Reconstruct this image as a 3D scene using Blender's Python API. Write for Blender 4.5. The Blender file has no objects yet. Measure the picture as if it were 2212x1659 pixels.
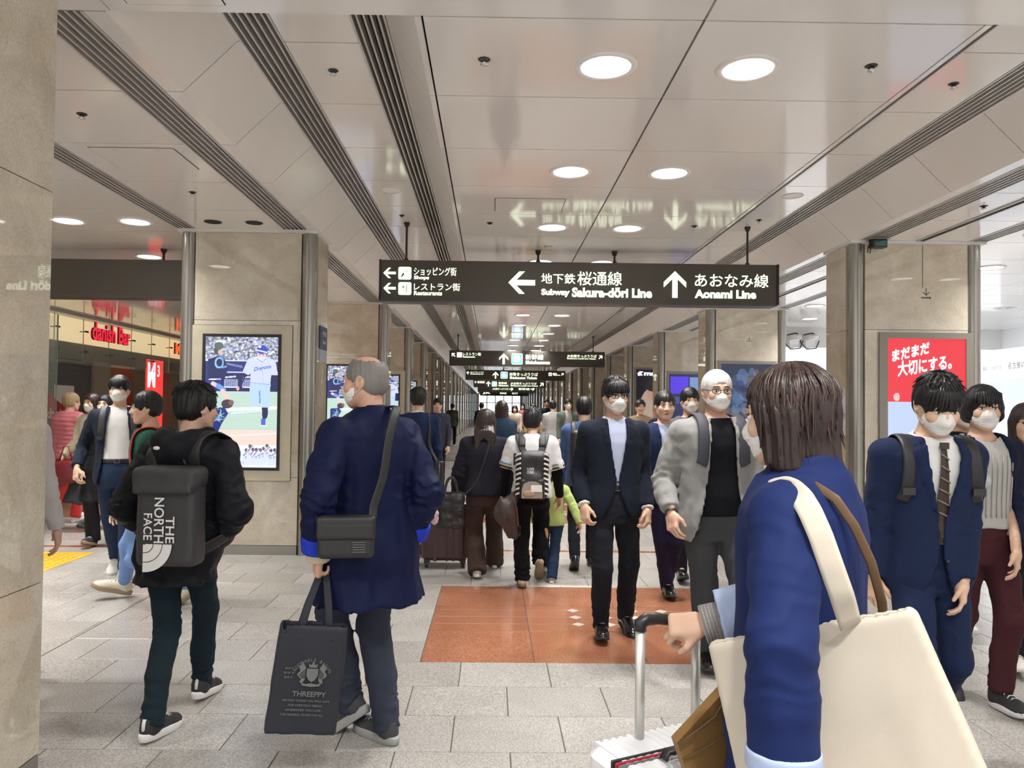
import bpy, bmesh, math, random
import numpy as np
from mathutils import Vector, Matrix, Euler

# ------------------------------------------------------------------ camera, world, exposure
SC = bpy.context.scene
COL = SC.collection
F, PPX, PPY, CAMH = 1660.0, 1077.0, 842.0, 1.5
YAW, PITCH, ROLL = 14 / F, 40 / F, 0.0115
_sa, _ca, _sp, _cp = math.sin(YAW), math.cos(YAW), math.sin(PITCH), math.cos(PITCH)
_fw = np.array([_sa * _cp, _ca * _cp, _sp])
_r0 = np.array([_ca, -_sa, 0.0])
_u0 = np.array([-_sa * _sp, -_ca * _sp, _cp])
_rt = _r0 * math.cos(ROLL) + _u0 * math.sin(ROLL)
_up = _u0 * math.cos(ROLL) - _r0 * math.sin(ROLL)
CAM = np.array([0.0, 0.0, CAMH])
cd = bpy.data.cameras.new('camera')
cd.sensor_fit = 'HORIZONTAL'
cd.sensor_width = 36.0
cd.lens = F / 2212 * 36.0
cd.shift_x = (1106 - PPX) / 2212
cd.shift_y = (PPY - 829.5) / 2212
cd.clip_start = 0.05
cd.clip_end = 400
camera = bpy.data.objects.new('camera', cd)
COL.objects.link(camera)
camera.matrix_world = Matrix(((_rt[0], _up[0], -_fw[0], 0), (_rt[1], _up[1], -_fw[1], 0), (_rt[2], _up[2], -_fw[2], CAMH), (0, 0, 0, 1)))
SC.camera = camera


def ray(px, py):
    return _fw + _rt * ((px - PPX) / F) - _up * ((py - PPY) / F)


def at(px, py, y):
    """point of the world seen at pixel px, py whose distance along the hall is y"""
    d = ray(px, py)
    return CAM + d * (y / d[1])


def gnd(px, py, z=0.0):
    d = ray(px, py)
    return CAM + d * ((z - CAMH) / d[2])


W = bpy.data.worlds.new('world')
SC.world = W
W.use_nodes = True
W.node_tree.nodes['Background'].inputs[0].default_value = (1.0, 0.985, 0.965, 1)
W.node_tree.nodes['Background'].inputs[1].default_value = 1.15
SC.view_settings.view_transform = 'Standard'
SC.view_settings.look = 'None'
SC.view_settings.gamma = 1.0
SC.view_settings.use_curve_mapping = False
SC.view_settings.exposure = 0.1
SC.cycles.max_bounces = 7
SC.cycles.diffuse_bounces = 4
SC.cycles.glossy_bounces = 4
LAMP_W = 33.0        # watts of one recessed ceiling lamp


def lamp(name, x, y, z, watts, size=0.18, color=(1.0, 0.98, 0.95), parent=None):
    l = bpy.data.lights.new(name, 'AREA')
    l.shape = 'DISK'
    l.size = size
    l.energy = watts
    l.color = color
    l.spread = math.radians(140)
    o = bpy.data.objects.new(name, l)
    o.location = (x, y, z)
    COL.objects.link(o)
    return o


# ------------------------------------------------------------------ materials
_mats = {}


def lin(c):
    if isinstance(c, str):
        c = tuple(int(c[i:i + 2], 16) / 255 for i in (0, 2, 4))
        return tuple(v / 12.92 if v <= 0.04045 else ((v + 0.055) / 1.055) ** 2.4 for v in c)
    return c


def mat(name, col, rough=0.6, metal=0.0, spec=0.5, emit=None, estr=0.0, bump=0.0, bscale=200.0, var=0.0, vscale=4.0, coat=0.0, sheen=0.0, alpha=None, trans=0.0, stretch=None):
    if name in _mats:
        return _mats[name]
    m = bpy.data.materials.new(name)
    m.use_nodes = True
    nt = m.node_tree
    p = nt.nodes['Principled BSDF']
    c = lin(col)
    p.inputs['Base Color'].default_value = (*c, 1)
    p.inputs['Roughness'].default_value = rough
    p.inputs['Metallic'].default_value = metal
    p.inputs['Specular IOR Level'].default_value = spec
    if coat:
        p.inputs['Coat Weight'].default_value = coat
        p.inputs['Coat Roughness'].default_value = 0.08
    if sheen:
        p.inputs['Sheen Weight'].default_value = sheen
        p.inputs['Sheen Roughness'].default_value = 0.5
    if emit is not None:
        p.inputs['Emission Color'].default_value = (*lin(emit), 1)
        p.inputs['Emission Strength'].default_value = estr
    if trans:
        p.inputs['Transmission Weight'].default_value = trans
    if alpha is not None:
        p.inputs['Alpha'].default_value = alpha
    if bump or var:
        tc = nt.nodes.new('ShaderNodeTexCoord')
        src = tc.outputs['Object']
        if stretch:
            mp = nt.nodes.new('ShaderNodeMapping')
            mp.inputs['Scale'].default_value = stretch
            nt.links.new(src, mp.inputs[0])
            src = mp.outputs[0]
    if bump:
        n = nt.nodes.new('ShaderNodeTexNoise')
        n.inputs['Scale'].default_value = bscale
        n.inputs['Detail'].default_value = 3
        b = nt.nodes.new('ShaderNodeBump')
        b.inputs['Strength'].default_value = bump
        b.inputs['Distance'].default_value = 0.01
        nt.links.new(src, n.inputs['Vector'])
        nt.links.new(n.outputs[0], b.inputs['Height'])
        nt.links.new(b.outputs[0], p.inputs['Normal'])
    if var:
        n = nt.nodes.new('ShaderNodeTexNoise')
        n.inputs['Scale'].default_value = vscale
        n.inputs['Detail'].default_value = 5
        r = nt.nodes.new('ShaderNodeMapRange')
        r.inputs[1].default_value = 0.3
        r.inputs[2].default_value = 0.7
        r.inputs[3].default_value = 1 - var
        r.inputs[4].default_value = 1 + var
        mx = nt.nodes.new('ShaderNodeMix')
        mx.data_type = 'RGBA'
        mx.blend_type = 'MULTIPLY'
        mx.inputs[0].default_value = 1
        mx.inputs[6].default_value = (*c, 1)
        nt.links.new(src, n.inputs['Vector'])
        nt.links.new(n.outputs[0], r.inputs[0])
        nt.links.new(r.outputs[0], mx.inputs[7])
        nt.links.new(mx.outputs[2], p.inputs['Base Color'])
    _mats[name] = m
    return m


def stone(name, a, b, vein, scale, rough, speck=0.0, vamt=0.5, spec=0.5, tint=0.05):
    """polished stone: two clouded tones, thin veins, and grains; every slab a little different"""
    if name in _mats:
        return _mats[name]
    m = bpy.data.materials.new(name)
    m.use_nodes = True
    nt = m.node_tree
    N, L = nt.nodes.new, nt.links.new
    p = nt.nodes['Principled BSDF']
    p.inputs['Roughness'].default_value = rough
    p.inputs['Specular IOR Level'].default_value = spec
    tc = N('ShaderNodeTexCoord')
    oi = N('ShaderNodeObjectInfo')
    geo = N('ShaderNodeNewGeometry')
    off = N('ShaderNodeVectorMath')
    off.operation = 'ADD'
    sc = N('ShaderNodeVectorMath')
    sc.operation = 'SCALE'
    sc.inputs[0].default_value = (37, 19, 53)
    L(oi.outputs['Random'], sc.inputs['Scale'])
    L(geo.outputs['Position'], off.inputs[0])
    L(sc.outputs[0], off.inputs[1])
    n1 = N('ShaderNodeTexNoise')
    n1.inputs['Scale'].default_value = scale
    n1.inputs['Detail'].default_value = 6
    n1.inputs['Roughness'].default_value = 0.6
    n1.inputs['Distortion'].default_value = 0.6
    L(off.outputs[0], n1.inputs['Vector'])
    cr = N('ShaderNodeValToRGB')
    cr.color_ramp.elements[0].position = 0.35
    cr.color_ramp.elements[0].color = (*lin(a), 1)
    cr.color_ramp.elements[1].position = 0.68
    cr.color_ramp.elements[1].color = (*lin(b), 1)
    L(n1.outputs[0], cr.inputs[0])
    last = cr.outputs[0]
    if vamt:
        n2 = N('ShaderNodeTexNoise')
        n2.inputs['Scale'].default_value = scale * 0.8
        n2.inputs['Detail'].default_value = 4
        n2.inputs['Distortion'].default_value = 1.8
        L(off.outputs[0], n2.inputs['Vector'])
        ab = N('ShaderNodeMath')
        ab.operation = 'SUBTRACT'
        ab.inputs[1].default_value = 0.5
        L(n2.outputs[0], ab.inputs[0])
        a2 = N('ShaderNodeMath')
        a2.operation = 'ABSOLUTE'
        L(ab.outputs[0], a2.inputs[0])
        mr = N('ShaderNodeMapRange')
        mr.inputs[1].default_value = 0.0
        mr.inputs[2].default_value = 0.012
        mr.inputs[3].default_value = vamt
        mr.inputs[4].default_value = 0.0
        L(a2.outputs[0], mr.inputs[0])
        mx = N('ShaderNodeMix')
        mx.data_type = 'RGBA'
        mx.inputs[7].default_value = (*lin(vein), 1)
        L(mr.outputs[0], mx.inputs[0])
        L(last, mx.inputs[6])
        last = mx.outputs[2]
    if speck:
        v = N('ShaderNodeTexNoise')
        v.inputs['Scale'].default_value = 120
        v.inputs['Detail'].default_value = 2.5
        L(off.outputs[0], v.inputs['Vector'])
        mr2 = N('ShaderNodeMapRange')
        mr2.inputs[1].default_value = 0.36
        mr2.inputs[2].default_value = 0.62
        mr2.inputs[3].default_value = 1 - speck
        mr2.inputs[4].default_value = 1 + speck * 0.6
        L(v.outputs[0], mr2.inputs[0])
        mm = N('ShaderNodeMix')
        mm.data_type = 'RGBA'
        mm.blend_type = 'MULTIPLY'
        mm.inputs[0].default_value = 1
        L(last, mm.inputs[6])
        L(mr2.outputs[0], mm.inputs[7])
        last = mm.outputs[2]
    if tint:
        t = N('ShaderNodeMapRange')
        t.inputs[3].default_value = 1 - tint
        t.inputs[4].default_value = 1 + tint
        L(oi.outputs['Random'], t.inputs[0])
        mt = N('ShaderNodeMix')
        mt.data_type = 'RGBA'
        mt.blend_type = 'MULTIPLY'
        mt.inputs[0].default_value = 1
        L(last, mt.inputs[6])
        L(t.outputs[0], mt.inputs[7])
        last = mt.outputs[2]
    L(last, p.inputs['Base Color'])
    _mats[name] = m
    return m


# ------------------------------------------------------------------ objects
_rootM = {}


def link(o, parent=None):
    COL.objects.link(o)
    if parent is not None:
        o.parent = parent
        o.matrix_parent_inverse = _rootM.get(parent.name, Matrix.Identity(4)).inverted()
    return o


def tag(o, label=None, cat=None, group=None, kind=None):
    if label:
        o['label'] = label
    if cat:
        o['category'] = cat
    if group:
        o['group'] = group
    if kind:
        o['kind'] = kind
    return o


def thing(name, loc, label, cat, group=None, kind=None, rz=0.0):
    o = bpy.data.objects.new(name, None)
    o.empty_display_size = 0.1
    o.location = loc
    o.rotation_euler = (0, 0, rz)
    COL.objects.link(o)
    _rootM[o.name] = Matrix.Translation(loc) @ Matrix.Rotation(rz, 4, 'Z')
    return tag(o, label, cat, group, kind)


def dup(root, delta, label=None, group=None):
    """a copy of a thing and of its parts and sub-parts, moved by delta"""
    r = root.copy()
    COL.objects.link(r)
    r.location = Vector(root.location) + Vector(delta)
    if label:
        r['label'] = label
    if group:
        r['group'] = group
    for ch in list(root.children):
        c = ch.copy()
        COL.objects.link(c)
        c.parent = r
        c.matrix_parent_inverse = ch.matrix_parent_inverse.copy()
        for g in list(ch.children):
            d = g.copy()
            COL.objects.link(d)
            d.parent = c
            d.matrix_parent_inverse = g.matrix_parent_inverse.copy()
    return r


def mesh_np(name, V, polys, mats, smooth=False, midx=None):
    """V (n,3); polys: list of (k,m) index arrays (quads, triangles), or a list of tuples"""
    me = bpy.data.meshes.new(name)
    V = np.asarray(V, dtype=np.float32)
    if len(polys) and not isinstance(polys[0], np.ndarray):
        me.from_pydata([tuple(map(float, v)) for v in V], [], polys)
    else:
        tot = sum(len(q) for q in polys)
        loops = np.concatenate([q.reshape(-1) for q in polys]) if tot else np.zeros(0, int)
        sizes = np.concatenate([np.full(len(q), q.shape[1]) for q in polys]) if tot else np.zeros(0, int)
        starts = np.concatenate([[0], np.cumsum(sizes)[:-1]]) if tot else sizes
        me.vertices.add(len(V))
        me.vertices.foreach_set('co', V.reshape(-1))
        me.loops.add(len(loops))
        me.loops.foreach_set('vertex_index', loops.astype(np.int32))
        me.polygons.add(tot)
        me.polygons.foreach_set('loop_start', starts.astype(np.int32))
        me.polygons.foreach_set('loop_total', sizes.astype(np.int32))
        me.update(calc_edges=True)
    for m in (mats if isinstance(mats, (list, tuple)) else [mats]):
        me.materials.append(m)
    if midx is not None:
        me.polygons.foreach_set('material_index', np.asarray(midx, dtype=np.int32))
    if smooth:
        me.polygons.foreach_set('use_smooth', np.ones(len(me.polygons), dtype=bool))
    me.validate()
    return me


class MB:
    """collects shapes and links them as ONE mesh object"""

    def __init__(s):
        s.v, s.f, s.n, s.mi, s.cur = [], [], 0, [], 0

    def add(s, V, Fs):
        s.v.append(np.asarray(V, dtype=float).reshape(-1, 3))
        for f in Fs:
            s.f.append(tuple(int(i) + s.n for i in f))
            s.mi.append(s.cur)
        s.n += len(s.v[-1])
        return s

    def box(s, lo, hi, R=None, o=(0, 0, 0)):
        x0, y0, z0 = lo
        x1, y1, z1 = hi
        V = np.array([(x0, y0, z0), (x1, y0, z0), (x1, y1, z0), (x0, y1, z0), (x0, y0, z1), (x1, y0, z1), (x1, y1, z1), (x0, y1, z1)], float)
        if R is not None:
            V = V @ np.asarray(R).T
        V = V + np.asarray(o)
        return s.add(V, [(3, 2, 1, 0), (4, 5, 6, 7), (0, 1, 5, 4), (1, 2, 6, 5), (2, 3, 7, 6), (3, 0, 4, 7)])

    def cbox(s, c, size, R=None):
        h = np.asarray(size, float) / 2
        return s.box(-h, h, R, c)

    def rbox(s, c, size, r, R=None, seg=3):
        """box with rounded vertical edges and small chamfer at top and bottom"""
        hx, hy, hz = np.asarray(size, float) / 2
        r = min(r, hx, hy)
        ring = []
        for qx, qy, a0 in ((1, 1, 0), (-1, 1, 90), (-1, -1, 180), (1, -1, 270)):
            for k in range(seg + 1):
                a = math.radians(a0 + 90 * k / seg)
                ring.append((qx * (hx - r), qy * (hy - r), math.cos(a), math.sin(a)))
        ch = min(r * 0.5, hz * 0.4)
        V = []
        for z, rr in ((-hz, r - ch), (-hz + ch, r), (hz - ch, r), (hz, r - ch)):
            for (x, y, cx, cy) in ring:
                V.append((x + cx * rr, y + cy * rr, z))
        n = len(ring)
        Fs = [tuple(range(n - 1, -1, -1)), tuple(range(3 * n, 4 * n))]
        for k in range(3):
            for i in range(n):
                j = (i + 1) % n
                Fs.append((k * n + i, k * n + j, (k + 1) * n + j, (k + 1) * n + i))
        V = np.array(V)
        if R is not None:
            V = V @ np.asarray(R).T
        return s.add(V + np.asarray(c, float), Fs)

    def tube(s, pts, r, n=8, cap=True, flat=None):
        """tube along a path; r one radius or one per point; flat=(a,b,normal) gives a strap of half width a, half thickness b"""
        P = np.asarray(pts, float)
        m = len(P)
        T = np.zeros_like(P)
        T[1:-1] = P[2:] - P[:-2]
        T[0] = P[1] - P[0]
        T[-1] = P[-1] - P[-2]
        T /= np.linalg.norm(T, axis=1)[:, None] + 1e-12
        rr = np.broadcast_to(np.asarray(r, float), (m,))
        V = []
        ref = np.array([0, 0, 1.0]) if abs(T[0][2]) < 0.9 else np.array([1.0, 0, 0])
        if flat is not None:
            ref = np.asarray(flat[2], float)
        for i in range(m):
            if flat is not None and np.ndim(flat[2]) == 2:
                ref = np.asarray(flat[2][i], float)
            a = ref - T[i] * np.dot(ref, T[i])
            a /= np.linalg.norm(a) + 1e-12
            b = np.cross(T[i], a)
            if flat is None:
                ref = a
            for k in range(n):
                t = 2 * math.pi * (k + 0.5) / n
                if flat is None:
                    V.append(P[i] + rr[i] * (math.cos(t) * a + math.sin(t) * b))
                else:
                    cx, cy = math.cos(t), math.sin(t)
                    V.append(P[i] + rr[i] * (flat[1] * cx * a + flat[0] * np.sign(cy) * abs(cy) ** 0.5 * b))
        Fs = []
        for i in range(m - 1):
            for k in range(n):
                j = (k + 1) % n
                Fs.append((i * n + k, i * n + j, (i + 1) * n + j, (i + 1) * n + k))
        if cap:
            Fs += [tuple(range(n - 1, -1, -1)), tuple(range((m - 1) * n, m * n))]
        return s.add(V, Fs)

    def lathe(s, prof, n=24, o=(0, 0, 0), R=None, close=False):
        V = []
        for (r, z) in prof:
            for k in range(n):
                a = 2 * math.pi * k / n
                V.append((r * math.cos(a), r * math.sin(a), z))
        V = np.array(V)
        if R is not None:
            V = V @ np.asarray(R).T
        m = len(prof)
        Fs = []
        for i in range(m - 1):
            for k in range(n):
                j = (k + 1) % n
                Fs.append((i * n + k, i * n + j, (i + 1) * n + j, (i + 1) * n + k))
        if close:
            Fs += [tuple(range(n - 1, -1, -1)), tuple(range((m - 1) * n, m * n))]
        return s.add(V + np.asarray(o, float), Fs)

    def prism(s, poly, o, ex, ey, en, th):
        """extrude a 2D polygon lying in the plane (o, ex, ey) by th along en"""
        P = np.asarray(poly, float)
        o, ex, ey, en = (np.asarray(q, float) for q in (o, ex, ey, en))
        A = o + P[:, :1] * ex + P[:, 1:2] * ey
        n = len(P)
        Fs = [tuple(range(n)), tuple(range(2 * n - 1, n - 1, -1))]
        for i in range(n):
            j = (i + 1) % n
            Fs.append((i, i + n, j + n, j))
        return s.add(np.vstack([A, A + en * th]), Fs)

    def quad(s, a, b, c, d):
        return s.add([a, b, c, d], [(0, 1, 2, 3)])

    def sphere(s, c, r, n=10, m=7):
        r = np.broadcast_to(np.asarray(r, float), (3,))
        V = [(0, 0, -1)]
        for i in range(1, m):
            ph = math.pi * i / m - math.pi / 2
            for k in range(n):
                a = 2 * math.pi * k / n
                V.append((math.cos(ph) * math.cos(a), math.cos(ph) * math.sin(a), math.sin(ph)))
        V.append((0, 0, 1))
        Fs = []
        for k in range(n):
            Fs.append((0, 1 + (k + 1) % n, 1 + k))
            Fs.append((len(V) - 1, 1 + (m - 2) * n + k, 1 + (m - 2) * n + (k + 1) % n))
        for i in range(m - 2):
            for k in range(n):
                j = (k + 1) % n
                Fs.append((1 + i * n + k, 1 + i * n + j, 1 + (i + 1) * n + j, 1 + (i + 1) * n + k))
        return s.add(np.array(V) * r + np.asarray(c, float), Fs)

    def mesh(s, name, mats, smooth=False, fixn=False):
        me = mesh_np(name, np.vstack(s.v), s.f, mats, smooth, s.mi)
        if fixn:
            bm = bmesh.new()
            bm.from_mesh(me)
            bmesh.ops.recalc_face_normals(bm, faces=bm.faces)
            bm.to_mesh(me)
            bm.free()
        return me

    def build(s, name, mats, parent=None, smooth=False, label=None, fixn=False):
        o = bpy.data.objects.new(name, s.mesh(name, mats, smooth, fixn))
        link(o, parent)
        if label:
            o['label'] = label
        return o


def autosmooth(o, deg=35):
    me = o.data
    me.polygons.foreach_set('use_smooth', np.ones(len(me.polygons), dtype=bool))
    bm = bmesh.new()
    bm.from_mesh(me)
    for e in bm.edges:
        if len(e.link_faces) == 2 and e.calc_face_angle(0) > math.radians(deg):
            e.smooth = False
    bm.to_mesh(me)
    bm.free()
    return o


# ------------------------------------------------------------------ lettering
_txt = {}


def text_geo(s, bold=0.0):
    k = (s, bold)
    if k not in _txt:
        cu = bpy.data.curves.new('lettering', 'FONT')
        cu.body = s
        cu.size = 1.0
        cu.offset = bold
        cu.extrude = 0.0
        cu.resolution_u = 3
        cu.fill_mode = 'FRONT'
        o = bpy.data.objects.new('lettering', cu)
        COL.objects.link(o)
        dg = bpy.context.evaluated_depsgraph_get()
        me = bpy.data.meshes.new_from_object(o.evaluated_get(dg))
        V = np.zeros(len(me.vertices) * 3, dtype=np.float32)
        me.vertices.foreach_get('co', V)
        Fs = [tuple(p.vertices) for p in me.polygons]
        bpy.data.objects.remove(o)
        bpy.data.curves.remove(cu)
        bpy.data.meshes.remove(me)
        _txt[k] = (V.reshape(-1, 3)[:, :2], Fs)
    return _txt[k]


def text_box(mb, s, o, ex, ey, x0, y0, x1, y1, bold=0.0, warp=None):
    """fit the words s into the rectangle x0..x1, y0..y1 of the plane (o, ex, ey)"""
    V, Fs = text_geo(s, bold)
    if len(V) == 0:
        return mb
    lo, hi = V.min(0), V.max(0)
    P = (V - lo) / (hi - lo)
    P = np.stack([x0 + P[:, 0] * (x1 - x0), y0 + P[:, 1] * (y1 - y0)], 1)
    if warp is not None:
        return mb.add(warp(P), Fs)
    o, ex, ey = (np.asarray(q, float) for q in (o, ex, ey))
    return mb.add(o + P[:, :1] * ex + P[:, 1:2] * ey, Fs)
# ------------------------------------------------------------------ materials of the hall
M_CEIL = mat('ceiling_enamel', (0.80, 0.78, 0.75), rough=0.095, spec=0.5, bump=0.015, bscale=1.3)
M_SLOPE = mat('ceiling_slope_enamel', (0.78, 0.76, 0.725), rough=0.22, spec=0.45)
M_DARK = mat('recess_black', (0.02, 0.018, 0.017), rough=0.8)
M_SLOT = mat('slot_grey', (0.045, 0.043, 0.043), rough=0.6)
M_SLAT = mat('grille_aluminium', (0.58, 0.57, 0.55), rough=0.4, metal=0.4)
M_STEEL = mat('brushed_steel', (0.40, 0.385, 0.35), rough=0.27, metal=0.85, bump=0.02, bscale=60, stretch=(20, 20, 0.4))
M_STEEL2 = mat('steel_base', (0.36, 0.345, 0.31), rough=0.35, metal=0.7)
M_MARBLE = stone('cream_marble', (0.58, 0.505, 0.39), (0.74, 0.675, 0.55), (0.34, 0.26, 0.17), 3.3, 0.018, speck=0.10, vamt=0.2, tint=0.04, spec=0.85)
M_MARBLE2 = mat('cream_metal_panel', (0.66, 0.61, 0.47), rough=0.4, var=0.05, vscale=9)
M_GRAN = stone('grey_granite', (0.375, 0.35, 0.325), (0.47, 0.445, 0.415), (0.3, 0.3, 0.3), 1.2, 0.25, speck=0.27, vamt=0.0, tint=0.06)
M_RED = stone('red_granite', (0.33, 0.135, 0.075), (0.40, 0.175, 0.10), (0.2, 0.1, 0.06), 2.0, 0.14, speck=0.32, vamt=0.0, tint=0.05)
M_GROUT = mat('grout', (0.085, 0.08, 0.075), rough=0.8)
M_WHITE = mat('white_paint', (0.8, 0.79, 0.77), rough=0.45)
M_CHROME = mat('chrome', (0.7, 0.7, 0.7), rough=0.12, metal=1.0)
M_BLACK = mat('black_enamel', (0.02, 0.019, 0.02), rough=0.4)

CX = 0.95                      # middle of the hall
ZL, ZT = 3.28, 3.575           # low ceiling and trough ceiling
Y0, PITCHY, YEND = 3.46, 0.886, 97.0

# ------------------------------------------------------------------ ceiling
ceiling = thing('ceiling', (CX, 0, ZL), None, None, kind='structure')


def mir(pts):
    return [(2 * CX - x, z) for (x, z) in pts][::-1]


T = 0.02
elements = []                 # (name, cross-section polygon in x,z, material)


def flat(x0, x1, z):
    return [(x0, z), (x1, z), (x1, z + T), (x0, z + T)]


L_ = [('panel', flat(-0.335, CX - 0.006, ZL), M_CEIL),
      ('edge_strip', flat(-0.375, -0.345, ZL), M_CEIL),
      ('slope_panel', [(-0.59, ZT), (-0.375, ZL), (-0.37, ZL + 0.02), (-0.58, ZT + 0.02)], M_SLOPE),
      ('panel', flat(-1.206, -0.785, ZT), M_CEIL),
      ('slope_panel', [(-1.777, ZL), (-1.475, ZT), (-1.46, ZT), (-1.46, ZT + 0.02), (-1.48, ZT + 0.02), (-1.782, ZL + 0.02)], M_SLOPE),
      ('edge_strip', flat(-1.877, -1.777, ZL), M_CEIL),
      ('panel', flat(-3.0, -2.126, ZL), M_CEIL),
      ('panel', flat(-5.2, -3.2, ZL), M_CEIL),
      ('panel', flat(-9.5, -5.206, ZL), M_CEIL)]
for nm, poly, m in L_:
    elements.append((nm, poly, m))
    elements.append((nm, mir(poly), m))
NROW = 14
ROWSKIP = 0.009
LAMP_X = (0.57, 1.31, -3.5, -4.15, 5.4, 6.05, 8.6)
LAMP_R = 0.135
LAMP_DY = 0.48                # lamp position within a row of panels; every second row has lamps


def holed(x0, x1, z, y0, y1, holes, R=LAMP_R, S=0.19, n=32):
    """flat panel whose underside is pierced by round holes"""
    mb = MB()
    rects = [(x0, x1, y0, y1)]
    for (hx, hy) in holes:
        rects = [q for r_ in rects for q in clip_rect(r_, [(hx - S, hx + S, hy - S, hy + S)])]
        V, Fs = [], []
        for k in range(n):
            a = 2 * math.pi * (k + 0.5) / n
            c, s_ = math.cos(a), math.sin(a)
            q = S / max(abs(c), abs(s_))
            V += [(hx + R * c, hy + R * s_, z), (hx + q * c, hy + q * s_, z)]
        for k in range(n):
            j = (k + 1) % n
            Fs.append((2 * k, 2 * k + 1, 2 * j + 1, 2 * j)[::-1])
        mb.add(V, Fs)
        for sx, sy in ((1, 1), (-1, 1), (-1, -1), (1, -1)):      # the corners of the square patch
            kk = [k for k in range(n) if abs(abs(math.cos(2 * math.pi * (k + 0.5) / n)) - abs(math.sin(2 * math.pi * (k + 0.5) / n))) < 0.3 and math.cos(2 * math.pi * (k + 0.5) / n) * sx > 0 and math.sin(2 * math.pi * (k + 0.5) / n) * sy > 0]
            pts = [V[2 * k + 1] for k in kk]
            pts = [min(pts, key=lambda p: abs(p[0] - hx) - abs(p[1] - hy)), max(pts, key=lambda p: abs(p[0] - hx) - abs(p[1] - hy))]
            mb.add([pts[0], (hx + sx * S, hy + sy * S, z), pts[1]], [(0, 1, 2)])
    for (a, b, c, d) in rects:
        mb.quad((a, c, z), (a, d, z), (b, d, z), (b, c, z))
    for p, q in (((x0, y0), (x1, y0)), ((x1, y0), (x1, y1)), ((x1, y1), (x0, y1)), ((x0, y1), (x0, y0))):
        mb.quad((*p, z), (*q, z), (*q, z + T), (*p, z + T))
    me = mb.mesh('panel', M_CEIL)
    return me


def clip_rect(r, zs):
    """r minus the zones, as a list of rectangles"""
    out = [r]
    for (a, b, c, d) in zs:
        nxt = []
        for (x0, x1, y0, y1) in out:
            if x1 <= a or x0 >= b or y1 <= c or y0 >= d:
                nxt.append((x0, x1, y0, y1))
                continue
            if y0 < c:
                nxt.append((x0, x1, y0, c))
            if y1 > d:
                nxt.append((x0, x1, d, y1))
            yy0, yy1 = max(y0, c), min(y1, d)
            if x0 < a:
                nxt.append((x0, a, yy0, yy1))
            if x1 > b:
                nxt.append((b, x1, yy0, yy1))
        out = nxt
    return out


row_mesh = []
for nm, poly, m in elements:
    mb = MB()
    mb.prism(poly, (0, ROWSKIP / 2, 0), (1, 0, 0), (0, 0, 1), (0, 1, 0), PITCHY - ROWSKIP)
    me = mb.mesh(nm, m, fixn=True)
    xs = [p[0] for p in poly]
    hs = [(x, LAMP_DY) for x in LAMP_X if nm == 'panel' and min(xs) < x < max(xs)]
    row_mesh.append((nm, me, holed(min(xs), max(xs), ZL, ROWSKIP / 2, PITCHY - ROWSKIP / 2, hs) if hs else me))
for r in range(NROW):
    for nm, me, me2 in row_mesh:
        if r % 2 == 0:
            me = me2
        o = bpy.data.objects.new(nm, me)
        o.location = (-CX, Y0 + r * PITCHY, -ZL)
        COL.objects.link(o)
        o.parent = ceiling
YR = Y0 + NROW * PITCHY
# farther on the joints are too fine to pick apart: one run of panels per strip
mb = MB()
for k in range(int((YEND - YR) / PITCHY)):
    for nm, poly, m in elements:
        mb.cur = 0 if m is M_CEIL else 1
        xs = [p[0] for p in poly]
        hs = [(x, YR + k * PITCHY + LAMP_DY) for x in LAMP_X[:2] if nm == 'panel' and min(xs) < x < max(xs) and k % 2 == 0 and k < 50]
        if hs:
            me = holed(min(xs), max(xs), ZL, YR + k * PITCHY + 0.004, YR + (k + 1) * PITCHY - 0.004, hs, n=16)
            mb.add([v.co for v in me.vertices], [tuple(p.vertices) for p in me.polygons])
            continue
        mb.prism(poly, (0, YR + k * PITCHY + 0.004, 0), (1, 0, 0), (0, 0, 1), (0, 1, 0), PITCHY - 0.008)
o = mb.build('far_panel', [M_CEIL, M_SLOPE], ceiling)
o['kind'] = 'stuff'
# flush cross strip over the viewer
for (x0, x1, y0, y1) in ((-9, -1.75, 1.6, Y0), (-1.744, CX - 0.006, 1.6, Y0), (CX + 0.006, 3.65, 1.6, Y0), (3.656, 10.9, 1.6, Y0)):
    MB().box((x0, y0, ZL), (x1, y1 - 0.006, ZL + 0.03)).build('cross_panel', M_CEIL, ceiling)
MB().box((-9, Y0 - 0.02, ZL + 0.03), (10.9, Y0 - 0.008, ZT + 0.3)).build('cross_fascia', M_CEIL, ceiling)
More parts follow.
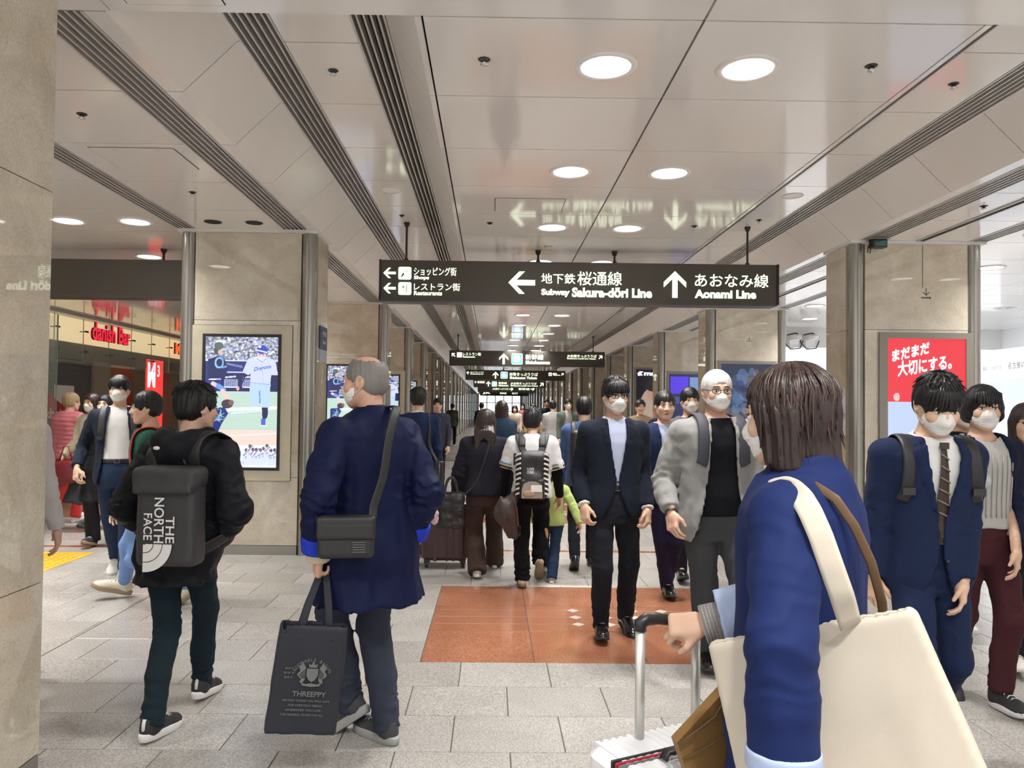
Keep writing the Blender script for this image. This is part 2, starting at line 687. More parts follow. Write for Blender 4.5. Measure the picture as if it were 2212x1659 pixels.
# dark void above everything (seen through the joints and grilles)
MB().box((-9, 1.6, ZT + 0.3), (10.9, YEND, ZT + 0.32)).build('void_lining', M_DARK, ceiling)
for sgn in (0, 1):
    p = mb2 = MB()
    poly = [(-0.345, ZL + 0.16), (CX, ZL + 0.16), (CX, ZL + 0.18), (-0.345, ZL + 0.18)]
    mb2.prism(poly if not sgn else mir(poly), (0, Y0, 0), (1, 0, 0), (0, 0, 1), (0, 1, 0), YEND - Y0)
    for xa, xb in ((-9.5, -3.2), (-3.0, -2.126)):
        pl = [(xa, ZL + 0.16), (xb, ZL + 0.16), (xb, ZL + 0.18), (xa, ZL + 0.18)]
        mb2.prism(pl if not sgn else mir(pl), (0, Y0, 0), (1, 0, 0), (0, 0, 1), (0, 1, 0), YEND - Y0)
    pl = [(-1.206, ZT + 0.04), (-0.785, ZT + 0.04), (-0.785, ZT + 0.06), (-1.206, ZT + 0.06)]
    mb2.prism(pl if not sgn else mir(pl), (0, Y0, 0), (1, 0, 0), (0, 0, 1), (0, 1, 0), YEND - Y0)
    for pl in ([(-0.59, ZT + 0.05), (-0.375, ZL + 0.05), (-0.37, ZL + 0.06), (-0.58, ZT + 0.06)], [(-1.80, ZL + 0.05), (-1.49, ZT + 0.05), (-1.49, ZT + 0.06), (-1.80, ZL + 0.06)], [(-1.877, ZL + 0.04), (-1.777, ZL + 0.04), (-1.777, ZL + 0.05), (-1.877, ZL + 0.05)]):
        mb2.prism(pl if not sgn else mir(pl), (0, Y0, 0), (1, 0, 0), (0, 0, 1), (0, 1, 0), YEND - Y0)
    mb2.build('joint_backing', M_DARK, ceiling, fixn=True)


# linear grilles: dark slot, two flanges and five blades each
GR = [(-0.785, -0.59, ZT, 'innermost grille left of the centre panels'), (-1.46, -1.206, ZT, 'wide grille beside the left sloping panels'),
      (-2.126, -1.877, ZL, 'grille running into the left pillars'), (-3.2, -3.0, ZL, 'outer grille over the left pillar row')]
GL = ['long dark air grille in the ceiling nearest the left side of the centre panels',
      'long air grille in the ceiling along the top of the left sloping panels',
      'long air grille in the ceiling below the left sloping panels, running to the pillar',
      'outermost left air grille in the ceiling, ending at the left end of the screen pillar']
GLR = ['thin dark air grille in the ceiling at the right groove of the centre panels',
       'long air grille in the ceiling along the top of the right sloping panels',
       'long air grille in the ceiling below the right sloping panels, near the projector box',
       'outermost right air grille in the ceiling, over the right end of the red-poster pillar']
for side in (0, 1):
    for gi, (x0, x1, z, _) in enumerate(GR):
        if side:
            x0, x1 = 2 * CX - x1, 2 * CX - x0
        g = thing('ceiling_grille', ((x0 + x1) / 2, Y0, z), (GLR if side else GL)[gi], 'grille', 'ceiling air grilles')
        ye = YEND - 0.5
        MB().box((x0 + 0.002, Y0, z + 0.075), (x1 - 0.002, ye, z + 0.09)).box((x0 + 0.002, Y0, z + 0.02), (x0 + 0.006, ye, z + 0.075)).box((x1 - 0.006, Y0, z + 0.02), (x1 - 0.002, ye, z + 0.075)).build('slot_lining', M_SLOT, g)
        for xa in (x0 + 0.002, x1 - 0.014):
            MB().box((xa, Y0, z - 0.004), (xa + 0.012, ye, z + 0.05)).build('flange', M_SLAT, g)
        nb = 5 if x1 - x0 > 0.22 else 4
        me = MB().box((-0.0055, 0, 0), (0.0055, ye - Y0, 0.06)).mesh('blade', M_SLAT)
        for k in range(nb):
            b = bpy.data.objects.new('blade', me)
            b.location = (x0 + (x1 - x0) * (k + 1) / (nb + 1) - (x0 + x1) / 2, 0, 0)
            COL.objects.link(b)
            b.parent = g
# lengthwise dark channel on the right, beyond the pillars, and the centre groove cover strips
for nm, x, w, z, lab in (('ceiling_channel', 4.40, 0.035, ZL, 'black slot channel in the right ceiling between two grilles'),):
    g = thing(nm, (x, Y0, z), lab, 'channel')
    MB().box((x - w, Y0, z - 0.006), (x + w, YEND - 1, z + 0.0)).build('channel_lining', M_DARK, g)
    for s in (-1, 1):
        MB().box((x + s * w - 0.008, Y0, z - 0.012), (x + s * w + 0.008, YEND - 1, z + 0.0)).build('flange', M_SLAT, g)

# ------------------------------------------------------------------ recessed lamps
M_TRIM = mat('lamp_trim', (0.82, 0.8, 0.77), rough=0.4)
M_REFL = mat('lamp_reflector', (0.86, 0.86, 0.86), rough=0.22, metal=0.85)
M_LED = mat('lamp_disc', (0.9, 0.9, 0.9), emit=(1.0, 0.97, 0.93), estr=2.2)


def make_downlight(x, y, label, group):
    g = thing('ceiling_lamp', (x, y, ZL), label, 'lamp', group)
    MB().lathe([(0.128, 0.002), (0.13, -0.008), (0.155, -0.012), (0.162, -0.006), (0.162, 0.0)], 32, (x, y, ZL)).build('trim_ring', M_TRIM, g, smooth=True)
    MB().lathe([(0.13, -0.007), (0.127, 0.03), (0.116, 0.09), (0.095, 0.155)], 32, (x, y, ZL)).build('reflector', M_REFL, g, smooth=True)
    MB().lathe([(0.095, 0.155), (0.001, 0.156)], 20, (x, y, ZL)).build('lamp_disc', M_LED, g)
    return g


ROWS = [3.94 + 1.772 * k for k in range(-2, 32)]
proto = None
G1 = 'recessed lamps in pairs along the centre panels'
words = dict(enumerate('x x nearest second third fourth fifth sixth seventh eighth ninth tenth eleventh twelfth thirteenth fourteenth'.split()))
for k, y in enumerate(ROWS):
    if k < 2:
        continue
    for s, x in (('left', 0.57), ('right', 1.31)):
        lab = ('%s lamp of the %s pair of round recessed lamps in the centre ceiling' % (s, words[k])) if k < 16 else 'tiny round recessed lamp far along the centre ceiling, past the third hanging sign'
        if proto is None:
            proto = make_downlight(x, y, lab, G1)
            pxy = (x, y)
        else:
            dup(proto, (x - pxy[0], y - pxy[1], 0), lab, G1)
ORD = ['nearest', 'second', 'third', 'fourth', 'fifth', 'sixth', 'seventh', 'eighth', 'ninth', 'tenth', 'eleventh']
for ri, y in enumerate(ROWS[3:14]):
    for x, nm in ((-3.5, 'inner'), (-4.15, 'outer'), (5.4, 'inner'), (6.05, 'outer'), (8.6, 'farthest')):
        side = 'left aisle beside the shop' if x < 0 else 'right aisle beyond the pillars'
        dup(proto, (x - pxy[0], y - pxy[1], 0), '%s round recessed lamp of the %s row in the %s' % (ORD[ri], nm, side), 'recessed lamps over the %s' % side.split(' be')[0])
for k, y in enumerate(ROWS):
    for x in (0.57, 1.31):
        if k <= 16 or k % 2 == 0:
            lamp('lamp_light', x, y, ZL + 0.152, LAMP_W * (1 if k <= 16 else 2))
for y in ROWS[:14]:
    for x in (-3.5, -4.15, 5.4, 6.05):
        lamp('lamp_light', x, y, ZL + 0.152, LAMP_W * 1.1)
for y in ROWS[2:14:2]:
    lamp('lamp_light', -6.6, y, ZL + 0.152, LAMP_W * 1.3)
    lamp('lamp_light', 8.6, y, ZL + 0.152, LAMP_W * 2.0)

# ------------------------------------------------------------------ floor
floor = thing('floor', (0, 0, 0), None, None, kind='structure')
MB().box((-9.5, -4, -0.05), (11.5, 99, -0.004)).build('floor_bed', M_GROUT, floor)
TW, TD, GAP = 0.503, 0.395, 0.005
zones = []                    # red granite fields: x0, x1, y0, y1
for k in range(14):
    y = 4.575 + 5.53 * k
    zones.append((-0.406, 2.295, y, y + 1.94))
    if k == 1:
        zones.append((-9.0, -3.3, y + 0.1, y + 1.7))
stripe_y = [8.15 + 5.53 * k for k in range(12)]
XLINE = -2.655
YELLOW = (-9.0, -3.98, 6.86, 7.82)


near, farl = [], []
zs_all = zones + [YELLOW] + [(-9, 11, y - 0.05, y + 0.05) for y in stripe_y]
r0 = -18
for r in range(r0, 230):
    y0 = 4.575 - 2 * TD + r * TD
    if y0 > 97:
        break
    tw = TW if y0 < 24 else TW * 6
    ph = -1.915 if r % 2 == 0 else -1.684
    ph -= 0.24 if r % 2 else 0.0
    x = ph + (TW / 2 if r % 2 else 0) - 16 * TW
    while x < 10.6:
        for (a, b, c, d) in clip_rect((x, x + tw, y0, y0 + TD), zs_all):
            if a < XLINE < b:
                pieces = [(a, XLINE - 0.002, c, d), (XLINE + 0.002, b, c, d)]
            else:
                pieces = [(a, b, c, d)]
            for q in pieces:
                if q[1] - q[0] < 0.02 or q[3] - q[2] < 0.02:
                    continue
                mx, my = (q[0] + q[1]) / 2, (q[2] + q[3]) / 2
                vis = my > 2.9 and -0.66 * my - 0.3 < mx < 0.70 * my + 0.3 and mx > -1.0 * my
                (near if vis and my < 8.6 else farl).append(q)
        x += tw
near.sort(key=lambda q: (q[0] + q[1]) ** 2 / 4 + (q[2] + q[3]) ** 2 / 4)
far2 = near[290:] + farl
near = near[:290]
tile_mesh = {}


def tile_geo(mb, w, d, z=0.0, o=(0, 0), c=0.0015):
    g = GAP / 2
    x0, x1, y0, y1 = o[0] + g, o[0] + w - g, o[1] + g, o[1] + d - g
    V = [(x0, y0, -0.02), (x1, y0, -0.02), (x1, y1, -0.02), (x0, y1, -0.02),
         (x0, y0, z - c), (x1, y0, z - c), (x1, y1, z - c), (x0, y1, z - c),
         (x0 + c, y0 + c, z), (x1 - c, y0 + c, z), (x1 - c, y1 - c, z), (x0 + c, y1 - c, z)]
    Fs = [(8, 9, 10, 11)]
    for b in (0, 4):
        for i in range(4):
            j = (i + 1) % 4
            Fs.append((b + i, b + j, b + 4 + j, b + 4 + i))
    mb.add(V, Fs)


for (a, b, c, d) in near:
    k = (round(b - a, 3), round(d - c, 3))
    if k not in tile_mesh:
        mb = MB()
        tile_geo(mb, *k)
        tile_mesh[k] = mb.mesh('tile', M_GRAN)
    o = bpy.data.objects.new('tile', tile_mesh[k])
    o.location = (a, c, 0)
    COL.objects.link(o)
    o.parent = floor
mb = MB()
for (a, b, c, d) in far2:
    g = GAP / 2
    mb.quad((a + g, c + g, -0.0005), (b - g, c + g, -0.0005), (b - g, d - g, -0.0005), (a + g, d - g, -0.0005))
o = mb.build('far_tile', M_GRAN, floor)
o['kind'] = 'stuff'
# red granite fields: slabs, with the white lozenges of the nearest one
M_LOZ = mat('white_inlay', (0.62, 0.58, 0.52), rough=0.25)
M_LINE = mat('inlay_line', (0.42, 0.26, 0.18), rough=0.3)
first = True
mbf = MB()
for zi, (a, b, c, d) in enumerate(zones):
    nx = max(3, round((b - a) / 0.67))
    ny = 3
    for i in range(nx):
        for j in range(ny):
            q = (a + (b - a) * i / nx, (b - a) / nx, c + (d - c) * j / ny, (d - c) / ny)
            if c < 12:
                m1 = MB()
                tile_geo(m1, q[1], q[3], c=0.001)
                o = bpy.data.objects.new('red_slab', m1.mesh('red_slab', M_RED))
                o.location = (q[0], q[2], 0)
                COL.objects.link(o)
                o.parent = floor
                if first:
                    o['label'] = 'red-brown granite slab'
            else:
                mbf.quad((q[0] + 0.001, q[2] + 0.001, 0), (q[0] + q[1] - 0.001, q[2] + 0.001, 0), (q[0] + q[1] - 0.001, q[2] + q[3] - 0.001, 0), (q[0] + 0.001, q[2] + q[3] - 0.001, 0))
mbf.build('far_red_slab', M_RED, floor)['kind'] = 'stuff'
for zi in (0, 1):
    yc = zones[0][2] + 5.53 * zi
    for x in (0.62, 0.84, 1.06, 1.28):
        for y in (0.815, 0.995, 1.18):
            s = 0.048
            MB().prism([(-s, 0), (0, -s), (s, 0), (0, s)], (x, yc + y, 0.0), (1, 0, 0), (0, 1, 0), (0, 0, 1), 0.0012).build('lozenge_inlay', M_LOZ, floor, fixn=True)
    for y in (0.815, 0.995, 1.18):
        MB().box((-0.38, yc + y - 0.003, 0), (2.28, yc + y + 0.003, 0.0008)).build('inlay_line', M_LINE, floor)
for y in stripe_y:
    MB().box((-9, y - 0.048, -0.02), (10.5, y + 0.048, 0.0)).build('red_stripe', M_RED, floor)
# yellow tactile field with rows of bars
M_YEL = mat('tactile_yellow', (0.72, 0.42, 0.04), rough=0.5, var=0.08, vscale=5)
ty = thing('tactile_paving', ((YELLOW[0] + YELLOW[1]) / 2, (YELLOW[2] + YELLOW[3]) / 2, 0), 'yellow tactile paving strip on the floor beside the left marble pillar', 'paving')
for i in range(10):
    x1 = YELLOW[1] - 0.48 * i
    for j in range(2):
        yy = YELLOW[2] + 0.48 * j
        m1 = MB().box((x1 - 0.478, yy + 0.001, -0.02), (x1 - 0.001, yy + 0.478, 0.001))
        for k in range(5):
            for l in range(5):
                m1.box((x1 - 0.45 + k * 0.09, yy + 0.03 + l * 0.09, 0.001), (x1 - 0.41 + k * 0.09, yy + 0.07 + l * 0.09, 0.005))
        m1.build('tile', M_YEL, ty)

# ------------------------------------------------------------------ pillars
PX0, PX1, PD = -3.17, -1.80, 0.62    # left row: across and depth


def make_pillar(yf, side, panel_joints=True, label=None):
    """marble pillar whose front face is at y=yf; side 0 is the left row, 1 the right row"""
    x0, x1 = (PX0, PX1) if side == 0 else (2 * CX - PX1, 2 * CX - PX0)
    g = thing('pillar', ((x0 + x1) / 2, yf, 0), label, None, kind='structure')
    y0, y1 = yf, yf + PD
    r = 0.075
    inset = 0.03
    MB().box((x0 + r, y0 + r, 0), (x1 - r, y1 - r, ZL)).build('core', M_DARK, g)
    zj = (0.095, 0.78, 2.36, ZL - 0.03)
    for (za, zb) in zip(zj[:-1], zj[1:]):
        # front and back slabs
        for ys, ye in ((y0 + inset, y0 + r), (y1 - r, y1 - inset)):
            MB().box((x0 + 2 * r, ys, za + 0.002), (x1 - 2 * r, ye, zb - 0.002)).build('marble_slab', M_MARBLE, g)
        for xs, xe in ((x0 + 0.004, x0 + r), (x1 - r, x1 - 0.004)):
            MB().box((xs, y0 + 2 * r, za + 0.002), (xe, y1 - 0.004, zb - 0.002)).build('marble_slab', M_MARBLE, g)
    MB().box((x0 + 2 * r, y0 + inset - 0.004, 0), (x1 - 2 * r, y1 - inset, 0.093)).box((x0 + 0.002, y0 + 2 * r, 0), (x1 - 0.002, y1 - 0.01, 0.093)).build('base_plate', M_STEEL2, g)
    for cx_ in (x0 + r, x1 - r):
        MB().lathe([(r, 0), (r, ZL - 0.03)], 24, (cx_, y0 + r, 0)).build('corner_tube', M_STEEL, g, smooth=True)
    MB().box((x0 - 0.02, y0 - 0.02, ZL - 0.03), (x1 + 0.02, y1 + 0.02, ZL - 0.001)).build('cap_plate', M_WHITE, g)
    return g


PY = [2.52, 7.75, 13.05] + [13.05 + 3.9 * k for k in range(1, 21)]
pl0 = make_pillar(PY[1], 0)
pr0 = make_pillar(PY[1] + 0.12, 1)
for i, y in enumerate(PY):
    if i != 1:
        dup(pl0, (0, y - PY[1], 0))
        if i != 0:
            dup(pr0, (0, y - PY[1], 0))
dup(pr0, (0, 2.0 - PY[1], 0))
# second rows of pillars farther out, seen past the first
# ------------------------------------------------------------------ walls and the far end
M_WALL = mat('warm_wall', (0.56, 0.50, 0.42), rough=0.5)
wl = MB().box((-9.6, -4, 0), (-9.5, 30.5, ZL)).build('wall_left', M_WALL)
wl['kind'] = 'structure'
w = MB().box((-9.5, 30.5, 0), (-3.3, 30.6, ZL)).build('wall_left_back', M_WALL)
w['kind'] = 'structure'
w = MB().box((10.8, -4, 0), (10.9, 98, ZL)).build('wall_right', M_WHITE)
w['kind'] = 'structure'
M_DAY = mat('daylight_glass', (0.8, 0.85, 0.9), rough=0.1, emit=(0.86, 0.95, 1.0), estr=1.5)
we = thing('wall_end', (CX, 97, 0), None, None, kind='structure')
MB().box((-9, 97, 0), (-1.7, 97.2, 4)).box((3.6, 97, 0), (10.9, 97.2, 4)).box((-1.7, 97, 3.3), (3.6, 97.2, 4)).build('wall_panel', M_WALL, we)
win = thing('window_1', (CX, 97, 0), None, None, kind='structure')
for i in range(5):
    for j in range(3):
        x0 = -1.7 + 5.3 * i / 5
        z0 = 3.3 * j / 3
        MB().box((x0 + 0.05, 97.05, z0 + 0.04), (x0 + 1.01, 97.08, z0 + 1.06)).build('pane', M_DAY, win)
fr = MB()
for i in range(6):
    x0 = -1.7 + 5.3 * i / 5
    fr.box((x0 - 0.05, 97.0, 0), (x0 + 0.05, 97.1, 3.3))
for j in range(4):
    fr.box((-1.7, 97.0, 1.1 * j - 0.04), (3.6, 97.1, 1.1 * j + 0.04))
fr.build('window_frame', M_STEEL2, win)
# ------------------------------------------------------------------ smooth solids on a grid (bodies, clothes, hair, soft bags)
def smin(a, b, k):
    if k <= 0:
        return np.minimum(a, b)
    h = np.maximum(k - np.abs(a - b), 0) / k
    return np.minimum(a, b) - h * h * k * 0.25


class Sdf:
    def __init__(s, lo, hi, h):
        s.h = h
        s.lo = np.asarray(lo, float) - 2 * h
        n = np.ceil((np.asarray(hi, float) + 2 * h - s.lo) / h).astype(int) + 1
        s.n = np.minimum(n, 420)
        s.f = np.full(s.n, 0.5)
        s.ax = [s.lo[i] + h * np.arange(s.n[i]) for i in range(3)]

    def blk(s, lo, hi, pad):
        a = np.clip(np.floor((np.asarray(lo) - pad - s.lo) / s.h).astype(int), 0, s.n)
        b = np.clip(np.ceil((np.asarray(hi) + pad - s.lo) / s.h).astype(int) + 1, 0, s.n)
        if np.any(b <= a):
            return None, None
        sl = tuple(slice(a[i], b[i]) for i in range(3))
        X = (s.ax[0][sl[0]][:, None, None], s.ax[1][sl[1]][None, :, None], s.ax[2][sl[2]][None, None, :])
        return sl, X

    def put(s, sl, d, k, op):
        if op == 'add':
            s.f[sl] = smin(s.f[sl], d, k)
        elif op == 'sub':
            s.f[sl] = -smin(-s.f[sl], d, k) if k > 0 else np.maximum(s.f[sl], -d)

    def cap(s, a, b, ra, rb, k=0.0, op='add', flat=None, end=False):
        """tapered capsule; flat=(axis vector, scale) squeezes the section along that axis"""
        a, b = np.asarray(a, float), np.asarray(b, float)
        r = max(ra, rb)
        if flat is not None:
            r *= max(1.0, flat[1])
        sl, X = s.blk(np.minimum(a, b) - r, np.maximum(a, b) + r, k + 3 * s.h + 0.01)
        if sl is None:
            return s
        ab = b - a
        L2 = float(ab @ ab) + 1e-12
        P = [X[i] - a[i] for i in range(3)]
        t = np.clip((P[0] * ab[0] + P[1] * ab[1] + P[2] * ab[2]) / L2, 0, 1)
        Q = [P[i] - t * ab[i] for i in range(3)]
        q2 = Q[0] ** 2 + Q[1] ** 2 + Q[2] ** 2
        sc = 1.0
        if flat is not None:
            n = np.asarray(flat[0], float)
            n = n / np.linalg.norm(n)
            dn = Q[0] * n[0] + Q[1] * n[1] + Q[2] * n[2]
            q2 = q2 - dn * dn + (dn / flat[1]) ** 2
            sc = min(1.0, flat[1])
        d = (np.sqrt(q2) - (ra + (rb - ra) * t)) * sc
        if end:                                   # flat cut at b
            d = np.maximum(d, ((P[0] - ab[0]) * ab[0] + (P[1] - ab[1]) * ab[1] + (P[2] - ab[2]) * ab[2]) / math.sqrt(L2))
        s.put(sl, d, k, op)
        return s

    def chain(s, pts, rs, k=0.0, op='add', flat=None, end=False):
        for i in range(len(pts) - 1):
            s.cap(pts[i], pts[i + 1], rs[i], rs[i + 1], k if i == 0 else max(k * 0.5, 0.012), op, flat, end and i == len(pts) - 2)
        return s

    def ell(s, c, r, k=0.0, op='add', R=None, p=2.0):
        c, r = np.asarray(c, float), np.asarray(r, float)
        m = r.max() if R is not None else r
        sl, X = s.blk(c - m, c + m, k + 3 * s.h + 0.01)
        if sl is None:
            return s
        P = [X[i] - c[i] for i in range(3)]
        if R is not None:
            P = [P[0] * R[0][i] + P[1] * R[1][i] + P[2] * R[2][i] for i in range(3)]   # columns of R are the axes
        if p == 2.0:
            k0 = np.sqrt((P[0] / r[0]) ** 2 + (P[1] / r[1]) ** 2 + (P[2] / r[2]) ** 2) + 1e-9
            k1 = np.sqrt((P[0] / r[0] ** 2) ** 2 + (P[1] / r[1] ** 2) ** 2 + (P[2] / r[2] ** 2) ** 2) + 1e-9
            d = k0 * (k0 - 1) / k1
        else:
            k0 = (np.abs(P[0] / r[0]) ** p + np.abs(P[1] / r[1]) ** p + np.abs(P[2] / r[2]) ** p) ** (1 / p)
            d = (k0 - 1) * r.min()
        s.put(sl, d, k, op)
        return s

    def box(s, c, half, r, R=None, k=0.0, op='add'):
        c, half = np.asarray(c, float), np.asarray(half, float)
        m = np.linalg.norm(half) if R is not None else half
        sl, X = s.blk(c - m, c + m, k + 3 * s.h + 0.01)
        if sl is None:
            return s
        P = [X[i] - c[i] for i in range(3)]
        if R is not None:
            P = [P[0] * R[0][i] + P[1] * R[1][i] + P[2] * R[2][i] for i in range(3)]
        q = [np.abs(P[i]) - (half[i] - r) for i in range(3)]
        out = np.sqrt(np.maximum(q[0], 0) ** 2 + np.maximum(q[1], 0) ** 2 + np.maximum(q[2], 0) ** 2)
        ins = np.minimum(np.maximum(q[0], np.maximum(q[1], q[2])), 0)
        s.put(sl, out + ins - r, k, op)
        return s

    def loft(s, sec, lean=(0, 0), z0=0.0, k=0.0, p=2.3, op='add'):
        """stack of rounded sections (z, cx, cy, half width, half depth); lean shears it above z0"""
        sec = np.asarray(sorted(sec), float)
        zs = sec[:, 0]
        ext = np.array([max(abs(sec[:, 1]) + sec[:, 3]), max(abs(sec[:, 2]) + sec[:, 4])])
        sh = np.abs(np.asarray(lean)) * max(abs(zs[-1] - z0), abs(zs[0] - z0))
        sl, X = s.blk((-ext[0] - sh[0], -ext[1] - sh[1], zs[0]), (ext[0] + sh[0], ext[1] + sh[1], zs[-1]), k + 3 * s.h + 0.01)
        if sl is None:
            return s
        z = X[2]
        g = lambda i: np.interp(z, zs, sec[:, i])
        x = X[0] - g(1) - lean[0] * (z - z0)
        y = X[1] - g(2) - lean[1] * (z - z0)
        a, b = g(3), g(4)
        k0 = (np.abs(x / a) ** p + np.abs(y / b) ** p) ** (1 / p) + 1e-9
        gr = np.sqrt((x / a ** 2) ** 2 + (y / b ** 2) ** 2) + 1e-6
        d = np.minimum((k0 - 1) * np.sqrt((x / a) ** 2 + (y / b) ** 2) / gr, (k0 - 1) * np.maximum(a, b))
        d = np.where(k0 < 1, np.maximum(d, (k0 - 1) * np.minimum(a, b)), d)
        d = np.maximum(d, np.maximum(z - zs[-1], zs[0] - z))
        s.put(sl, d, k, op)
        return s

    def half(s, n, d, op='sub'):
        """cut away everything with n.x > d"""
        n = np.asarray(n, float)
        g = s.ax[0][:, None, None] * n[0] + s.ax[1][None, :, None] * n[1] + s.ax[2][None, None, :] * n[2] - d
        s.f = np.maximum(s.f, g)
        return s

    def fn(s, f):
        s.f = f(s.f, s.ax[0][:, None, None], s.ax[1][None, :, None], s.ax[2][None, None, :])
        return s

    def vn(s, cell, seed):
        """smooth random field in -1..1 over the grid"""
        r = np.random.RandomState(seed)
        Ws, dims = [], []
        for i in range(3):
            u = (s.ax[i] - s.lo[i]) / cell[i] + r.rand()
            k = np.floor(u).astype(int)
            t = u - k
            t = t * t * (3 - 2 * t)
            m = k.max() + 2
            w = np.zeros((len(u), m))
            w[np.arange(len(u)), k] = 1 - t
            w[np.arange(len(u)), k + 1] = t
            Ws.append(w)
            dims.append(m)
        R = r.rand(*dims) * 2 - 1
        A = np.tensordot(Ws[0], R, (1, 0))
        A = np.tensordot(A, Ws[1], (1, 1)).transpose(0, 2, 1)
        return np.tensordot(A, Ws[2], (2, 1))

    def folds(s, amp, seed=0, cell=(0.075, 0.075, 0.20), ridge=0.5, fine=0.35):
        n1 = s.vn(cell, seed)
        n2 = s.vn(tuple(c * 0.62 for c in cell), seed + 7)
        n3 = s.vn(tuple(max(c * 0.33, 2.2 * s.h) for c in cell), seed + 13)
        n = n1 + ridge * (1.1 - 3.0 * np.abs(n2 + 0.4 * n1)) * 0.6 + fine * n3
        s.f = s.f - amp * n
        return s

    def crease(s, amp, c, ax, rad, seed=0, cell=0.035):
        """bunched cloth around a joint at c on a limb along ax"""
        X, Y, Z = s.ax[0][:, None, None] - c[0], s.ax[1][None, :, None] - c[1], s.ax[2][None, None, :] - c[2]
        d2 = X * X + Y * Y + Z * Z
        t = X * ax[0] + Y * ax[1] + Z * ax[2]
        w = s.vn((0.06, 0.06, 0.06), seed + 3)
        w2 = s.vn((0.10, 0.10, 0.10), seed + 5)
        s.f = s.f - amp * np.exp(-d2 / rad ** 2) * (0.35 + 0.65 * (w2 > -0.2)) * (1 - 1.8 * np.abs(np.sin(t * math.pi / cell / 1.6 + 2.6 * w)))
        return s

    def shell(s, t):
        s.f = np.maximum(s.f, -(s.f + t))
        return s

    def mesh(s, it=1):
        f = s.f
        f = f.copy()
        for ax in range(3):                       # close at the grid's faces
            idx = [slice(None)] * 3
            for e in (0, -1):
                idx[ax] = e
                f[tuple(idx)] = np.maximum(f[tuple(idx)], s.h * 0.5)
        neg = f < 0
        nx, ny, nz = f.shape
        cnt = np.zeros((nx - 1, ny - 1, nz - 1), np.int8)
        for i in (0, 1):
            for j in (0, 1):
                for k in (0, 1):
                    cnt += neg[i:nx - 1 + i, j:ny - 1 + j, k:nz - 1 + k]
        I, J, K = np.nonzero((cnt > 0) & (cnt < 8))
        N = len(I)
        if N == 0:
            return np.zeros((0, 3)), np.zeros((0, 4), int)
        idx = np.full(cnt.shape, -1, np.int64)
        idx[I, J, K] = np.arange(N)
        C = [(i, j, k) for i in (0, 1) for j in (0, 1) for k in (0, 1)]
        vals = np.stack([f[I + i, J + j, K + k] for (i, j, k) in C], 1)
        acc = np.zeros((N, 3))
        m = np.zeros(N)
        for a in range(8):
            for b in range(a + 1, 8):
                da = np.array(C[b]) - np.array(C[a])
                if np.abs(da).sum() != 1:
                    continue
                va, vb = vals[:, a], vals[:, b]
                cr = (va < 0) != (vb < 0)
                t = np.where(cr, va / np.where(cr, va - vb, 1), 0)
                acc += cr[:, None] * (np.array(C[a]) + t[:, None] * da)
                m += cr
        V = s.lo + s.h * (np.stack([I, J, K], 1) + acc / m[:, None])
        Q = []
        for ax in range(3):
            u, v = [(1, 2), (2, 0), (0, 1)][ax]
            A = [slice(None)] * 3
            B = [slice(None)] * 3
            A[ax] = slice(0, -1)
            B[ax] = slice(1, None)
            e = neg[tuple(A)] != neg[tuple(B)]
            E = np.nonzero(e)
            G = np.stack(E, 1)
            ok = (G[:, u] > 0) & (G[:, v] > 0) & (G[:, u] < f.shape[u] - 1) & (G[:, v] < f.shape[v] - 1)
            G = G[ok]
            q = []
            for du, dv in ((-1, -1), (0, -1), (0, 0), (-1, 0)):
                H = G.copy()
                H[:, u] += du
                H[:, v] += dv
                q.append(idx[H[:, 0], H[:, 1], H[:, 2]])
            q = np.stack(q, 1)
            inside = neg[G[:, 0], G[:, 1], G[:, 2]]
            q[~inside] = q[~inside][:, ::-1]
            Q.append(q)
        Q = np.concatenate(Q)
        Q = Q[(Q >= 0).all(1)]
        # smooth once for an even surface
        for _ in range(it):
            A = np.concatenate([Q[:, 0], Q[:, 1], Q[:, 2], Q[:, 3]])
            B = np.concatenate([Q[:, 1], Q[:, 2], Q[:, 3], Q[:, 0]])
            c = np.bincount(A, minlength=N) + np.bincount(B, minlength=N)
            sm = np.stack([np.bincount(A, weights=V[B, i], minlength=N) + np.bincount(B, weights=V[A, i], minlength=N) for i in range(3)], 1)
            V = 0.55 * V + 0.45 * sm / np.maximum(c, 1)[:, None]
        return V, Q


def nrm(v):
    v = np.asarray(v, float)
    return v / (np.linalg.norm(v) + 1e-12)


def frame(d, ref=(0, 0, 1)):
    """columns: side, up-ish, direction"""
    d = nrm(d)
    s = np.cross(d, ref)
    if np.linalg.norm(s) < 1e-4:
        s = np.cross(d, (0, 1, 0))
    s = nrm(s)
    return np.stack([s, np.cross(s, d), d], 1)


def rot(axis, a):
    return np.array(Matrix.Rotation(a, 3, Vector(axis)))
# ------------------------------------------------------------------ signs
M_SIGN = mat('sign_brown', (0.088, 0.076, 0.062), rough=0.38, spec=0.4)
M_SIGNE = mat('sign_edge', (0.10, 0.09, 0.085), rough=0.35, metal=0.4)
M_SIGNK = mat('sign_end', (0.02, 0.018, 0.017), rough=0.4)
M_LIT = mat('sign_lit_letter', (0.8, 0.85, 0.75), emit=(0.86, 1.0, 0.70), estr=1.7)
M_LITB = mat('sign_lit_blue', (0.1, 0.4, 0.8), emit=(0.10, 0.45, 0.95), estr=1.0)
M_ICON = mat('sign_icon_green', (0.06, 0.12, 0.05), rough=0.5)
ARROW = [(0, .5), (.42, .09), (.42, -.115), (.1, .2), (.1, -.5), (-.1, -.5), (-.1, .2), (-.42, -.115), (-.42, .09)]


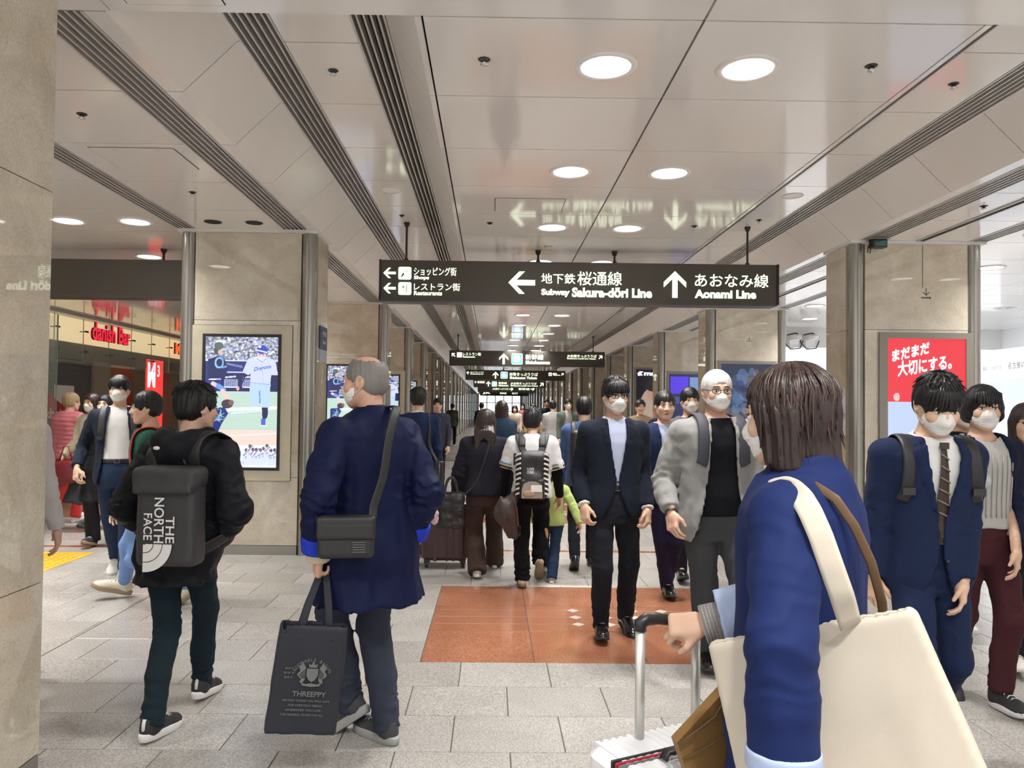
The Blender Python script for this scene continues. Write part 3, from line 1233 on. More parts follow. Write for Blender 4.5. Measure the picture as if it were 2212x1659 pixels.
def rect(x0, y0, x1, y1, Y):
    """image rectangle on the plane y=Y as X0, Z0, X1, Z1"""
    c = at((x0 + x1) / 2, (y0 + y1) / 2, Y)
    hw, hh = (x1 - x0) / 2 * Y / F, (y1 - y0) / 2 * Y / F
    return c[0] - hw, c[2] - hh, c[0] + hw, c[2] + hh


def rrect(x0, z0, x1, z1, r, n=4):
    out = []
    for cx, cz, a0 in ((x1 - r, z1 - r, 0), (x0 + r, z1 - r, 90), (x0 + r, z0 + r, 180), (x1 - r, z0 + r, 270)):
        for k in range(n + 1):
            a = math.radians(a0 + 90 * k / n)
            out.append((cx + r * math.cos(a), cz + r * math.sin(a)))
    return out


EX, EZ, EN = (1, 0, 0), (0, 0, 1), (0, -1, 0)


def sign_text(parent, s, r, Y, m=None, bold=None, name='lettering'):
    x0, z0, x1, z1 = rect(*r, Y)
    mb = MB()
    text_box(mb, s, (0, Y, 0), EX, EZ, x0, z0, x1, z1, (0.03 if s.isascii() else 0.007) if bold is None else bold)
    return mb.build(name, m or M_LIT, parent)


def sign_arrow(parent, r, Y, deg, m=None):
    """deg 0 up, 90 left, 45 up-left, -45 up-right"""
    x0, z0, x1, z1 = rect(*r, Y)
    L = max(x1 - x0, z1 - z0)
    if deg in (45, -45):
        L = min(x1 - x0, z1 - z0) * 1.15
    a = math.radians(deg)
    pts = [((x0 + x1) / 2 + L * (px * math.cos(a) - pz * math.sin(a)), (z0 + z1) / 2 + L * (px * math.sin(a) + pz * math.cos(a))) for px, pz in ARROW]
    mb = MB()
    mb.prism(pts, (0, Y, 0), EX, EZ, EN, 0.001)
    return mb.build('arrow', m or M_LIT, parent, fixn=True)


def sign_pict(parent, r, Y, kind):
    x0, z0, x1, z1 = rect(*r, Y)
    w = x1 - x0
    mb = MB()
    mb.prism(rrect(x0, z0, x1, z1, w * 0.14), (0, Y, 0), EX, EZ, EN, 0.001)
    o = mb.build('pictogram', M_LIT, parent, fixn=True)
    P_ = lambda u, v: (x0 + w * u, z0 + (z1 - z0) * v)
    m2 = MB()
    ad = lambda pts: m2.prism([P_(*p) for p in pts], (0, Y - 0.0012, 0), EX, EZ, EN, 0.0008)
    if kind == 'bag':
        for a, b in (((.38, .15), (.42, .15)), ):
            pass
        bar = lambda u0, v0, u1, v1: ad([(u0, v0), (u1, v0), (u1, v1), (u0, v1)])
        bar(.36, .16, .82, .19)
        bar(.36, .16, .39, .66)
        bar(.79, .16, .82, .66)
        bar(.36, .63, .82, .66)
        bar(.46, .64, .49, .80)
        bar(.66, .64, .69, .80)
        bar(.46, .79, .69, .82)
        ad([(.20, .24), (.26, .18), (.46, .42), (.42, .54), (.34, .50)])
    elif kind == 'fork':
        for u in (.30, .36, .42):
            ad([(u, .62), (u + .03, .62), (u + .03, .82), (u, .82)])
        ad([(.30, .58), (.45, .58), (.45, .66), (.30, .66)])
        ad([(.355, .16), (.395, .16), (.395, .60), (.355, .60)])
        ad([(.60, .16), (.655, .16), (.655, .84), (.60, .78)])
    elif kind == 'train':
        ring = [P_(*p) for p in rrect(.06, .06, .94, .94, .12)]
        m3 = MB()
        m3.prism(ring, (0, Y - 0.0012, 0), EX, EZ, EN, 0.0006)
        m3.build('blue_field', M_LITB, o, fixn=True)
        m4 = MB()
        m4.prism([P_(*p) for p in ((.22, .20), (.78, .20), (.80, .62), (.70, .76), (.62, .82), (.38, .82), (.30, .76), (.20, .62))], (0, Y - 0.002, 0), EX, EZ, EN, 0.0008)
        m4.build('train_front', M_LIT, o, fixn=True)
        m2.prism([P_(*p) for p in ((.34, .66), (.66, .66), (.62, .74), (.38, .74))], (0, Y - 0.003, 0), EX, EZ, EN, 0.0006)
    elif kind == 'phone':
        ad([(.25, .25), (.75, .25), (.75, .55), (.25, .55)])
    if m2.v:
        m2.build('icon', M_ICON if kind != 'train' else M_LITB, o, fixn=True)
    return o


def make_sign(Y, r, label, rods, group='hanging direction signs along the hall'):
    x0, z0, x1, z1 = rect(*r, Y)
    D = 0.20
    g = thing('hanging_sign', ((x0 + x1) / 2, Y, z0), label, 'sign', group)
    MB().box((x0 + 0.012, Y, z0 + 0.012), (x1 - 0.012, Y + D, z1)).build('casing', M_SIGN, g)
    MB().box((x0 + 0.02, Y - 0.012, z0 - 0.005), (x1 - 0.02, Y + D + 0.012, z0 + 0.012)).build('bottom_rail', M_SIGNE, g)
    for xa in (x0, x1 - 0.022):
        MB().box((xa, Y - 0.014, z0 + 0.01), (xa + 0.022, Y + D + 0.014, z1 + 0.004)).build('end_cap', M_SIGNK, g)
    for xr, zc in rods:
        o = MB().lathe([(0.012, z1), (0.012, zc)], 10, (xr, Y + D / 2, 0)).build('hanging_rod', M_SIGNK, g, smooth=True)
        MB().lathe([(0.034, zc), (0.034, zc - 0.012), (0.02, zc - 0.05), (0.012, zc - 0.05)], 14, (xr, Y + D / 2, 0)).lathe([(0.022, z1 + 0.035), (0.026, z1 + 0.02), (0.034, z1)], 14, (xr, Y + D / 2, 0)).build('rod_collar', M_SIGNK, o, smooth=True)
    return g


SGY = 8.5
RODS = [(-0.98, ZT), (0.50, ZL), (1.36, ZL), (2.86, ZT)]
s1 = make_sign(SGY, (817.5, 566.5, 1685.5, 656), 'nearest hanging sign, wide brown board with Sakura-dori Line and Aonami Line', RODS)
Yt = SGY - 0.003
sign_arrow(s1, (828, 578, 855, 601), Yt, 90)
sign_pict(s1, (860.5, 576.5, 888.5, 604), Yt, 'bag')
sign_text(s1, 'ショッピング街', (894, 577.5, 986, 595.5), Yt)
sign_text(s1, 'Shops', (894, 595.5, 927, 605.5), Yt)
sign_arrow(s1, (828, 611, 855, 634), Yt, 90)
sign_pict(s1, (860.5, 609.5, 888.5, 637), Yt, 'fork')
sign_text(s1, 'レストラン街', (894, 611.5, 994, 628), Yt)
sign_text(s1, 'Restaurants', (894, 628.5, 955, 638), Yt)
sign_arrow(s1, (1098, 581.5, 1156, 639.5), Yt, 90)
sign_text(s1, '地下鉄', (1169, 590.5, 1243, 613), Yt)
sign_text(s1, '桜通線', (1247, 586.5, 1344, 617), Yt)
sign_text(s1, 'Subway', (1169, 624, 1231, 641.5), Yt, bold=0.045)
sign_text(s1, 'Sakura-dōri Line', (1235, 621, 1409, 643), Yt, bold=0.045)
sign_arrow(s1, (1433, 585.5, 1483, 643.5), Yt, 0)
sign_text(s1, 'あおなみ線', (1500, 591.5, 1661, 621), Yt)
sign_text(s1, 'Aonami Line', (1500, 626, 1634, 645), Yt, bold=0.045)

Y2 = 21.7
s2 = make_sign(Y2, (970.5, 758.5, 1306.5, 791), 'second hanging sign, brown board with Shinkansen in the middle and tickets at right', [(x, z) for x, z in RODS])
y_ = Y2 - 0.005
sign_arrow(s2, (975, 762, 984, 771), y_, 45)
sign_pict(s2, (987, 761, 998, 772), y_, 'fork')
sign_text(s2, 'レストラン街', (1000, 761.5, 1039, 768.5), y_)
sign_text(s2, 'Restaurants', (1000, 769, 1026, 772.5), y_)
sign_arrow(s2, (1078, 763.5, 1098, 787), y_, 0)
sign_pict(s2, (1105, 763.5, 1129, 787.5), y_, 'train')
sign_text(s2, '新幹線', (1135, 765.5, 1174, 777.5), y_)
sign_text(s2, 'Shinkansen', (1135, 779, 1188, 787), y_, bold=0.045)
sign_text(s2, 'JR全線きっぷうりば', (1225, 766, 1289, 773.5), y_)
sign_text(s2, 'Shinkansen and JR Line Tickets', (1225, 773.5, 1287, 777), y_)
sign_arrow(s2, (1293, 767, 1302, 776), y_, -45)
Y3 = 34.2
s3 = make_sign(Y3, (1005.5, 800, 1221.5, 821.5), 'third hanging sign, smaller brown board with Shinkansen Tickets', [(x, z) for x, z in RODS])
y_ = Y3 - 0.008
sign_arrow(s3, (1007.5, 802, 1013.5, 809), y_, 0)
sign_text(s3, 'JRハイウェイバス', (1016, 802.5, 1045, 806.5), y_)
sign_text(s3, 'JR Expressway Bus', (1016, 806.8, 1044, 809.5), y_)
sign_arrow(s3, (1064, 803, 1077, 818), y_, 0)
sign_pict(s3, (1081.5, 803, 1096.5, 818), y_, 'train')
sign_text(s3, '自動きっぷうりば', (1101, 805, 1162, 812.5), y_)
sign_text(s3, 'Shinkansen Tickets', (1101, 813.5, 1160, 819), y_)
sign_pict(s3, (1185, 805, 1192, 812), y_, 'phone')
sign_text(s3, '電話', (1194, 805.5, 1203, 809), y_)
sign_text(s3, 'Telephone', (1194, 809, 1210, 812), y_)
sign_arrow(s3, (1212, 805.5, 1218, 811.5), y_, -45)
Y4 = 47.2
s4 = make_sign(Y4, (1023, 822, 1179, 837), 'fourth hanging sign along the hall, small and just below the third', [(x, z) for x, z in RODS])
y_ = Y4 - 0.01
sign_arrow(s4, (1025, 823, 1029, 828), y_, 0)
sign_text(s4, '桜通線', (1031, 823, 1047, 828), y_)
sign_arrow(s4, (1050, 823.5, 1060, 834.5), y_, 0)
sign_pict(s4, (1062.5, 824, 1073.5, 835), y_, 'train')
sign_text(s4, '新幹線', (1077, 825, 1095, 830), y_)
sign_text(s4, 'Shinkansen', (1077, 831, 1098, 834.5), y_)
sign_text(s4, 'JR全線きっぷうりば', (1103, 826, 1159, 831.5), y_)
sign_text(s4, 'Shinkansen and JR Line Tickets', (1103, 832, 1162, 835.5), y_)
sign_arrow(s4, (1166, 826, 1175, 835), y_, -45)
Y5, Y6 = 59.6, 70.5
s5 = make_sign(Y5, (1032, 836, 1156, 847.5), 'fifth hanging sign along the hall, tiny, two lit right arrows', [(x, z) for x, z in RODS])
sign_text(s5, 'JR全線きっぷうりば', (1064, 838, 1098, 843), Y5 - 0.01)
sign_arrow(s5, (1100, 837, 1109, 844), Y5 - 0.01, -90)
sign_text(s5, '新幹線', (1120, 838, 1144, 843), Y5 - 0.01)
sign_arrow(s5, (1146, 837, 1155, 844), Y5 - 0.01, -90)
s6 = make_sign(Y6, (1037, 846, 1141, 855), 'sixth and farthest hanging sign along the hall, tiny', [(x, z) for x, z in RODS])
sign_text(s6, 'JR', (1042, 847.5, 1060, 851.5), Y6 - 0.01)
sign_text(s6, '新幹線', (1080, 847.5, 1094, 851.5), Y6 - 0.01)
sign_text(s6, '出口', (1106, 847.5, 1118, 851.5), Y6 - 0.01)
# blank box sign over the left aisle
sb = thing('hanging_sign', (-4.4, 8.7, 2.7), 'plain brown hanging box sign without lettering over the left aisle', 'sign')
MB().box((-6.1, 8.7, 2.725), (-3.05, 8.9, 3.135)).build('casing', M_SIGN, sb)
MB().box((-6.08, 8.688, 2.700), (-3.07, 8.912, 2.725)).build('bottom_rail', M_SIGNE, sb)
for xr in (-3.78, -5.4):
    o = MB().lathe([(0.014, 3.135), (0.014, ZL)], 10, (xr, 8.8, 0)).build('hanging_rod', M_SIGNK, sb, smooth=True)
    MB().lathe([(0.036, ZL), (0.036, ZL - 0.015), (0.02, ZL - 0.05), (0.012, ZL - 0.05)], 14, (xr, 8.8, 0)).build('rod_collar', M_SIGNK, o, smooth=True)

# ------------------------------------------------------------------ little things on the ceiling
ck = [0]


def sprinkler(px, py, z, label):
    p = gnd(px, py, z)
    g = thing('sprinkler_head', (p[0], p[1], z), label, 'sprinkler', 'chrome sprinkler heads in the ceiling')
    MB().lathe([(0.03, 0.0), (0.032, -0.003), (0.022, -0.006), (0.018, -0.002)], 14, (p[0], p[1], z)).build('rosette', M_BLACK, g, smooth=True)
    MB().lathe([(0.014, 0), (0.014, -0.018), (0.02, -0.022), (0.02, -0.028), (0.004, -0.034)], 12, (p[0], p[1], z)).build('head', M_CHROME, g, smooth=True)


for px, py, z, w_ in ((1046, 128, ZL, 'left of the nearest left round lamp'), (720, 152, ZT, 'between the two wide grilles on the left'), (177, 246, ZL, 'near the big marble pillar at far left'),
                      (1882, 142, ZL, 'right of the nearest right round lamp'), (2060, 181, ZT, 'between the right groove and the right grille'), (416, 415, ZL, 'above the top left of the screen pillar'),
                      (1058, 481, ZL, 'above the nearest sign, left of the third lamps'), (1500, 488, ZL, 'above the nearest sign, right of the third lamps'), (868, 465, ZT, 'by the left hanging rod of the nearest sign'),
                      (1640, 475, ZT, 'by the right hanging rod of the nearest sign'), (2125, 445, ZL, 'beside the black channel at right')):
    sprinkler(px, py, z, 'small chrome sprinkler head %s' % w_)
p = gnd(1185, 528, ZL)
g = thing('smoke_detector', (p[0], p[1], ZL), 'round cream smoke detector in the centre ceiling just above the nearest sign', 'detector')
MB().lathe([(0.055, 0), (0.055, -0.012), (0.048, -0.02)], 20, (p[0], p[1], ZL)).build('base', M_TRIM, g, smooth=True)
MB().lathe([(0.04, -0.02), (0.04, -0.038), (0.03, -0.045), (0.001, -0.046)], 20, (p[0], p[1], ZL)).build('sensor_cap', mat('detector_cream', (0.55, 0.50, 0.38), rough=0.5), g, smooth=True)
for px, py, w_ in ((843, 411, 'left trough above the nearest sign'), (1712, 423, 'right trough above the nearest sign')):
    p = gnd(px, py, ZT)
    g = thing('ceiling_speaker', (p[0], p[1], ZT), 'flat white ceiling disc in the %s' % w_, 'speaker')
    MB().lathe([(0.10, 0), (0.10, -0.005), (0.085, -0.008)], 24, (p[0], p[1], ZT)).build('rim', M_TRIM, g, smooth=True)
    MB().lathe([(0.085, -0.006), (0.001, -0.006)], 24, (p[0], p[1], ZT)).build('grille_disc', M_WHITE, g)
for px, py, w_ in ((460, 479, 'left'), (549, 481, 'right')):
    p = gnd(px, py, ZL)
    g = thing('dark_spotlight', (p[0], p[1], ZL), '%s one of two dark unlit recessed spotlights above the screen pillar' % w_, 'spotlight')
    MB().lathe([(0.085, -0.001), (0.085, -0.004), (0.078, -0.005)], 24, (p[0], p[1], ZL)).build('rim', M_BLACK, g, smooth=True)
    MB().lathe([(0.079, -0.003), (0.001, -0.0025)], 24, (p[0], p[1], ZL)).build('aperture', M_DARK, g)
for nm, cs in (('over the left aisle side', ((190, 318), (376, 323), (430, 366), (258, 362))), ('in the centre ceiling before the nearest sign', ((1070, 428), (1221, 430), (1212, 457), (1070, 456))), ('at the top edge near the big marble pillar', ((255, -20), (460, -18), (492, 11), (273, 6)))):
    pts = [gnd(*c, ZL - 0.001) for c in cs]
    x0, x1 = min(p[0] for p in pts), max(p[0] for p in pts)
    y0, y1 = min(p[1] for p in pts), max(p[1] for p in pts)
    x0, x1 = (pts[0][0] + pts[3][0]) / 2, (pts[1][0] + pts[2][0]) / 2
    g = thing('access_hatch', ((x0 + x1) / 2, (y0 + y1) / 2, ZL), 'thin-lined access hatch %s' % nm, 'hatch')
    MB().box((x0, y0, ZL - 0.004), (x1, y1, ZL - 0.0005)).build('hatch_panel', M_CEIL, g)
    m_ = MB()
    for a, b, c, d in ((x0 - 0.006, x0, y0, y1), (x1, x1 + 0.006, y0, y1), (x0, x1, y0 - 0.006, y0), (x0, x1, y1, y1 + 0.006)):
        m_.box((a, c, ZL - 0.0015), (b, d, ZL - 0.0005))
    o = m_.build('shadow_gap', M_DARK, g)
    o['kind'] = 'stuff'
    for fx in (0.28, 0.78):
        MB().lathe([(0.016, -0.004), (0.014, -0.007), (0.001, -0.007)], 12, (x0 + (x1 - x0) * fx, y0 + 0.04, ZL)).build('latch', M_SLAT, g)

# ------------------------------------------------------------------ screens on the left pillars


class Paint:
    """flat print: colours of a fine sheet of cells"""

    def __init__(s, w, h, bw, bh):
        s.w, s.h = w, h
        s.X, s.Y = np.meshgrid((np.arange(w) + 0.5) / w * bw, (np.arange(h) + 0.5) / h * bh)
        s.c = np.zeros((h, w, 3))

    def put(s, m, col, a=1.0):
        s.c[m] = s.c[m] * (1 - a) + np.array(col) / 255 * a
        return s

    def box(s, x0, y0, x1, y1, col, a=1.0):
        return s.put((s.X >= x0) & (s.X < x1) & (s.Y >= y0) & (s.Y < y1), col, a)

    def ell(s, x, y, rx, ry, col, a=1.0):
        return s.put(((s.X - x) / rx) ** 2 + ((s.Y - y) / ry) ** 2 < 1, col, a)

    def poly(s, pts, col, a=1.0):
        m = np.zeros(s.X.shape, bool)
        n = len(pts)
        for i in range(n):
            (x0, y0), (x1, y1) = pts[i], pts[(i + 1) % n]
            if y0 == y1:
                continue
            cr = ((s.Y >= min(y0, y1)) & (s.Y < max(y0, y1)))
            m ^= cr & (s.X < x0 + (s.Y - y0) * (x1 - x0) / (y1 - y0))
        return s.put(m, col, a)

    def line(s, x0, y0, x1, y1, w, col, a=1.0):
        dx, dy = x1 - x0, y1 - y0
        L = dx * dx + dy * dy
        t = np.clip(((s.X - x0) * dx + (s.Y - y0) * dy) / L, 0, 1)
        return s.put(np.hypot(s.X - x0 - t * dx, s.Y - y0 - t * dy) < w / 2, col, a)

    def sheet(s, name, x0, z0, x1, z1, Y, strength, parent):
        h, w = s.h, s.w
        xs = np.linspace(x0, x1, w + 1)
        zs = np.linspace(z1, z0, h + 1)
        V = np.stack([np.tile(xs, h + 1), np.full((h + 1) * (w + 1), Y), np.repeat(zs, w + 1)], 1)
        i = (np.arange(h)[:, None] * (w + 1) + np.arange(w)).ravel()
        Q = np.stack([i, i + w + 1, i + w + 2, i + 1], 1)
        m = bpy.data.materials.get('screen_print_%g' % strength)
        if m is None:
            m = bpy.data.materials.new('screen_print_%g' % strength)
            m.use_nodes = True
            nt = m.node_tree
            at_ = nt.nodes.new('ShaderNodeAttribute')
            at_.attribute_name = 'print'
            p = nt.nodes['Principled BSDF']
            p.inputs['Roughness'].default_value = 0.25
            if strength > 0:
                p.inputs['Base Color'].default_value = (0.02, 0.02, 0.02, 1)
                nt.links.new(at_.outputs['Color'], p.inputs['Emission Color'])
                p.inputs['Emission Strength'].default_value = strength
            else:
                nt.links.new(at_.outputs['Color'], p.inputs['Base Color'])
        me = mesh_np(name, V, [Q], m)
        c = np.clip(s.c, 0, 1)
        c = np.where(c <= 0.04045, c / 12.92, ((c + 0.055) / 1.055) ** 2.4)
        col = np.concatenate([c.reshape(-1, 3), np.ones((h * w, 1))], 1)
        ca = me.color_attributes.new('print', 'FLOAT_COLOR', 'CORNER')
        ca.data.foreach_set('color', np.repeat(col, 4, axis=0).astype(np.float32).ravel())
        o = bpy.data.objects.new(name, me)
        link(o, parent)
        return o


p = Paint(164, 289, 820, 1445)
rs = np.random.RandomState(7)
p.c[:] = np.array([150, 158, 180]) / 255
for k in range(1500):
    x, y = rs.rand() * 820, rs.rand() * 300
    col = [(225, 228, 245), (60, 62, 90), (120, 130, 120), (170, 180, 215), (95, 105, 130), (200, 190, 185), (140, 150, 190)][rs.randint(7)]
    p.ell(x, y, 8 + 12 * rs.rand(), 6 + 9 * rs.rand(), col, 0.75)
p.box(0, 262, 820, 610, (40, 48, 120))
p.box(0, 262, 820, 272, (225, 230, 250))
p.poly([(200, 280), (420, 320), (420, 345), (200, 300)], (120, 125, 170))
p.box(180, 385, 820, 400, (190, 195, 230))
p.box(180, 400, 820, 605, (32, 34, 84))
for x0, x1 in ((215, 370), (420, 560)):
    p.box(x0, 470, x1, 565, (170, 178, 215), 0.8)
    p.line(x0 + 20, 450, x1 - 30, 440, 18, (200, 205, 235))
    p.line(x0 + 5, 555, x1, 560, 14, (215, 220, 245))
    for k in range(5):
        p.line(x0 + 30 + 24 * k, 480, x0 + 22 + 24 * k, 550, 6, (70, 75, 130))
p.box(0, 605, 820, 1030, (176, 203, 190))
for k in range(26):
    p.box(0, 605 + 17 * k, 820, 605 + 17 * k + 8, (190 + 10 * (k % 2), 212, 200), 0.5)
p.poly([(230, 790), (820, 765), (820, 795), (230, 830)], (232, 238, 250), 0.9)
p.poly([(300, 840), (820, 790), (820, 800), (300, 860)], (215, 225, 235), 0.8)
p.poly([(130, 1030), (820, 1030), (820, 1230), (60, 1200)], (228, 202, 192))
p.line(120, 1110, 820, 1065, 9, (240, 244, 255))
p.box(0, 1200, 820, 1445, (214, 224, 250))
p.line(0, 1190, 500, 1235, 60, (222, 222, 238))
# left player, back half turned
p.poly([(30, 250), (140, 215), (215, 250), (255, 330), (245, 400), (215, 480), (60, 480), (30, 420)], (28, 36, 88))
p.line(140, 240, 210, 245, 26, (60, 120, 190))
p.ell(155, 290, 52, 62, (140, 185, 225))
p.ell(158, 288, 34, 44, (28, 36, 88))
p.line(195, 340, 235, 330, 20, (110, 160, 210))
p.line(45, 474, 175, 470, 12, (235, 238, 250))
p.ell(135, 150, 42, 50, (70, 82, 80))
p.ell(165, 172, 26, 30, (205, 175, 165))
p.ell(172, 55, 60, 22, (215, 222, 240), 0.9)
p.ell(150, 100, 52, 40, (85, 98, 95))
p.line(90, 520, 170, 560, 46, (226, 190, 190))
p.line(150, 545, 215, 590, 54, (100, 150, 225))
p.line(200, 600, 260, 690, 46, (228, 192, 186))
p.ell(255, 745, 66, 50, (70, 52, 62))
p.ell(300, 730, 30, 30, (120, 92, 90))
p.poly([(60, 800), (225, 780), (270, 850), (200, 960), (130, 1120), (40, 1120), (60, 960)], (34, 48, 120))
for k in range(14):
    p.line(90 + 120 * rs.rand(), 800 + 150 * rs.rand(), 140 + 110 * rs.rand(), 800 + 150 * rs.rand(), 9, (150, 190, 200), 0.8)
p.poly([(30, 1100), (120, 1090), (210, 1150), (200, 1180), (40, 1170)], (110, 150, 205))
# right player running towards the viewer
p.poly([(420, 390), (480, 240), (560, 215), (690, 215), (790, 260), (820, 420), (745, 420), (735, 520), (515, 520), (510, 400), (490, 425)], (196, 204, 236))
p.poly([(512, 380), (740, 380), (735, 530), (510, 530)], (196, 204, 236))
p.poly([(430, 470), (360, 590), (390, 590), (470, 420), (440, 410)], (30, 34, 92))
p.ell(372, 572, 16, 26, (215, 170, 160))
p.poly([(510, 510), (738, 510), (735, 760), (715, 790), (640, 780), (622, 600), (605, 770), (520, 775), (500, 640)], (176, 202, 246))
p.line(618, 600, 622, 730, 14, (90, 130, 225))
p.line(510, 505, 738, 528, 8, (150, 165, 210))
p.poly([(645, 780), (715, 780), (712, 880), (690, 910), (655, 905)], (26, 26, 74))
p.poly([(640, 905), (690, 905), (692, 975), (640, 975)], (66, 92, 200))
p.line(635, 978, 700, 980, 9, (225, 230, 250))
p.ell(632, 215, 50, 64, (222, 190, 188))
p.ell(632, 245, 28, 14, (250, 250, 252), 0.8)
p.ell(612, 196, 10, 4, (60, 45, 60))
p.ell(652, 196, 10, 4, (60, 45, 60))
p.ell(636, 138, 58, 50, (44, 74, 190))
p.line(560, 140, 690, 168, 13, (235, 238, 252))
p.ell(610, 105, 16, 16, (230, 235, 250))
p.poly([(545, 258), (600, 275), (640, 285), (700, 262), (690, 225), (560, 220)], (206, 213, 240))
p.line(580, 240, 640, 278, 7, (120, 140, 200))
p.line(690, 235, 640, 278, 7, (120, 140, 200))
p.line(640, 290, 655, 510, 4, (160, 172, 215))
for k in range(9):
    x = 470 + 40 * k + 12 * rs.rand()
    y = 1240 + 60 * rs.rand()
    p.ell(x, y - 42, 17, 20, (92, 84, 110))
    p.poly([(x - 34, y), (x + 30, y - 14), (x + 40, y + 120), (x - 36, y + 130)], (205, 212, 238))
    p.line(x - 26, y + 20, x + 30, y - 60 + 80 * rs.rand(), 12, (150, 120, 140))
    p.ell(x, y + 40, 16, 13, (120, 140, 205), 0.6)
p.c += (rs.rand(*p.c.shape[:2], 1) - 0.5) * 0.04


def baseball_screen(Yc):
    pass


YS = PY[1] + 0.028
x0, z0, x1, z1 = rect(437, 722, 606, 1015, YS)
px0, pz0, px1, pz1 = rect(414, 703, 629, 1037, YS)
sc1 = thing('video_screen', ((x0 + x1) / 2, YS, pz0), 'tall video screen showing baseball players, set into the pillar behind the black hooded jacket', 'screen', 'tall video screens on the left pillars')
MB().box((px0, YS - 0.012, pz0), (px1, YS + 0.004, pz1)).build('surround_panel', M_MARBLE2, sc1)
m_ = MB()
for a, b, c, d in ((px0 - 0.004, px0, pz0, pz1), (px1, px1 + 0.004, pz0, pz1), (px0 - 0.004, px1 + 0.004, pz1, pz1 + 0.004), (px0 - 0.004, px1 + 0.004, pz0 - 0.004, pz0)):
    m_.box((a, YS - 0.003, c), (b, YS + 0.004, d))
m_.build('panel_joint', M_DARK, sc1)['kind'] = 'stuff'
fr_ = MB()
bz = 0.030
for a, b, c, d in ((x0, x0 + bz, z0, z1), (x1 - bz, x1, z0, z1), (x0 + bz, x1 - bz, z0, z0 + bz), (x0 + bz, x1 - bz, z1 - bz, z1)):
    fr_.box((a, YS - 0.020, c), (b, YS - 0.010, d))
fr_.build('bezel', M_BLACK, sc1)
disp = p.sheet('display', x0 + bz, z0 + bz, x1 - bz, z1 - bz, YS - 0.0135, 1.2, sc1)
M_DBLUE = mat('print_blue', (0.02, 0.06, 0.4), emit=(0.07, 0.13, 0.5), estr=1.0)
M_DGREY = mat('print_slate', (0.1, 0.15, 0.25), emit=(0.14, 0.20, 0.36), estr=1.0)
zz = lambda u, v: (x0 + bz + u / 820 * (x1 - x0 - 2 * bz), z1 - bz - v / 1445 * (z1 - z0 - 2 * bz))


def scr_warp(ua, va, ub, vb, slant=0.0, drop=0.0):
    def f_(P_):
        out = []
        for s_, t_ in P_:
            X_, Z_ = zz(ua + (ub - ua) * s_ + slant * t_, vb + (va - vb) * t_ + drop * s_)
            out.append((X_, YS - 0.0145, Z_))
        return np.array(out)
    return f_


m_ = MB()
text_box(m_, 'Dragons', None or (0, 0, 0), EX, EZ, 0, 0, 1, 1, 0.02, warp=scr_warp(545, 335, 735, 395, 14, -38))
m_.build('lettering', M_DBLUE, disp)
m_ = MB()
text_box(m_, '4月1日、', (0, 0, 0), EX, EZ, 0, 0, 1, 1, 0.0, warp=scr_warp(215, 1262, 455, 1318))
text_box(m_, '開幕。', (0, 0, 0), EX, EZ, 0, 0, 1, 1, 0.0, warp=scr_warp(270, 1335, 455, 1405))
m_.build('lettering', M_DGREY, disp)
m_ = MB()
rx = rect(588, 714, 608, 718, YS)
text_box(m_, 'NAGOYA', (0, YS - 0.013, 0), EX, EZ, rx[0], rx[1], rx[2], rx[3])
m_.build('maker_plate', M_PRINT if 'M_PRINT' in globals() else M_SLAT, sc1)
for i, lab in ((2, 'second tall baseball video screen, on the next left pillar, partly behind the navy coat'), (3, 'third tall video screen along the left pillars, a thin sliver'), (4, 'fourth tall video screen along the left pillars, a thin sliver')):
    dup(sc1, (0.10, PY[i] - PY[1], 0), lab)

# ------------------------------------------------------------------ light boxes on the right pillars
YR1 = PY[1] + 0.12 + 0.028
lb1 = thing('poster_light_box', (4.4, YR1, 0.6), 'lit red and pale blue poster in a grey frame on the right pillar', 'poster')
fx0, fz0, fx1, fz1 = rect(1897, 718, 2104, 1062, YR1)
x0, z0, x1, z1 = rect(1915, 731, 2086, 1040, YR1)
M_FRAME = mat('poster_frame_grey', (0.30, 0.285, 0.25), rough=0.4, metal=0.4)
fm = MB()
for a, b, c, d in ((fx0, x0, fz0, fz1), (x1, fx1, fz0, fz1), (x0, x1, fz0, z0), (x0, x1, z1, fz1)):
    fm.box((a, YR1 - 0.022, c), (b, YR1 + 0.004, d))
fm.build('frame', M_FRAME, lb1)
pp = Paint(90, 164, 171, 311)
pp.c[:] = np.array([205, 218, 250]) / 255
pp.box(0, 0, 171, 138, (238, 50, 64))
pp.ell(95, 118, 30, 18, (90, 90, 130), 0.8)
pp.ell(128, 120, 26, 20, (190, 175, 205), 0.8)
pp.ell(20, 128, 7, 9, (240, 200, 200))
pp.box(0, 138, 171, 311, (198, 214, 250))
ps_ = pp.sheet('print', x0, z0, x1, z1, YR1 - 0.012, 0.95, lb1)
M_WPRINT = mat('print_white_lit', (0.9, 0.9, 0.95), emit=(0.93, 0.90, 0.98), estr=0.95)
m_ = MB()


def slant(u0, v0, u1, v1, k):
    def f_(P_):
        return np.array([(x0 + (u0 + (u1 - u0) * s_) / 171 * (x1 - x0), YR1 - 0.0135, z1 - (v1 + (v0 - v1) * t_ - k * s_) / 309 * (z1 - z0)) for s_, t_ in P_])
    return f_


text_box(m_, 'まだまだ', (0, 0, 0), EX, EZ, 0, 0, 1, 1, 0.04, warp=slant(10, 26, 92, 52, 20))
text_box(m_, '大切にする。', (0, 0, 0), EX, EZ, 0, 0, 1, 1, 0.03, warp=slant(22, 50, 140, 84, 18))
m_.build('lettering', M_WPRINT, ps_)


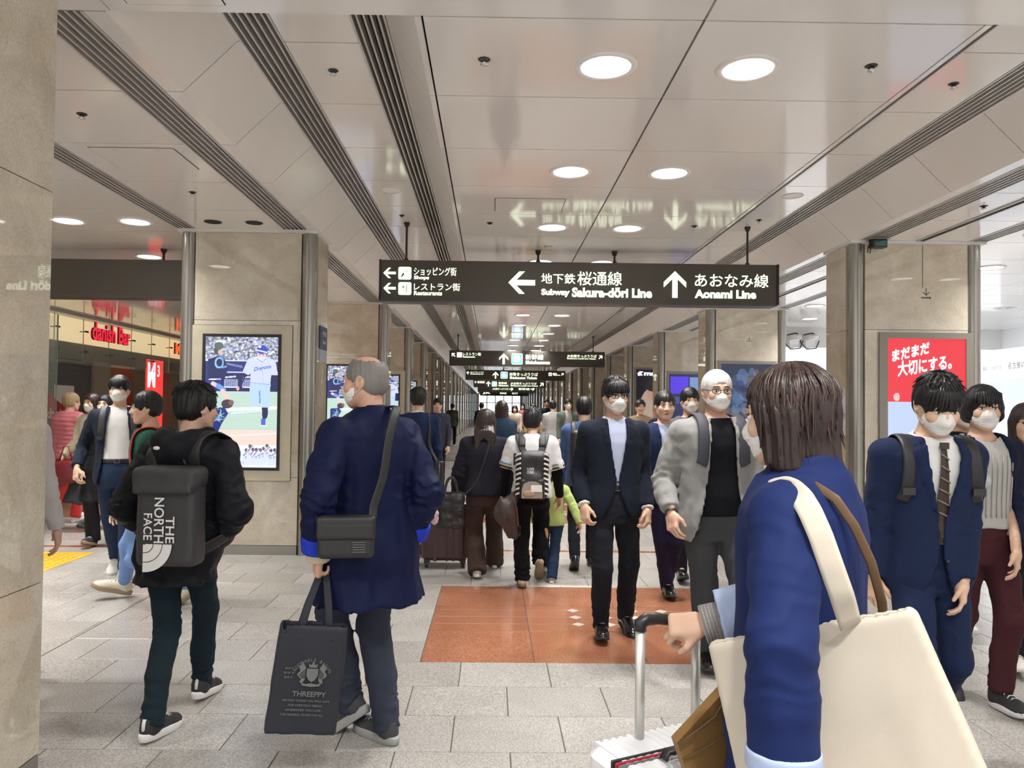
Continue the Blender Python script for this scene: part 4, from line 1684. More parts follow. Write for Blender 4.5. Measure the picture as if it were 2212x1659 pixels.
def dark_box(i, x_in, w, ztop, zbot, label, paint):
    Yp = PY[i] + 0.12 + 0.028
    xa = 2 * CX - PX1 + 0.17 + x_in
    g = thing('poster_light_box', (xa + w / 2, Yp, zbot), label, 'poster')
    f_ = MB()
    for a, b, c, d in ((xa, xa + 0.05, zbot, ztop), (xa + w - 0.05, xa + w, zbot, ztop), (xa + 0.05, xa + w - 0.05, zbot, zbot + 0.05), (xa + 0.05, xa + w - 0.05, ztop - 0.05, ztop)):
        f_.box((a, Yp - 0.022, c), (b, Yp + 0.004, d))
    f_.build('frame', M_FRAME, g)
    q = Paint(60, 110, 100, 180)
    paint(q)
    q.sheet('print', xa + 0.05, zbot + 0.05, xa + w - 0.05, ztop - 0.05, Yp - 0.012, 0.8, g)
    return g, Yp, xa


def pn1(q):
    q.c[:] = np.array([34, 48, 78]) / 255
    for k in range(60):
        q.ell(rs.rand() * 100, 20 + rs.rand() * 130, 4 + 9 * rs.rand(), 6 + 12 * rs.rand(), [(70, 100, 150), (120, 150, 200), (30, 40, 90), (160, 110, 70)][rs.randint(4)], 0.5)


def pn2(q):
    q.c[:] = np.array([40, 48, 96]) / 255
    q.box(4, 6, 48, 52, (96, 66, 240))
    q.box(52, 8, 96, 60, (130, 160, 215))
    q.box(4, 60, 60, 78, (70, 90, 150))


def pn3(q):
    q.c[:] = np.array([28, 26, 34]) / 255
    q.ell(50, 110, 40, 60, (190, 165, 150))
    q.ell(50, 60, 18, 24, (196, 150, 128))
    q.ell(50, 44, 22, 16, (40, 30, 34))


dark_box(2, 0.02, 1.0, 2.36, 0.75, 'dark blue lit poster on the second right pillar, above the white-haired head', pn1)
dark_box(3, 0.02, 1.0, 2.36, 0.75, 'violet and blue lit poster on the third right pillar', pn2)
g, Yp, xa = dark_box(4, 0.02, 1.0, 2.66, 0.75, 'black lit poster with white letters msi on the fourth right pillar', pn3)
m_ = MB()
text_box(m_, 'msi', (0, Yp - 0.0135, 0), EX, EZ, xa + 0.26, 2.44, xa + 0.62, 2.56, 0.05)
m_.prism([(0.02, 0), (0.16, 0.02), (0.10, 0.06), (0.17, 0.12), (0.06, 0.13), (0.0, 0.07)], (xa + 0.08, Yp - 0.0135, 2.43), EX, EZ, EN, 0.001)
m_.build('lettering', M_WPRINT, g, fixn=False)
# little down-arrow marks on the right pillars
M_MARK = mat('mark_dark', (0.05, 0.045, 0.04), rough=0.6)
for (r, Yp, w_) in (((1991, 622, 2010, 644), PY[1] + 0.149, 'above the red poster'), ((1613, 727, 1624, 737), PY[2] + 0.149, 'on the second right pillar')):
    a0, b0, a1, b1 = rect(*r, Yp)
    g = thing('pillar_mark', ((a0 + a1) / 2, Yp, b0), 'small dark printed down-arrow mark %s' % w_, 'mark')
    m_ = MB()
    cx_, hh = (a0 + a1) / 2, b1 - b0
    m_.prism([(cx_ - 0.004, b1), (cx_ - 0.004, b0 + hh * 0.35), (cx_ - hh * 0.28, b0 + hh * 0.62), (cx_ - hh * 0.34, b0 + hh * 0.55), (cx_, b0 + hh * 0.22), (cx_ + hh * 0.34, b0 + hh * 0.55), (cx_ + hh * 0.28, b0 + hh * 0.62), (cx_ + 0.004, b0 + hh * 0.35), (cx_ + 0.004, b1)], (0, Yp, 0), EX, EZ, EN, 0.0008)
    m_.build('arrow', M_MARK, g, fixn=True)
    m_ = MB()
    text_box(m_, '非常設備', (0, Yp - 0.0008, 0), EX, EZ, a0 - 0.005, b0 - hh * 0.08, a1 + 0.005, b0 + hh * 0.12, 0.03)
    m_.build('lettering', M_MARK, g)
MB().box((4.448, PY[1] + 0.146, 2.80), (4.452, PY[1] + 0.151, ZL - 0.04)).build('slab_joint', M_SHUT if 'M_SHUT' in globals() else M_SIGNE, pr0)
# blue plaque on the corridor side of the screen pillar
g = thing('wall_plaque', (PX1 + 0.01, 8.15, 2.0), 'small blue and white plaque on the side of the screen pillar', 'plaque')
MB().box((PX1 - 0.004, 7.97, 2.10), (PX1 + 0.012, 8.30, 2.34)).build('blue_plate', mat('plaque_blue', (0.015, 0.035, 0.13), rough=0.35), g)
MB().box((PX1 - 0.004, 7.97, 1.97), (PX1 + 0.012, 8.30, 2.095)).build('white_plate', mat('plaque_white', (0.45, 0.50, 0.60), rough=0.35), g)
m_ = MB()
text_box(m_, '案内図', (PX1 + 0.0135, 0, 0), (0, 1, 0), EZ, 8.08, 2.24, 8.24, 2.29, 0.02)
text_box(m_, 'Guide', (PX1 + 0.0135, 0, 0), (0, 1, 0), EZ, 8.09, 2.16, 8.22, 2.20, 0.02)
m_.build('lettering', M_WHITE, g)
# camera-like sensor box hanging at the head of the right pillar
bp = at(1897, 527, 7.80)
g = thing('sensor_box', tuple(bp), 'small black box with a teal glass face hanging at the top of the right pillar', 'sensor')
MB().rbox(bp, (0.155, 0.09, 0.085), 0.012).build('housing', M_BLACK, g)
MB().box((bp[0] - 0.062, bp[1] - 0.049, bp[2] - 0.030), (bp[0] + 0.062, bp[1] - 0.044, bp[2] + 0.028)).build('glass_face', mat('teal_glass', (0.02, 0.13, 0.13), rough=0.1, coat=0.6), g)
MB().tube([bp + np.array([0, 0, 0.04]), np.array([bp[0], bp[1], ZL])], 0.012, 8).box((bp[0] - 0.11, bp[1] - 0.04, ZL - 0.006), (bp[0] + 0.11, bp[1] + 0.04, ZL)).build('bracket', M_SLAT, g)
MB().tube([bp + np.array([-0.075, 0, 0.0]), bp + np.array([-0.105, -0.005, -0.03]), bp + np.array([-0.11, -0.005, -0.085]), bp + np.array([-0.085, 0, -0.10]), bp + np.array([-0.075, 0, -0.05]), bp + np.array([-0.10, 0, 0.05]), np.array([bp[0] - 0.09, bp[1], ZL])], 0.005, 6).build('cable', M_BLACK, g, smooth=True)

# ------------------------------------------------------------------ left side: the shop front
XS = -8.5


def atx(px, py, X):
    d = ray(px, py)
    return CAM + d * (X / d[0])


shop = thing('shop', (XS, 16, 0), 'shop front on the left with a lit cream fascia, red lettering, shutter and glass panes', 'shop')
M_FASC = mat('fascia_lit', (0.75, 0.6, 0.36), emit=(1.0, 0.80, 0.46), estr=0.72)
M_GLASS = mat('shop_glass', (0.75, 0.85, 0.80), rough=0.03, alpha=0.16)
M_GEDGE = mat('glass_edge', (0.22, 0.34, 0.28), rough=0.2)
M_SHUT = mat('shutter_grey', (0.16, 0.16, 0.16), rough=0.4, metal=0.5)
M_SHOPW = mat('shop_wall', (0.34, 0.28, 0.21), rough=0.6)
M_REDL = mat('letter_red_lit', (0.6, 0.01, 0.03), emit=(0.95, 0.03, 0.07), estr=0.85)
M_REDS = mat('letter_red_side', (0.28, 0.006, 0.012), rough=0.4)
M_ORL = mat('letter_orange_lit', (0.6, 0.05, 0.01), emit=(1.0, 0.13, 0.03), estr=0.95)
MB().box((XS - 0.12, 11.0, 2.74), (XS - 0.02, 27.0, ZL - 0.03)).build('fascia', M_FASC, shop)
MB().box((XS - 0.02, 11.0, ZL - 0.05), (XS + 0.26, 27.0, ZL - 0.002)).build('fascia_cap', M_SLAT, shop)
MB().box((XS - 0.3, 11.0, 2.40), (XS - 0.05, 27.0, 2.74)).build('transom', mat('transom_bronze', (0.20, 0.17, 0.11), rough=0.3, metal=0.4), shop)
for k in range(13):
    y = 11.6 + 1.05 * k
    MB().box((XS + 0.10, y + 0.006, 2.30), (XS + 0.112, y + 1.044, ZL - 0.05)).build('glass_pane', M_GLASS, shop)
    MB().box((XS + 0.098, y - 0.003, 2.30), (XS + 0.114, y + 0.003, ZL - 0.05)).build('pane_joint', M_GEDGE, shop)
    for zc in (2.98, 2.56):
        MB().tube([(XS - 0.02, y + 0.1, zc), (XS + 0.13, y + 0.1, zc)], 0.012, 8).cbox((XS + 0.12, y + 0.1, zc), (0.02, 0.13, 0.035)).build('glass_clamp', M_SIGNE, shop)
zs_ = atx(230, 722, XS)[2]
for (wd, pxa, pxb, ya, yb, mm) in (('danish Bar', 190, 273, 703, 741, M_REDL), ('MERMAID', 371, 470, 742, 766, M_ORL)):
    A = atx(pxa, (ya + yb) / 2, XS + 0.12)
    if wd == 'MERMAID':
        wd = 'ME'
        B = atx(391, (ya + yb) / 2, XS + 0.12)
    else:
        B = atx(pxb, (ya + yb) / 2, XS + 0.12)
    ymid = (A[1] + B[1]) / 2
    hz_ = (atx((pxa + (pxb if wd != 'ME' else 391)) / 2, ya, XS + 0.12)[2] - atx((pxa + (pxb if wd != 'ME' else 391)) / 2, yb, XS + 0.12)[2])
    zc = (A[2] + B[2]) / 2
    V_, F_ = text_geo(wd, 0.025)
    lo_, hi_ = V_.min(0), V_.max(0)
    N_ = (V_ - lo_) / (hi_ - lo_)
    Pf = np.stack([np.full(len(N_), XS + 0.22), A[1] + N_[:, 0] * (B[1] - A[1]), zc - hz_ / 2 + N_[:, 1] * hz_], 1)
    m_ = MB()
    m_.add(Pf, F_)
    o = m_.build('lettering', mm, shop, label='red lettering' if wd != 'ME' else 'orange lettering')
    # sides of the letters
    ec = {}
    for f in F_:
        for a, b in zip(f, f[1:] + f[:1]):
            ec[(min(a, b), max(a, b))] = ec.get((min(a, b), max(a, b)), []) + [(a, b)]
    m_ = MB()
    Pb = Pf - np.array([0.045, 0, 0])
    n_ = len(Pf)
    m_.add(np.vstack([Pf, Pb]), [(b, a, a + n_, b + n_) for v in ec.values() if len(v) == 1 for a, b in v])
    m_.build('letter_side', M_REDS, o)
# shutter and the things on it
for k in range(22):
    MB().box((XS - 0.16, 13.4, 0.10 + 0.104 * k), (XS - 0.13 + 0.012 * (k % 2), 16.6, 0.20 + 0.104 * k)).build('shutter_slat', M_SHUT, shop)
for (ya, yb, z0_, z1_, mm, nm) in ((16.6, 17.3, 0, 2.4, M_SHOPW, 'wall_pier'), (19.0, 19.2, 0, 2.4, M_SHOPW, 'wall_pier'), (20.6, 27, 0, 2.4, M_SHOPW, 'wall_pier'), (11.0, 13.4, 0, 2.4, M_SHOPW, 'wall_pier')):
    MB().box((XS - 0.35, ya, z0_), (XS - 0.06, yb, z1_)).build(nm, mm, shop)
MB().box((XS - 0.9, 17.3, 0), (XS - 0.85, 20.6, 2.4)).build('interior_wall', mat('shop_interior', (0.20, 0.15, 0.10), rough=0.6), shop)
po = thing('shop_poster', (XS, 14.2, 1.2), 'white poster with a red house drawing on the grey shutter beside the pink padded jacket', 'poster')
A, B = atx(118, 880, XS - 0.10), atx(160, 880, XS - 0.10)
MB().box((XS - 0.115, A[1], 0.9), (XS - 0.108, B[1], 1.86)).build('paper', M_WHITE, po)
m_ = MB()
yc_ = (A[1] + B[1]) / 2 - 0.2
m_.prism([(-0.42, -0.05), (-0.42, 0.28), (-0.30, 0.42), (-0.16, 0.28), (0.10, 0.16), (0.22, 0.30), (0.34, 0.14), (0.34, -0.05)], (XS - 0.107, yc_, 1.32), (0, 1, 0), EZ, (1, 0, 0), 0.004)
o = m_.build('house_print', mat('print_red', (0.45, 0.03, 0.03), rough=0.6), po, fixn=True)
m_ = MB()
text_box(m_, 'danish', (XS - 0.100, 0, 0), (0, 1, 0), EZ, yc_ - 0.40, 1.20, yc_ + 0.34, 1.40, 0.03)
m_.build('lettering', mat('print_orange2', (0.75, 0.62, 0.5), rough=0.6), po)
rp = thing('lit_panel', (XS, 19.6, 0.8), 'bright red lit panel with a white M and 3 behind the green sweater', 'sign')
A, B = atx(316, 830, XS - 0.04), atx(352, 830, XS - 0.04)
MB().box((XS - 0.10, A[1], 0.6), (XS - 0.04, B[1], 2.62)).build('panel', mat('panel_red_lit', (0.6, 0.02, 0.02), emit=(1.0, 0.06, 0.05), estr=0.9), rp)
m_ = MB()
w_ = B[1] - A[1]
text_box(m_, 'M', (XS - 0.036, 0, 0), (0, 1, 0), EZ, A[1] + 0.06 * w_, 1.92, A[1] + 0.52 * w_, 2.56, 0.05)
text_box(m_, '3', (XS - 0.036, 0, 0), (0, 1, 0), EZ, A[1] + 0.62 * w_, 2.20, A[1] + 0.78 * w_, 2.50, 0.02)
m_.build('lettering', M_WPRINT, rp)
pn = thing('glass_screen', (XS + 1.6, 12.6, 0), 'frameless glass screen edge-on at the left, beside the near marble pillar', 'screen')
A = at(121, 800, 12.2)
MB().box((A[0] - 0.6, 12.2, 0.02), (A[0], 12.214, 2.9)).build('glass_pane', M_GLASS, pn)
MB().box((A[0], 12.198, 0.02), (A[0] + 0.014, 12.216, 2.9)).build('edge', M_GEDGE, pn)
MB().box((A[0] - 0.6, 12.19, 0.0), (A[0] + 0.014, 12.224, 0.02)).build('foot_rail', M_SIGNE, pn)

# ------------------------------------------------------------------ right side: bright shop wall
M_LBW = mat('light_box_white', (0.8, 0.8, 0.82), emit=(0.93, 0.94, 1.0), estr=0.85)
M_LBB = mat('light_box_blue', (0.6, 0.7, 0.8), emit=(0.66, 0.78, 0.92), estr=0.75)
XR = 8.0
for k in range(3):
    y0 = 8.6 + 2.5 * k
    lb = thing('light_box_wall', (XR, y0 + 1.2, 0), '%s bright white and pale blue light box on the wall beyond the right pillars' % ('nearest', 'middle', 'farthest')[k], 'light box', 'light boxes on the right wall')
    MB().box((XR, y0 + 0.01, 2.05), (XR + 0.1, y0 + 2.48, 2.52)).build('header', M_LBW, lb)
    for j in range(3):
        MB().box((XR + 0.02, y0 + 0.02 + 0.82 * j, 0.3), (XR + 0.1, y0 + 0.82 * (j + 1) - 0.01, 2.03)).build('lit_pane', M_LBB, lb)
    MB().box((XR + 0.02, y0 + 0.01, 0), (XR + 0.1, y0 + 2.48, 0.29)).build('plinth', M_WHITE, lb)
    if k < 2:
        m_ = MB()
        if k == 0:
            continue
        text_box(m_, '名古屋の', (XR - 0.003, 0, 0), (0, -1, 0), EZ, -11.84, 2.20, -11.46, 2.30)
        text_box(m_, 'に着目したお店です、', (XR - 0.003, 0, 0), (0, -1, 0), EZ, -12.5, 2.20, -11.97, 2.265)
        m_.build('lettering', mat('letter_slate', (0.12, 0.13, 0.18), rough=0.6), lb)
wr = MB().box((5.3, 16.2, 2.86), (10.8, 16.35, ZL)).build('wall_right_back', M_WHITE)
wr['kind'] = 'structure'
lbx = thing('light_box_wall', (7, 16.2, 0), 'glaring white lit wall across the right aisle below the two boxed lamps', 'light box')
for j in range(5):
    MB().box((5.3 + 1.1 * j, 16.2, 0), (5.3 + 1.1 * (j + 1) - 0.01, 16.3, 2.86)).build('lit_pane', M_LBW, lbx)
for i, px in enumerate((1717, 1752)):
    c_ = at(px, 734, 16.08)
    g = thing('boxed_lamp', tuple(c_), '%s of two boxed lamps with looping black cable on the white wall, right aisle' % ('left', 'right')[i], 'lamp', 'boxed lamps over the right aisle')
    Rr = rot((0, 1, 0), -0.25) @ rot((1, 0, 0), 0.5)
    MB().rbox(c_ + np.array([0.02, 0, 0.05]), (0.22, 0.12, 0.10), 0.02, Rr).build('housing', M_WHITE, g)
    MB().cbox(c_ + np.array([-0.03, -0.04, -0.08]), (0.20, 0.01, 0.20), Rr).build('reflector', mat('lamp_sheet', (0.75, 0.74, 0.70), rough=0.4), g)
    MB().tube([c_ + np.array([-0.15, 0.02, 0.10]), c_ + np.array([0.0, 0.12, 0.14]), c_ + np.array([0.02, 0, 0.14]), c_ + np.array([0.14, 0.02, 0.10])], 0.012, 6).build('bracket', M_BLACK, g, smooth=True)
    MB().tube([c_ + np.array([-0.20, 0.05, 0.12]), c_ + np.array([-0.22, 0, -0.06]), c_ + np.array([-0.10, -0.02, -0.20]), c_ + np.array([0.10, -0.02, -0.18]), c_ + np.array([0.18, 0.02, -0.02])], 0.012, 6).build('cable', M_BLACK, g, smooth=True)
# ------------------------------------------------------------------ people
M_SKIN = mat('skin', (0.66, 0.42, 0.30), rough=0.5, spec=0.4)
M_SKIN2 = mat('skin_ruddy', (0.60, 0.35, 0.25), rough=0.5, spec=0.4)
M_EYE = mat('eye_white', (0.75, 0.73, 0.7), rough=0.25)
M_IRIS = mat('eye_dark', (0.02, 0.012, 0.01), rough=0.2)
M_LIP = mat('lip', (0.42, 0.16, 0.13), rough=0.45)
M_HAIRK = mat('hair_black', (0.010, 0.009, 0.010), rough=0.42, spec=0.35, bump=0.25, bscale=160, stretch=(1, 1, 0.25))
M_HAIRB = mat('hair_brown', (0.024, 0.012, 0.010), rough=0.38, spec=0.5, bump=0.3, bscale=140, stretch=(1, 1, 0.2))
M_HAIRG = mat('hair_grey', (0.20, 0.185, 0.17), rough=0.5, bump=0.25, bscale=160)
M_HAIRW = mat('hair_white', (0.55, 0.53, 0.5), rough=0.5, bump=0.25, bscale=160)
M_HAIRY = mat('hair_blond', (0.36, 0.27, 0.15), rough=0.5, bump=0.3, bscale=140)
M_MASK = mat('mask_white', (0.78, 0.76, 0.73), rough=0.7)
M_GLASSF = mat('spectacle_frame', (0.03, 0.02, 0.02), rough=0.3)
M_SHOEK = mat('shoe_black_leather', (0.012, 0.011, 0.012), rough=0.18, spec=0.6)
M_SNK = mat('sneaker_black', (0.022, 0.020, 0.024), rough=0.65)
M_SNW = mat('sneaker_white', (0.72, 0.70, 0.66), rough=0.55)
M_SOLEW = mat('sole_white', (0.74, 0.73, 0.71), rough=0.5)
M_SOLEK = mat('sole_dark', (0.03, 0.028, 0.028), rough=0.6)
M_SOLEG = mat('sole_grey', (0.33, 0.33, 0.32), rough=0.55)
M_SOLEB = mat('sole_tan', (0.30, 0.22, 0.14), rough=0.6)
M_CREAM = mat('sneaker_cream', (0.62, 0.55, 0.42), rough=0.6)
M_LACE = mat('lace', (0.6, 0.6, 0.58), rough=0.7)


def cloth(name, c, rough=0.85, sheen=0.15, bump=0.10, bs=420, var=0.05, spec=0.3):
    if max(c) < 0.14:                      # dark cloth swallows light
        sheen, spec = sheen * 0.25, 0.12
    return mat(name, c, rough=rough, sheen=sheen, bump=bump, bscale=bs, var=var, vscale=7, spec=spec)


BASE = [(.455, .080, .058), (.50, .094, .068), (.54, .094, .068), (.60, .084, .061), (.66, .086, .062), (.71, .093, .066), (.76, .099, .068), (.80, .097, .061), (.825, .078, .050), (.848, .045, .042)]


def ik(a, b, l1, l2, pole):
    a, b = np.asarray(a, float), np.asarray(b, float)
    d = b - a
    L = np.linalg.norm(d)
    mx = (l1 + l2) * 0.998
    if L > mx:
        b = a + d / L * mx
        d = b - a
        L = mx
    u = d / (L + 1e-9)
    x = (l1 * l1 - l2 * l2 + L * L) / (2 * L)
    h = math.sqrt(max(l1 * l1 - x * x, 0))
    p = np.asarray(pole, float)
    p = p - u * (p @ u)
    p = nrm(p)
    return a + u * x + p * h, b


class Person:
    def __init__(s, pos, psi, H, label, feet=None, lean=0.03, sway=0.0, head=(0, 0), w=1.0, vox=0.012, stride=0.55, lead='R',
                 armL=None, armR=None, group=None, drop=0.0, hs=1.0, twist=0.0, tilt=0.0):
        s.H, s.vox, s.w, s.psi = H, vox, w, math.radians(psi)
        s.root = thing('person', (pos[0], pos[1], 0), label, 'person', group, rz=-s.psi)
        s.pos = np.array([pos[0], pos[1], 0.0])
        c, sn = math.cos(s.psi), math.sin(s.psi)
        s.R = np.array([[c, sn, 0], [-sn, c, 0], [0, 0, 1.0]])     # local -> world
        s.fs = (0.152 * H + 0.012) / 0.262                          # foot scale
        if feet is None:
            f, b = (stride * 0.5, -stride * 0.5)
            fr = (0.05 * H, f - 0.06, 0.0, -14, 4)
            bk = (0.05 * H, b - 0.02, 0.0, 32, 4)
            feet = {'R': fr if lead == 'R' else bk, 'L': bk if lead == 'R' else fr}
        s.lean, s.sway = lean, sway
        s.ank, s.ball, s.footR = {}, {}, {}
        hip_h = 0.53 * H
        for sd, sg in (('L', -1), ('R', 1)):
            fx, fy, lift, pit, out = feet[sd]
            q = math.radians(pit)
            Rz = rot((0, 0, 1), -sg * math.radians(out))
            Rx = rot((1, 0, 0), -q)                              # pitch > 0: toes down, heel up
            R = Rz @ Rx
            base = np.array([fx[0] if isinstance(fx, tuple) else sg * abs(fx), fy, lift])
            piv = np.array([0, 0.115 * s.fs, 0]) if q > 0 else np.array([0, -0.055 * s.fs, 0])
            o = base + Rz @ piv - R @ piv
            s.footR[sd] = (R, o)
            s.ank[sd] = o + R @ np.array([0, 0, 0.085 * s.fs])
            hx = sg * 0.05 * H
            hor = math.hypot(s.ank[sd][0] - hx, s.ank[sd][1])
            L = 0.488 * H
            hip_h = min(hip_h, s.ank[sd][2] + math.sqrt(max(L * L - hor * hor, 0.01)) * 0.992)
        s.hz = hip_h - drop
        dz = s.hz - 0.53 * H
        s.dz = dz
        s.hip, s.knee = {}, {}
        for sd, sg in (('L', -1), ('R', 1)):
            s.hip[sd] = np.array([sg * 0.05 * H, 0, s.hz])
            s.knee[sd], s.ank[sd] = ik(s.hip[sd], s.ank[sd], 0.245 * H, 0.245 * H, (sg * 0.08, 1, 0))
        tw = math.radians(twist)
        s.tw = tw
        s.sho, s.elb, s.wri, s.handd = {}, {}, {}, {}
        for sd, sg in (('L', -1), ('R', 1)):
            p = np.array([sg * 0.102 * H * w, -0.004 * H, 0.800 * H])
            p = rot((0, 0, 1), tw) @ p
            s.sho[sd] = s.T(p)
            arm = (armL if sd == 'L' else armR) or (8, 6, 14)
            l1, l2 = 0.172 * H, 0.142 * H
            if arm[0] == 'ik':
                tgt = s.loc(arm[1]) if len(arm) < 4 or arm[3] == 'w' else np.asarray(arm[1], float)
                s.elb[sd], s.wri[sd] = ik(s.sho[sd], tgt, l1, l2, arm[2])
            else:
                a, b, e = (math.radians(v) for v in arm[:3])
                ci = math.radians(arm[3]) if len(arm) > 3 else 0.12
                d = np.array([sg * math.sin(b), math.sin(a) * math.cos(b), -math.cos(a) * math.cos(b)])
                d2 = np.array([sg * math.sin(b - ci), math.sin(a + e) * math.cos(b - ci), -math.cos(a + e) * math.cos(b - ci)])
                s.elb[sd] = s.sho[sd] + l1 * d
                s.wri[sd] = s.elb[sd] + l2 * d2
        s.nb = s.T((0, -0.006 * H, 0.838 * H))
        hy, hp = math.radians(head[0]), math.radians(head[1])
        s.HR = rot((0, 0, 1), -hy) @ rot((1, 0, 0), -hp) @ rot((0, 1, 0), math.radians(tilt))
        s.hsc = (0.228 * (H / 1.7) ** 0.5) / 0.235 * hs
        nt = s.T((0, 0.006 * H, 0.868 * H))
        s.hc = nt + s.HR @ (np.array([0, 0.018, 0.115]) * s.hsc) + np.array([0, 0, 0.0])
        s.hc[2] += (H + s.dz - (s.hc[2] + 0.118 * s.hsc)) * (1.0 if abs(hp) < 0.3 else 0.0)
        s.parts = []
        s.top = None

    def T(s, p):
        """torso point given for upright stance, in metres, to posed local position"""
        p = np.array(p, float)
        p[2] += s.dz
        k = p[2] - s.hz
        return p + np.array([s.sway * k, s.lean * k, 0])

    def loc(s, wpt):
        return (np.asarray(wpt, float) - s.pos) @ s.R

    def world(s, V):
        return np.asarray(V, float).reshape(-1, 3) @ s.R.T + s.pos

    def hd(s, p):
        """head-frame point (metres at scale 1) to local"""
        return s.hc + s.HR @ (np.asarray(p, float) * s.hsc)

    def obj(s, name, V, polys, mats, parent=None, midx=None, label=None, smooth=True):
        me = mesh_np(name, s.world(V), polys, mats, smooth, midx)
        o = bpy.data.objects.new(name, me)
        link(o, parent if parent is not None else s.root)
        if label:
            o['label'] = label
        return o

    def put(s, name, sdf, m, parent=None, label=None, it=1):
        V, Q = sdf.mesh(it)
        if len(V) == 0:
            return None
        return s.obj(name, V, [Q], m, parent, label=label)

    def mb(s, name, mb, m, parent=None, label=None, smooth=True):
        V = np.vstack(mb.v)
        me = mesh_np(name, s.world(V), mb.f, m, smooth, mb.mi)
        o = bpy.data.objects.new(name, me)
        link(o, parent if parent is not None else s.root)
        if label:
            o['label'] = label
        return o

    # ---- the body: one mesh, most of it under the clothes
    def body(s, skin=None, hands=None, face=True, hv=None, open_eyes=True):
        H, w = s.H, s.w
        skin = skin or M_SKIN
        vox = max(s.vox * 1.4, 0.016)
        lo = np.min([s.ank['L'], s.ank['R'], s.wri['L'], s.wri['R'], s.sho['L'], s.sho['R']], 0) - 0.14
        hi = np.max([s.ank['L'], s.ank['R'], s.wri['L'], s.wri['R'], s.sho['L'], s.sho['R'], s.nb], 0) + 0.12
        g = Sdf(lo, hi, vox)
        g.loft([(z * H + s.dz, 0, 0.002 * H, a * H * w * 0.9, b * H * w * 0.86) for z, a, b in BASE], (s.sway, s.lean), s.hz, 0.0)
        for sd in 'LR':
            g.chain([s.hip[sd], s.knee[sd], s.ank[sd]], [0.042 * H, 0.030 * H, 0.020 * H], 0.03)
            R, o = s.footR[sd]
            g.cap(s.ank[sd], o + R @ (np.array([0, 0.11, 0.035]) * s.fs), 0.02 * H, 0.016 * H, 0.02)
            g.chain([s.sho[sd], s.elb[sd], s.wri[sd]], [0.026 * H * w, 0.021 * H, 0.0155 * H], 0.02)
        g.cap(s.nb + np.array([0, 0, -0.03]), s.hd((0, -0.018, -0.045)), 0.031 * H, 0.029 * H, 0.03)
        V, Q = g.mesh()
        VV, PP, MI, n = [V], [Q], [np.zeros(len(Q), int)], len(V)

        def addm(V2, Q2, mi):
            nonlocal n
            if len(V2) == 0:
                return
            VV.append(V2)
            PP.append(Q2 + n)
            MI.append(np.full(len(Q2), mi))
            n += len(V2)
        # head
        hv = hv or max(0.0055, s.vox * 0.55)
        S = s.hsc
        c0 = s.hc
        g = Sdf(c0 - 0.17 * S, c0 + 0.17 * S, hv)
        E = lambda c, r, k=0.0, op='add': g.ell(s.hd(c), np.asarray(r) * S, k * S, op, R=s.HR)
        C = lambda a, b, ra, rb, k=0.0, op='add': g.cap(s.hd(a), s.hd(b), ra * S, rb * S, k * S, op)
        E((0, -0.012, 0.028), (0.073, 0.092, 0.086))
        E((0, 0.022, -0.03), (0.060, 0.066, 0.084), 0.02)
        for sg in (-1, 1):
            C((sg * 0.050, -0.005, -0.048), (sg * 0.018, 0.058, -0.094), 0.020, 0.017, 0.03)
            E((sg * 0.036, 0.062, -0.026), (0.026, 0.024, 0.026), 0.02)
        C((0, 0.060, -0.098), (0, 0.064, -0.096), 0.016, 0.016, 0.02)
        C((-0.034, 0.074, 0.024), (0.034, 0.074, 0.024), 0.011, 0.011, 0.02)
        for sg in (-1, 1):
            E((sg * 0.031, 0.100, 0.004), (0.017, 0.017, 0.010), 0.012, 'sub')
        C((0, 0.085, 0.006), (0, 0.104, -0.030), 0.007, 0.0125, 0.014)
        for sg in (-1, 1):
            E((sg * 0.011, 0.096, -0.034), (0.008, 0.01, 0.007), 0.008)
            E((sg * 0.077, -0.010, -0.006), (0.010, 0.024, 0.032), 0.008)
            E((sg * 0.084, -0.004, -0.004), (0.006, 0.012, 0.018), 0.006, 'sub')
        C((-0.018, 0.084, -0.058), (0.018, 0.084, -0.058), 0.0065, 0.0065, 0.008)
        C((-0.014, 0.083, -0.068), (0.014, 0.083, -0.068), 0.0075, 0.0075, 0.008)
        g.cap(s.nb + np.array([0, -0.005, 0.02]), s.hd((0, -0.02, -0.045)), 0.030 * H, 0.0285 * H, 0.025)
        addm(*g.mesh(), 0)
        # eyes, brows, lips
        if face:
            m = MB()
            for sg in (-1, 1):
                m.cur = 1
                m.sphere((sg * 0.031, 0.0785, 0.004), (0.0135, 0.0105, 0.0075), 10, 6)
                m.cur = 2
                m.sphere((sg * 0.031, 0.0865, 0.004), (0.0058, 0.0035, 0.0058), 8, 5)
                m.tube([(sg * 0.013, 0.0885, 0.027), (sg * 0.03, 0.089, 0.0315), (sg * 0.047, 0.078, 0.027)], [0.003, 0.0035, 0.002], 6)
                m.tube([(sg * 0.017, 0.0885, 0.009), (sg * 0.031, 0.0895, 0.0125), (sg * 0.045, 0.081, 0.008)], [0.0013, 0.002, 0.0013], 5)
            m.cur = 3
            m.tube([(-0.022, 0.086, -0.063), (-0.008, 0.0925, -0.0585), (0.008, 0.0925, -0.0585), (0.022, 0.086, -0.063)], [0.002, 0.004, 0.004, 0.002], 6)
            m.tube([(-0.020, 0.086, -0.064), (0, 0.0925, -0.0685), (0.020, 0.086, -0.064)], [0.002, 0.0048, 0.002], 6)
            Vm = np.vstack(m.v)
            Vm = s.hc + (Vm * S) @ s.HR.T
            base = n
            VV.append(Vm)
            n += len(Vm)
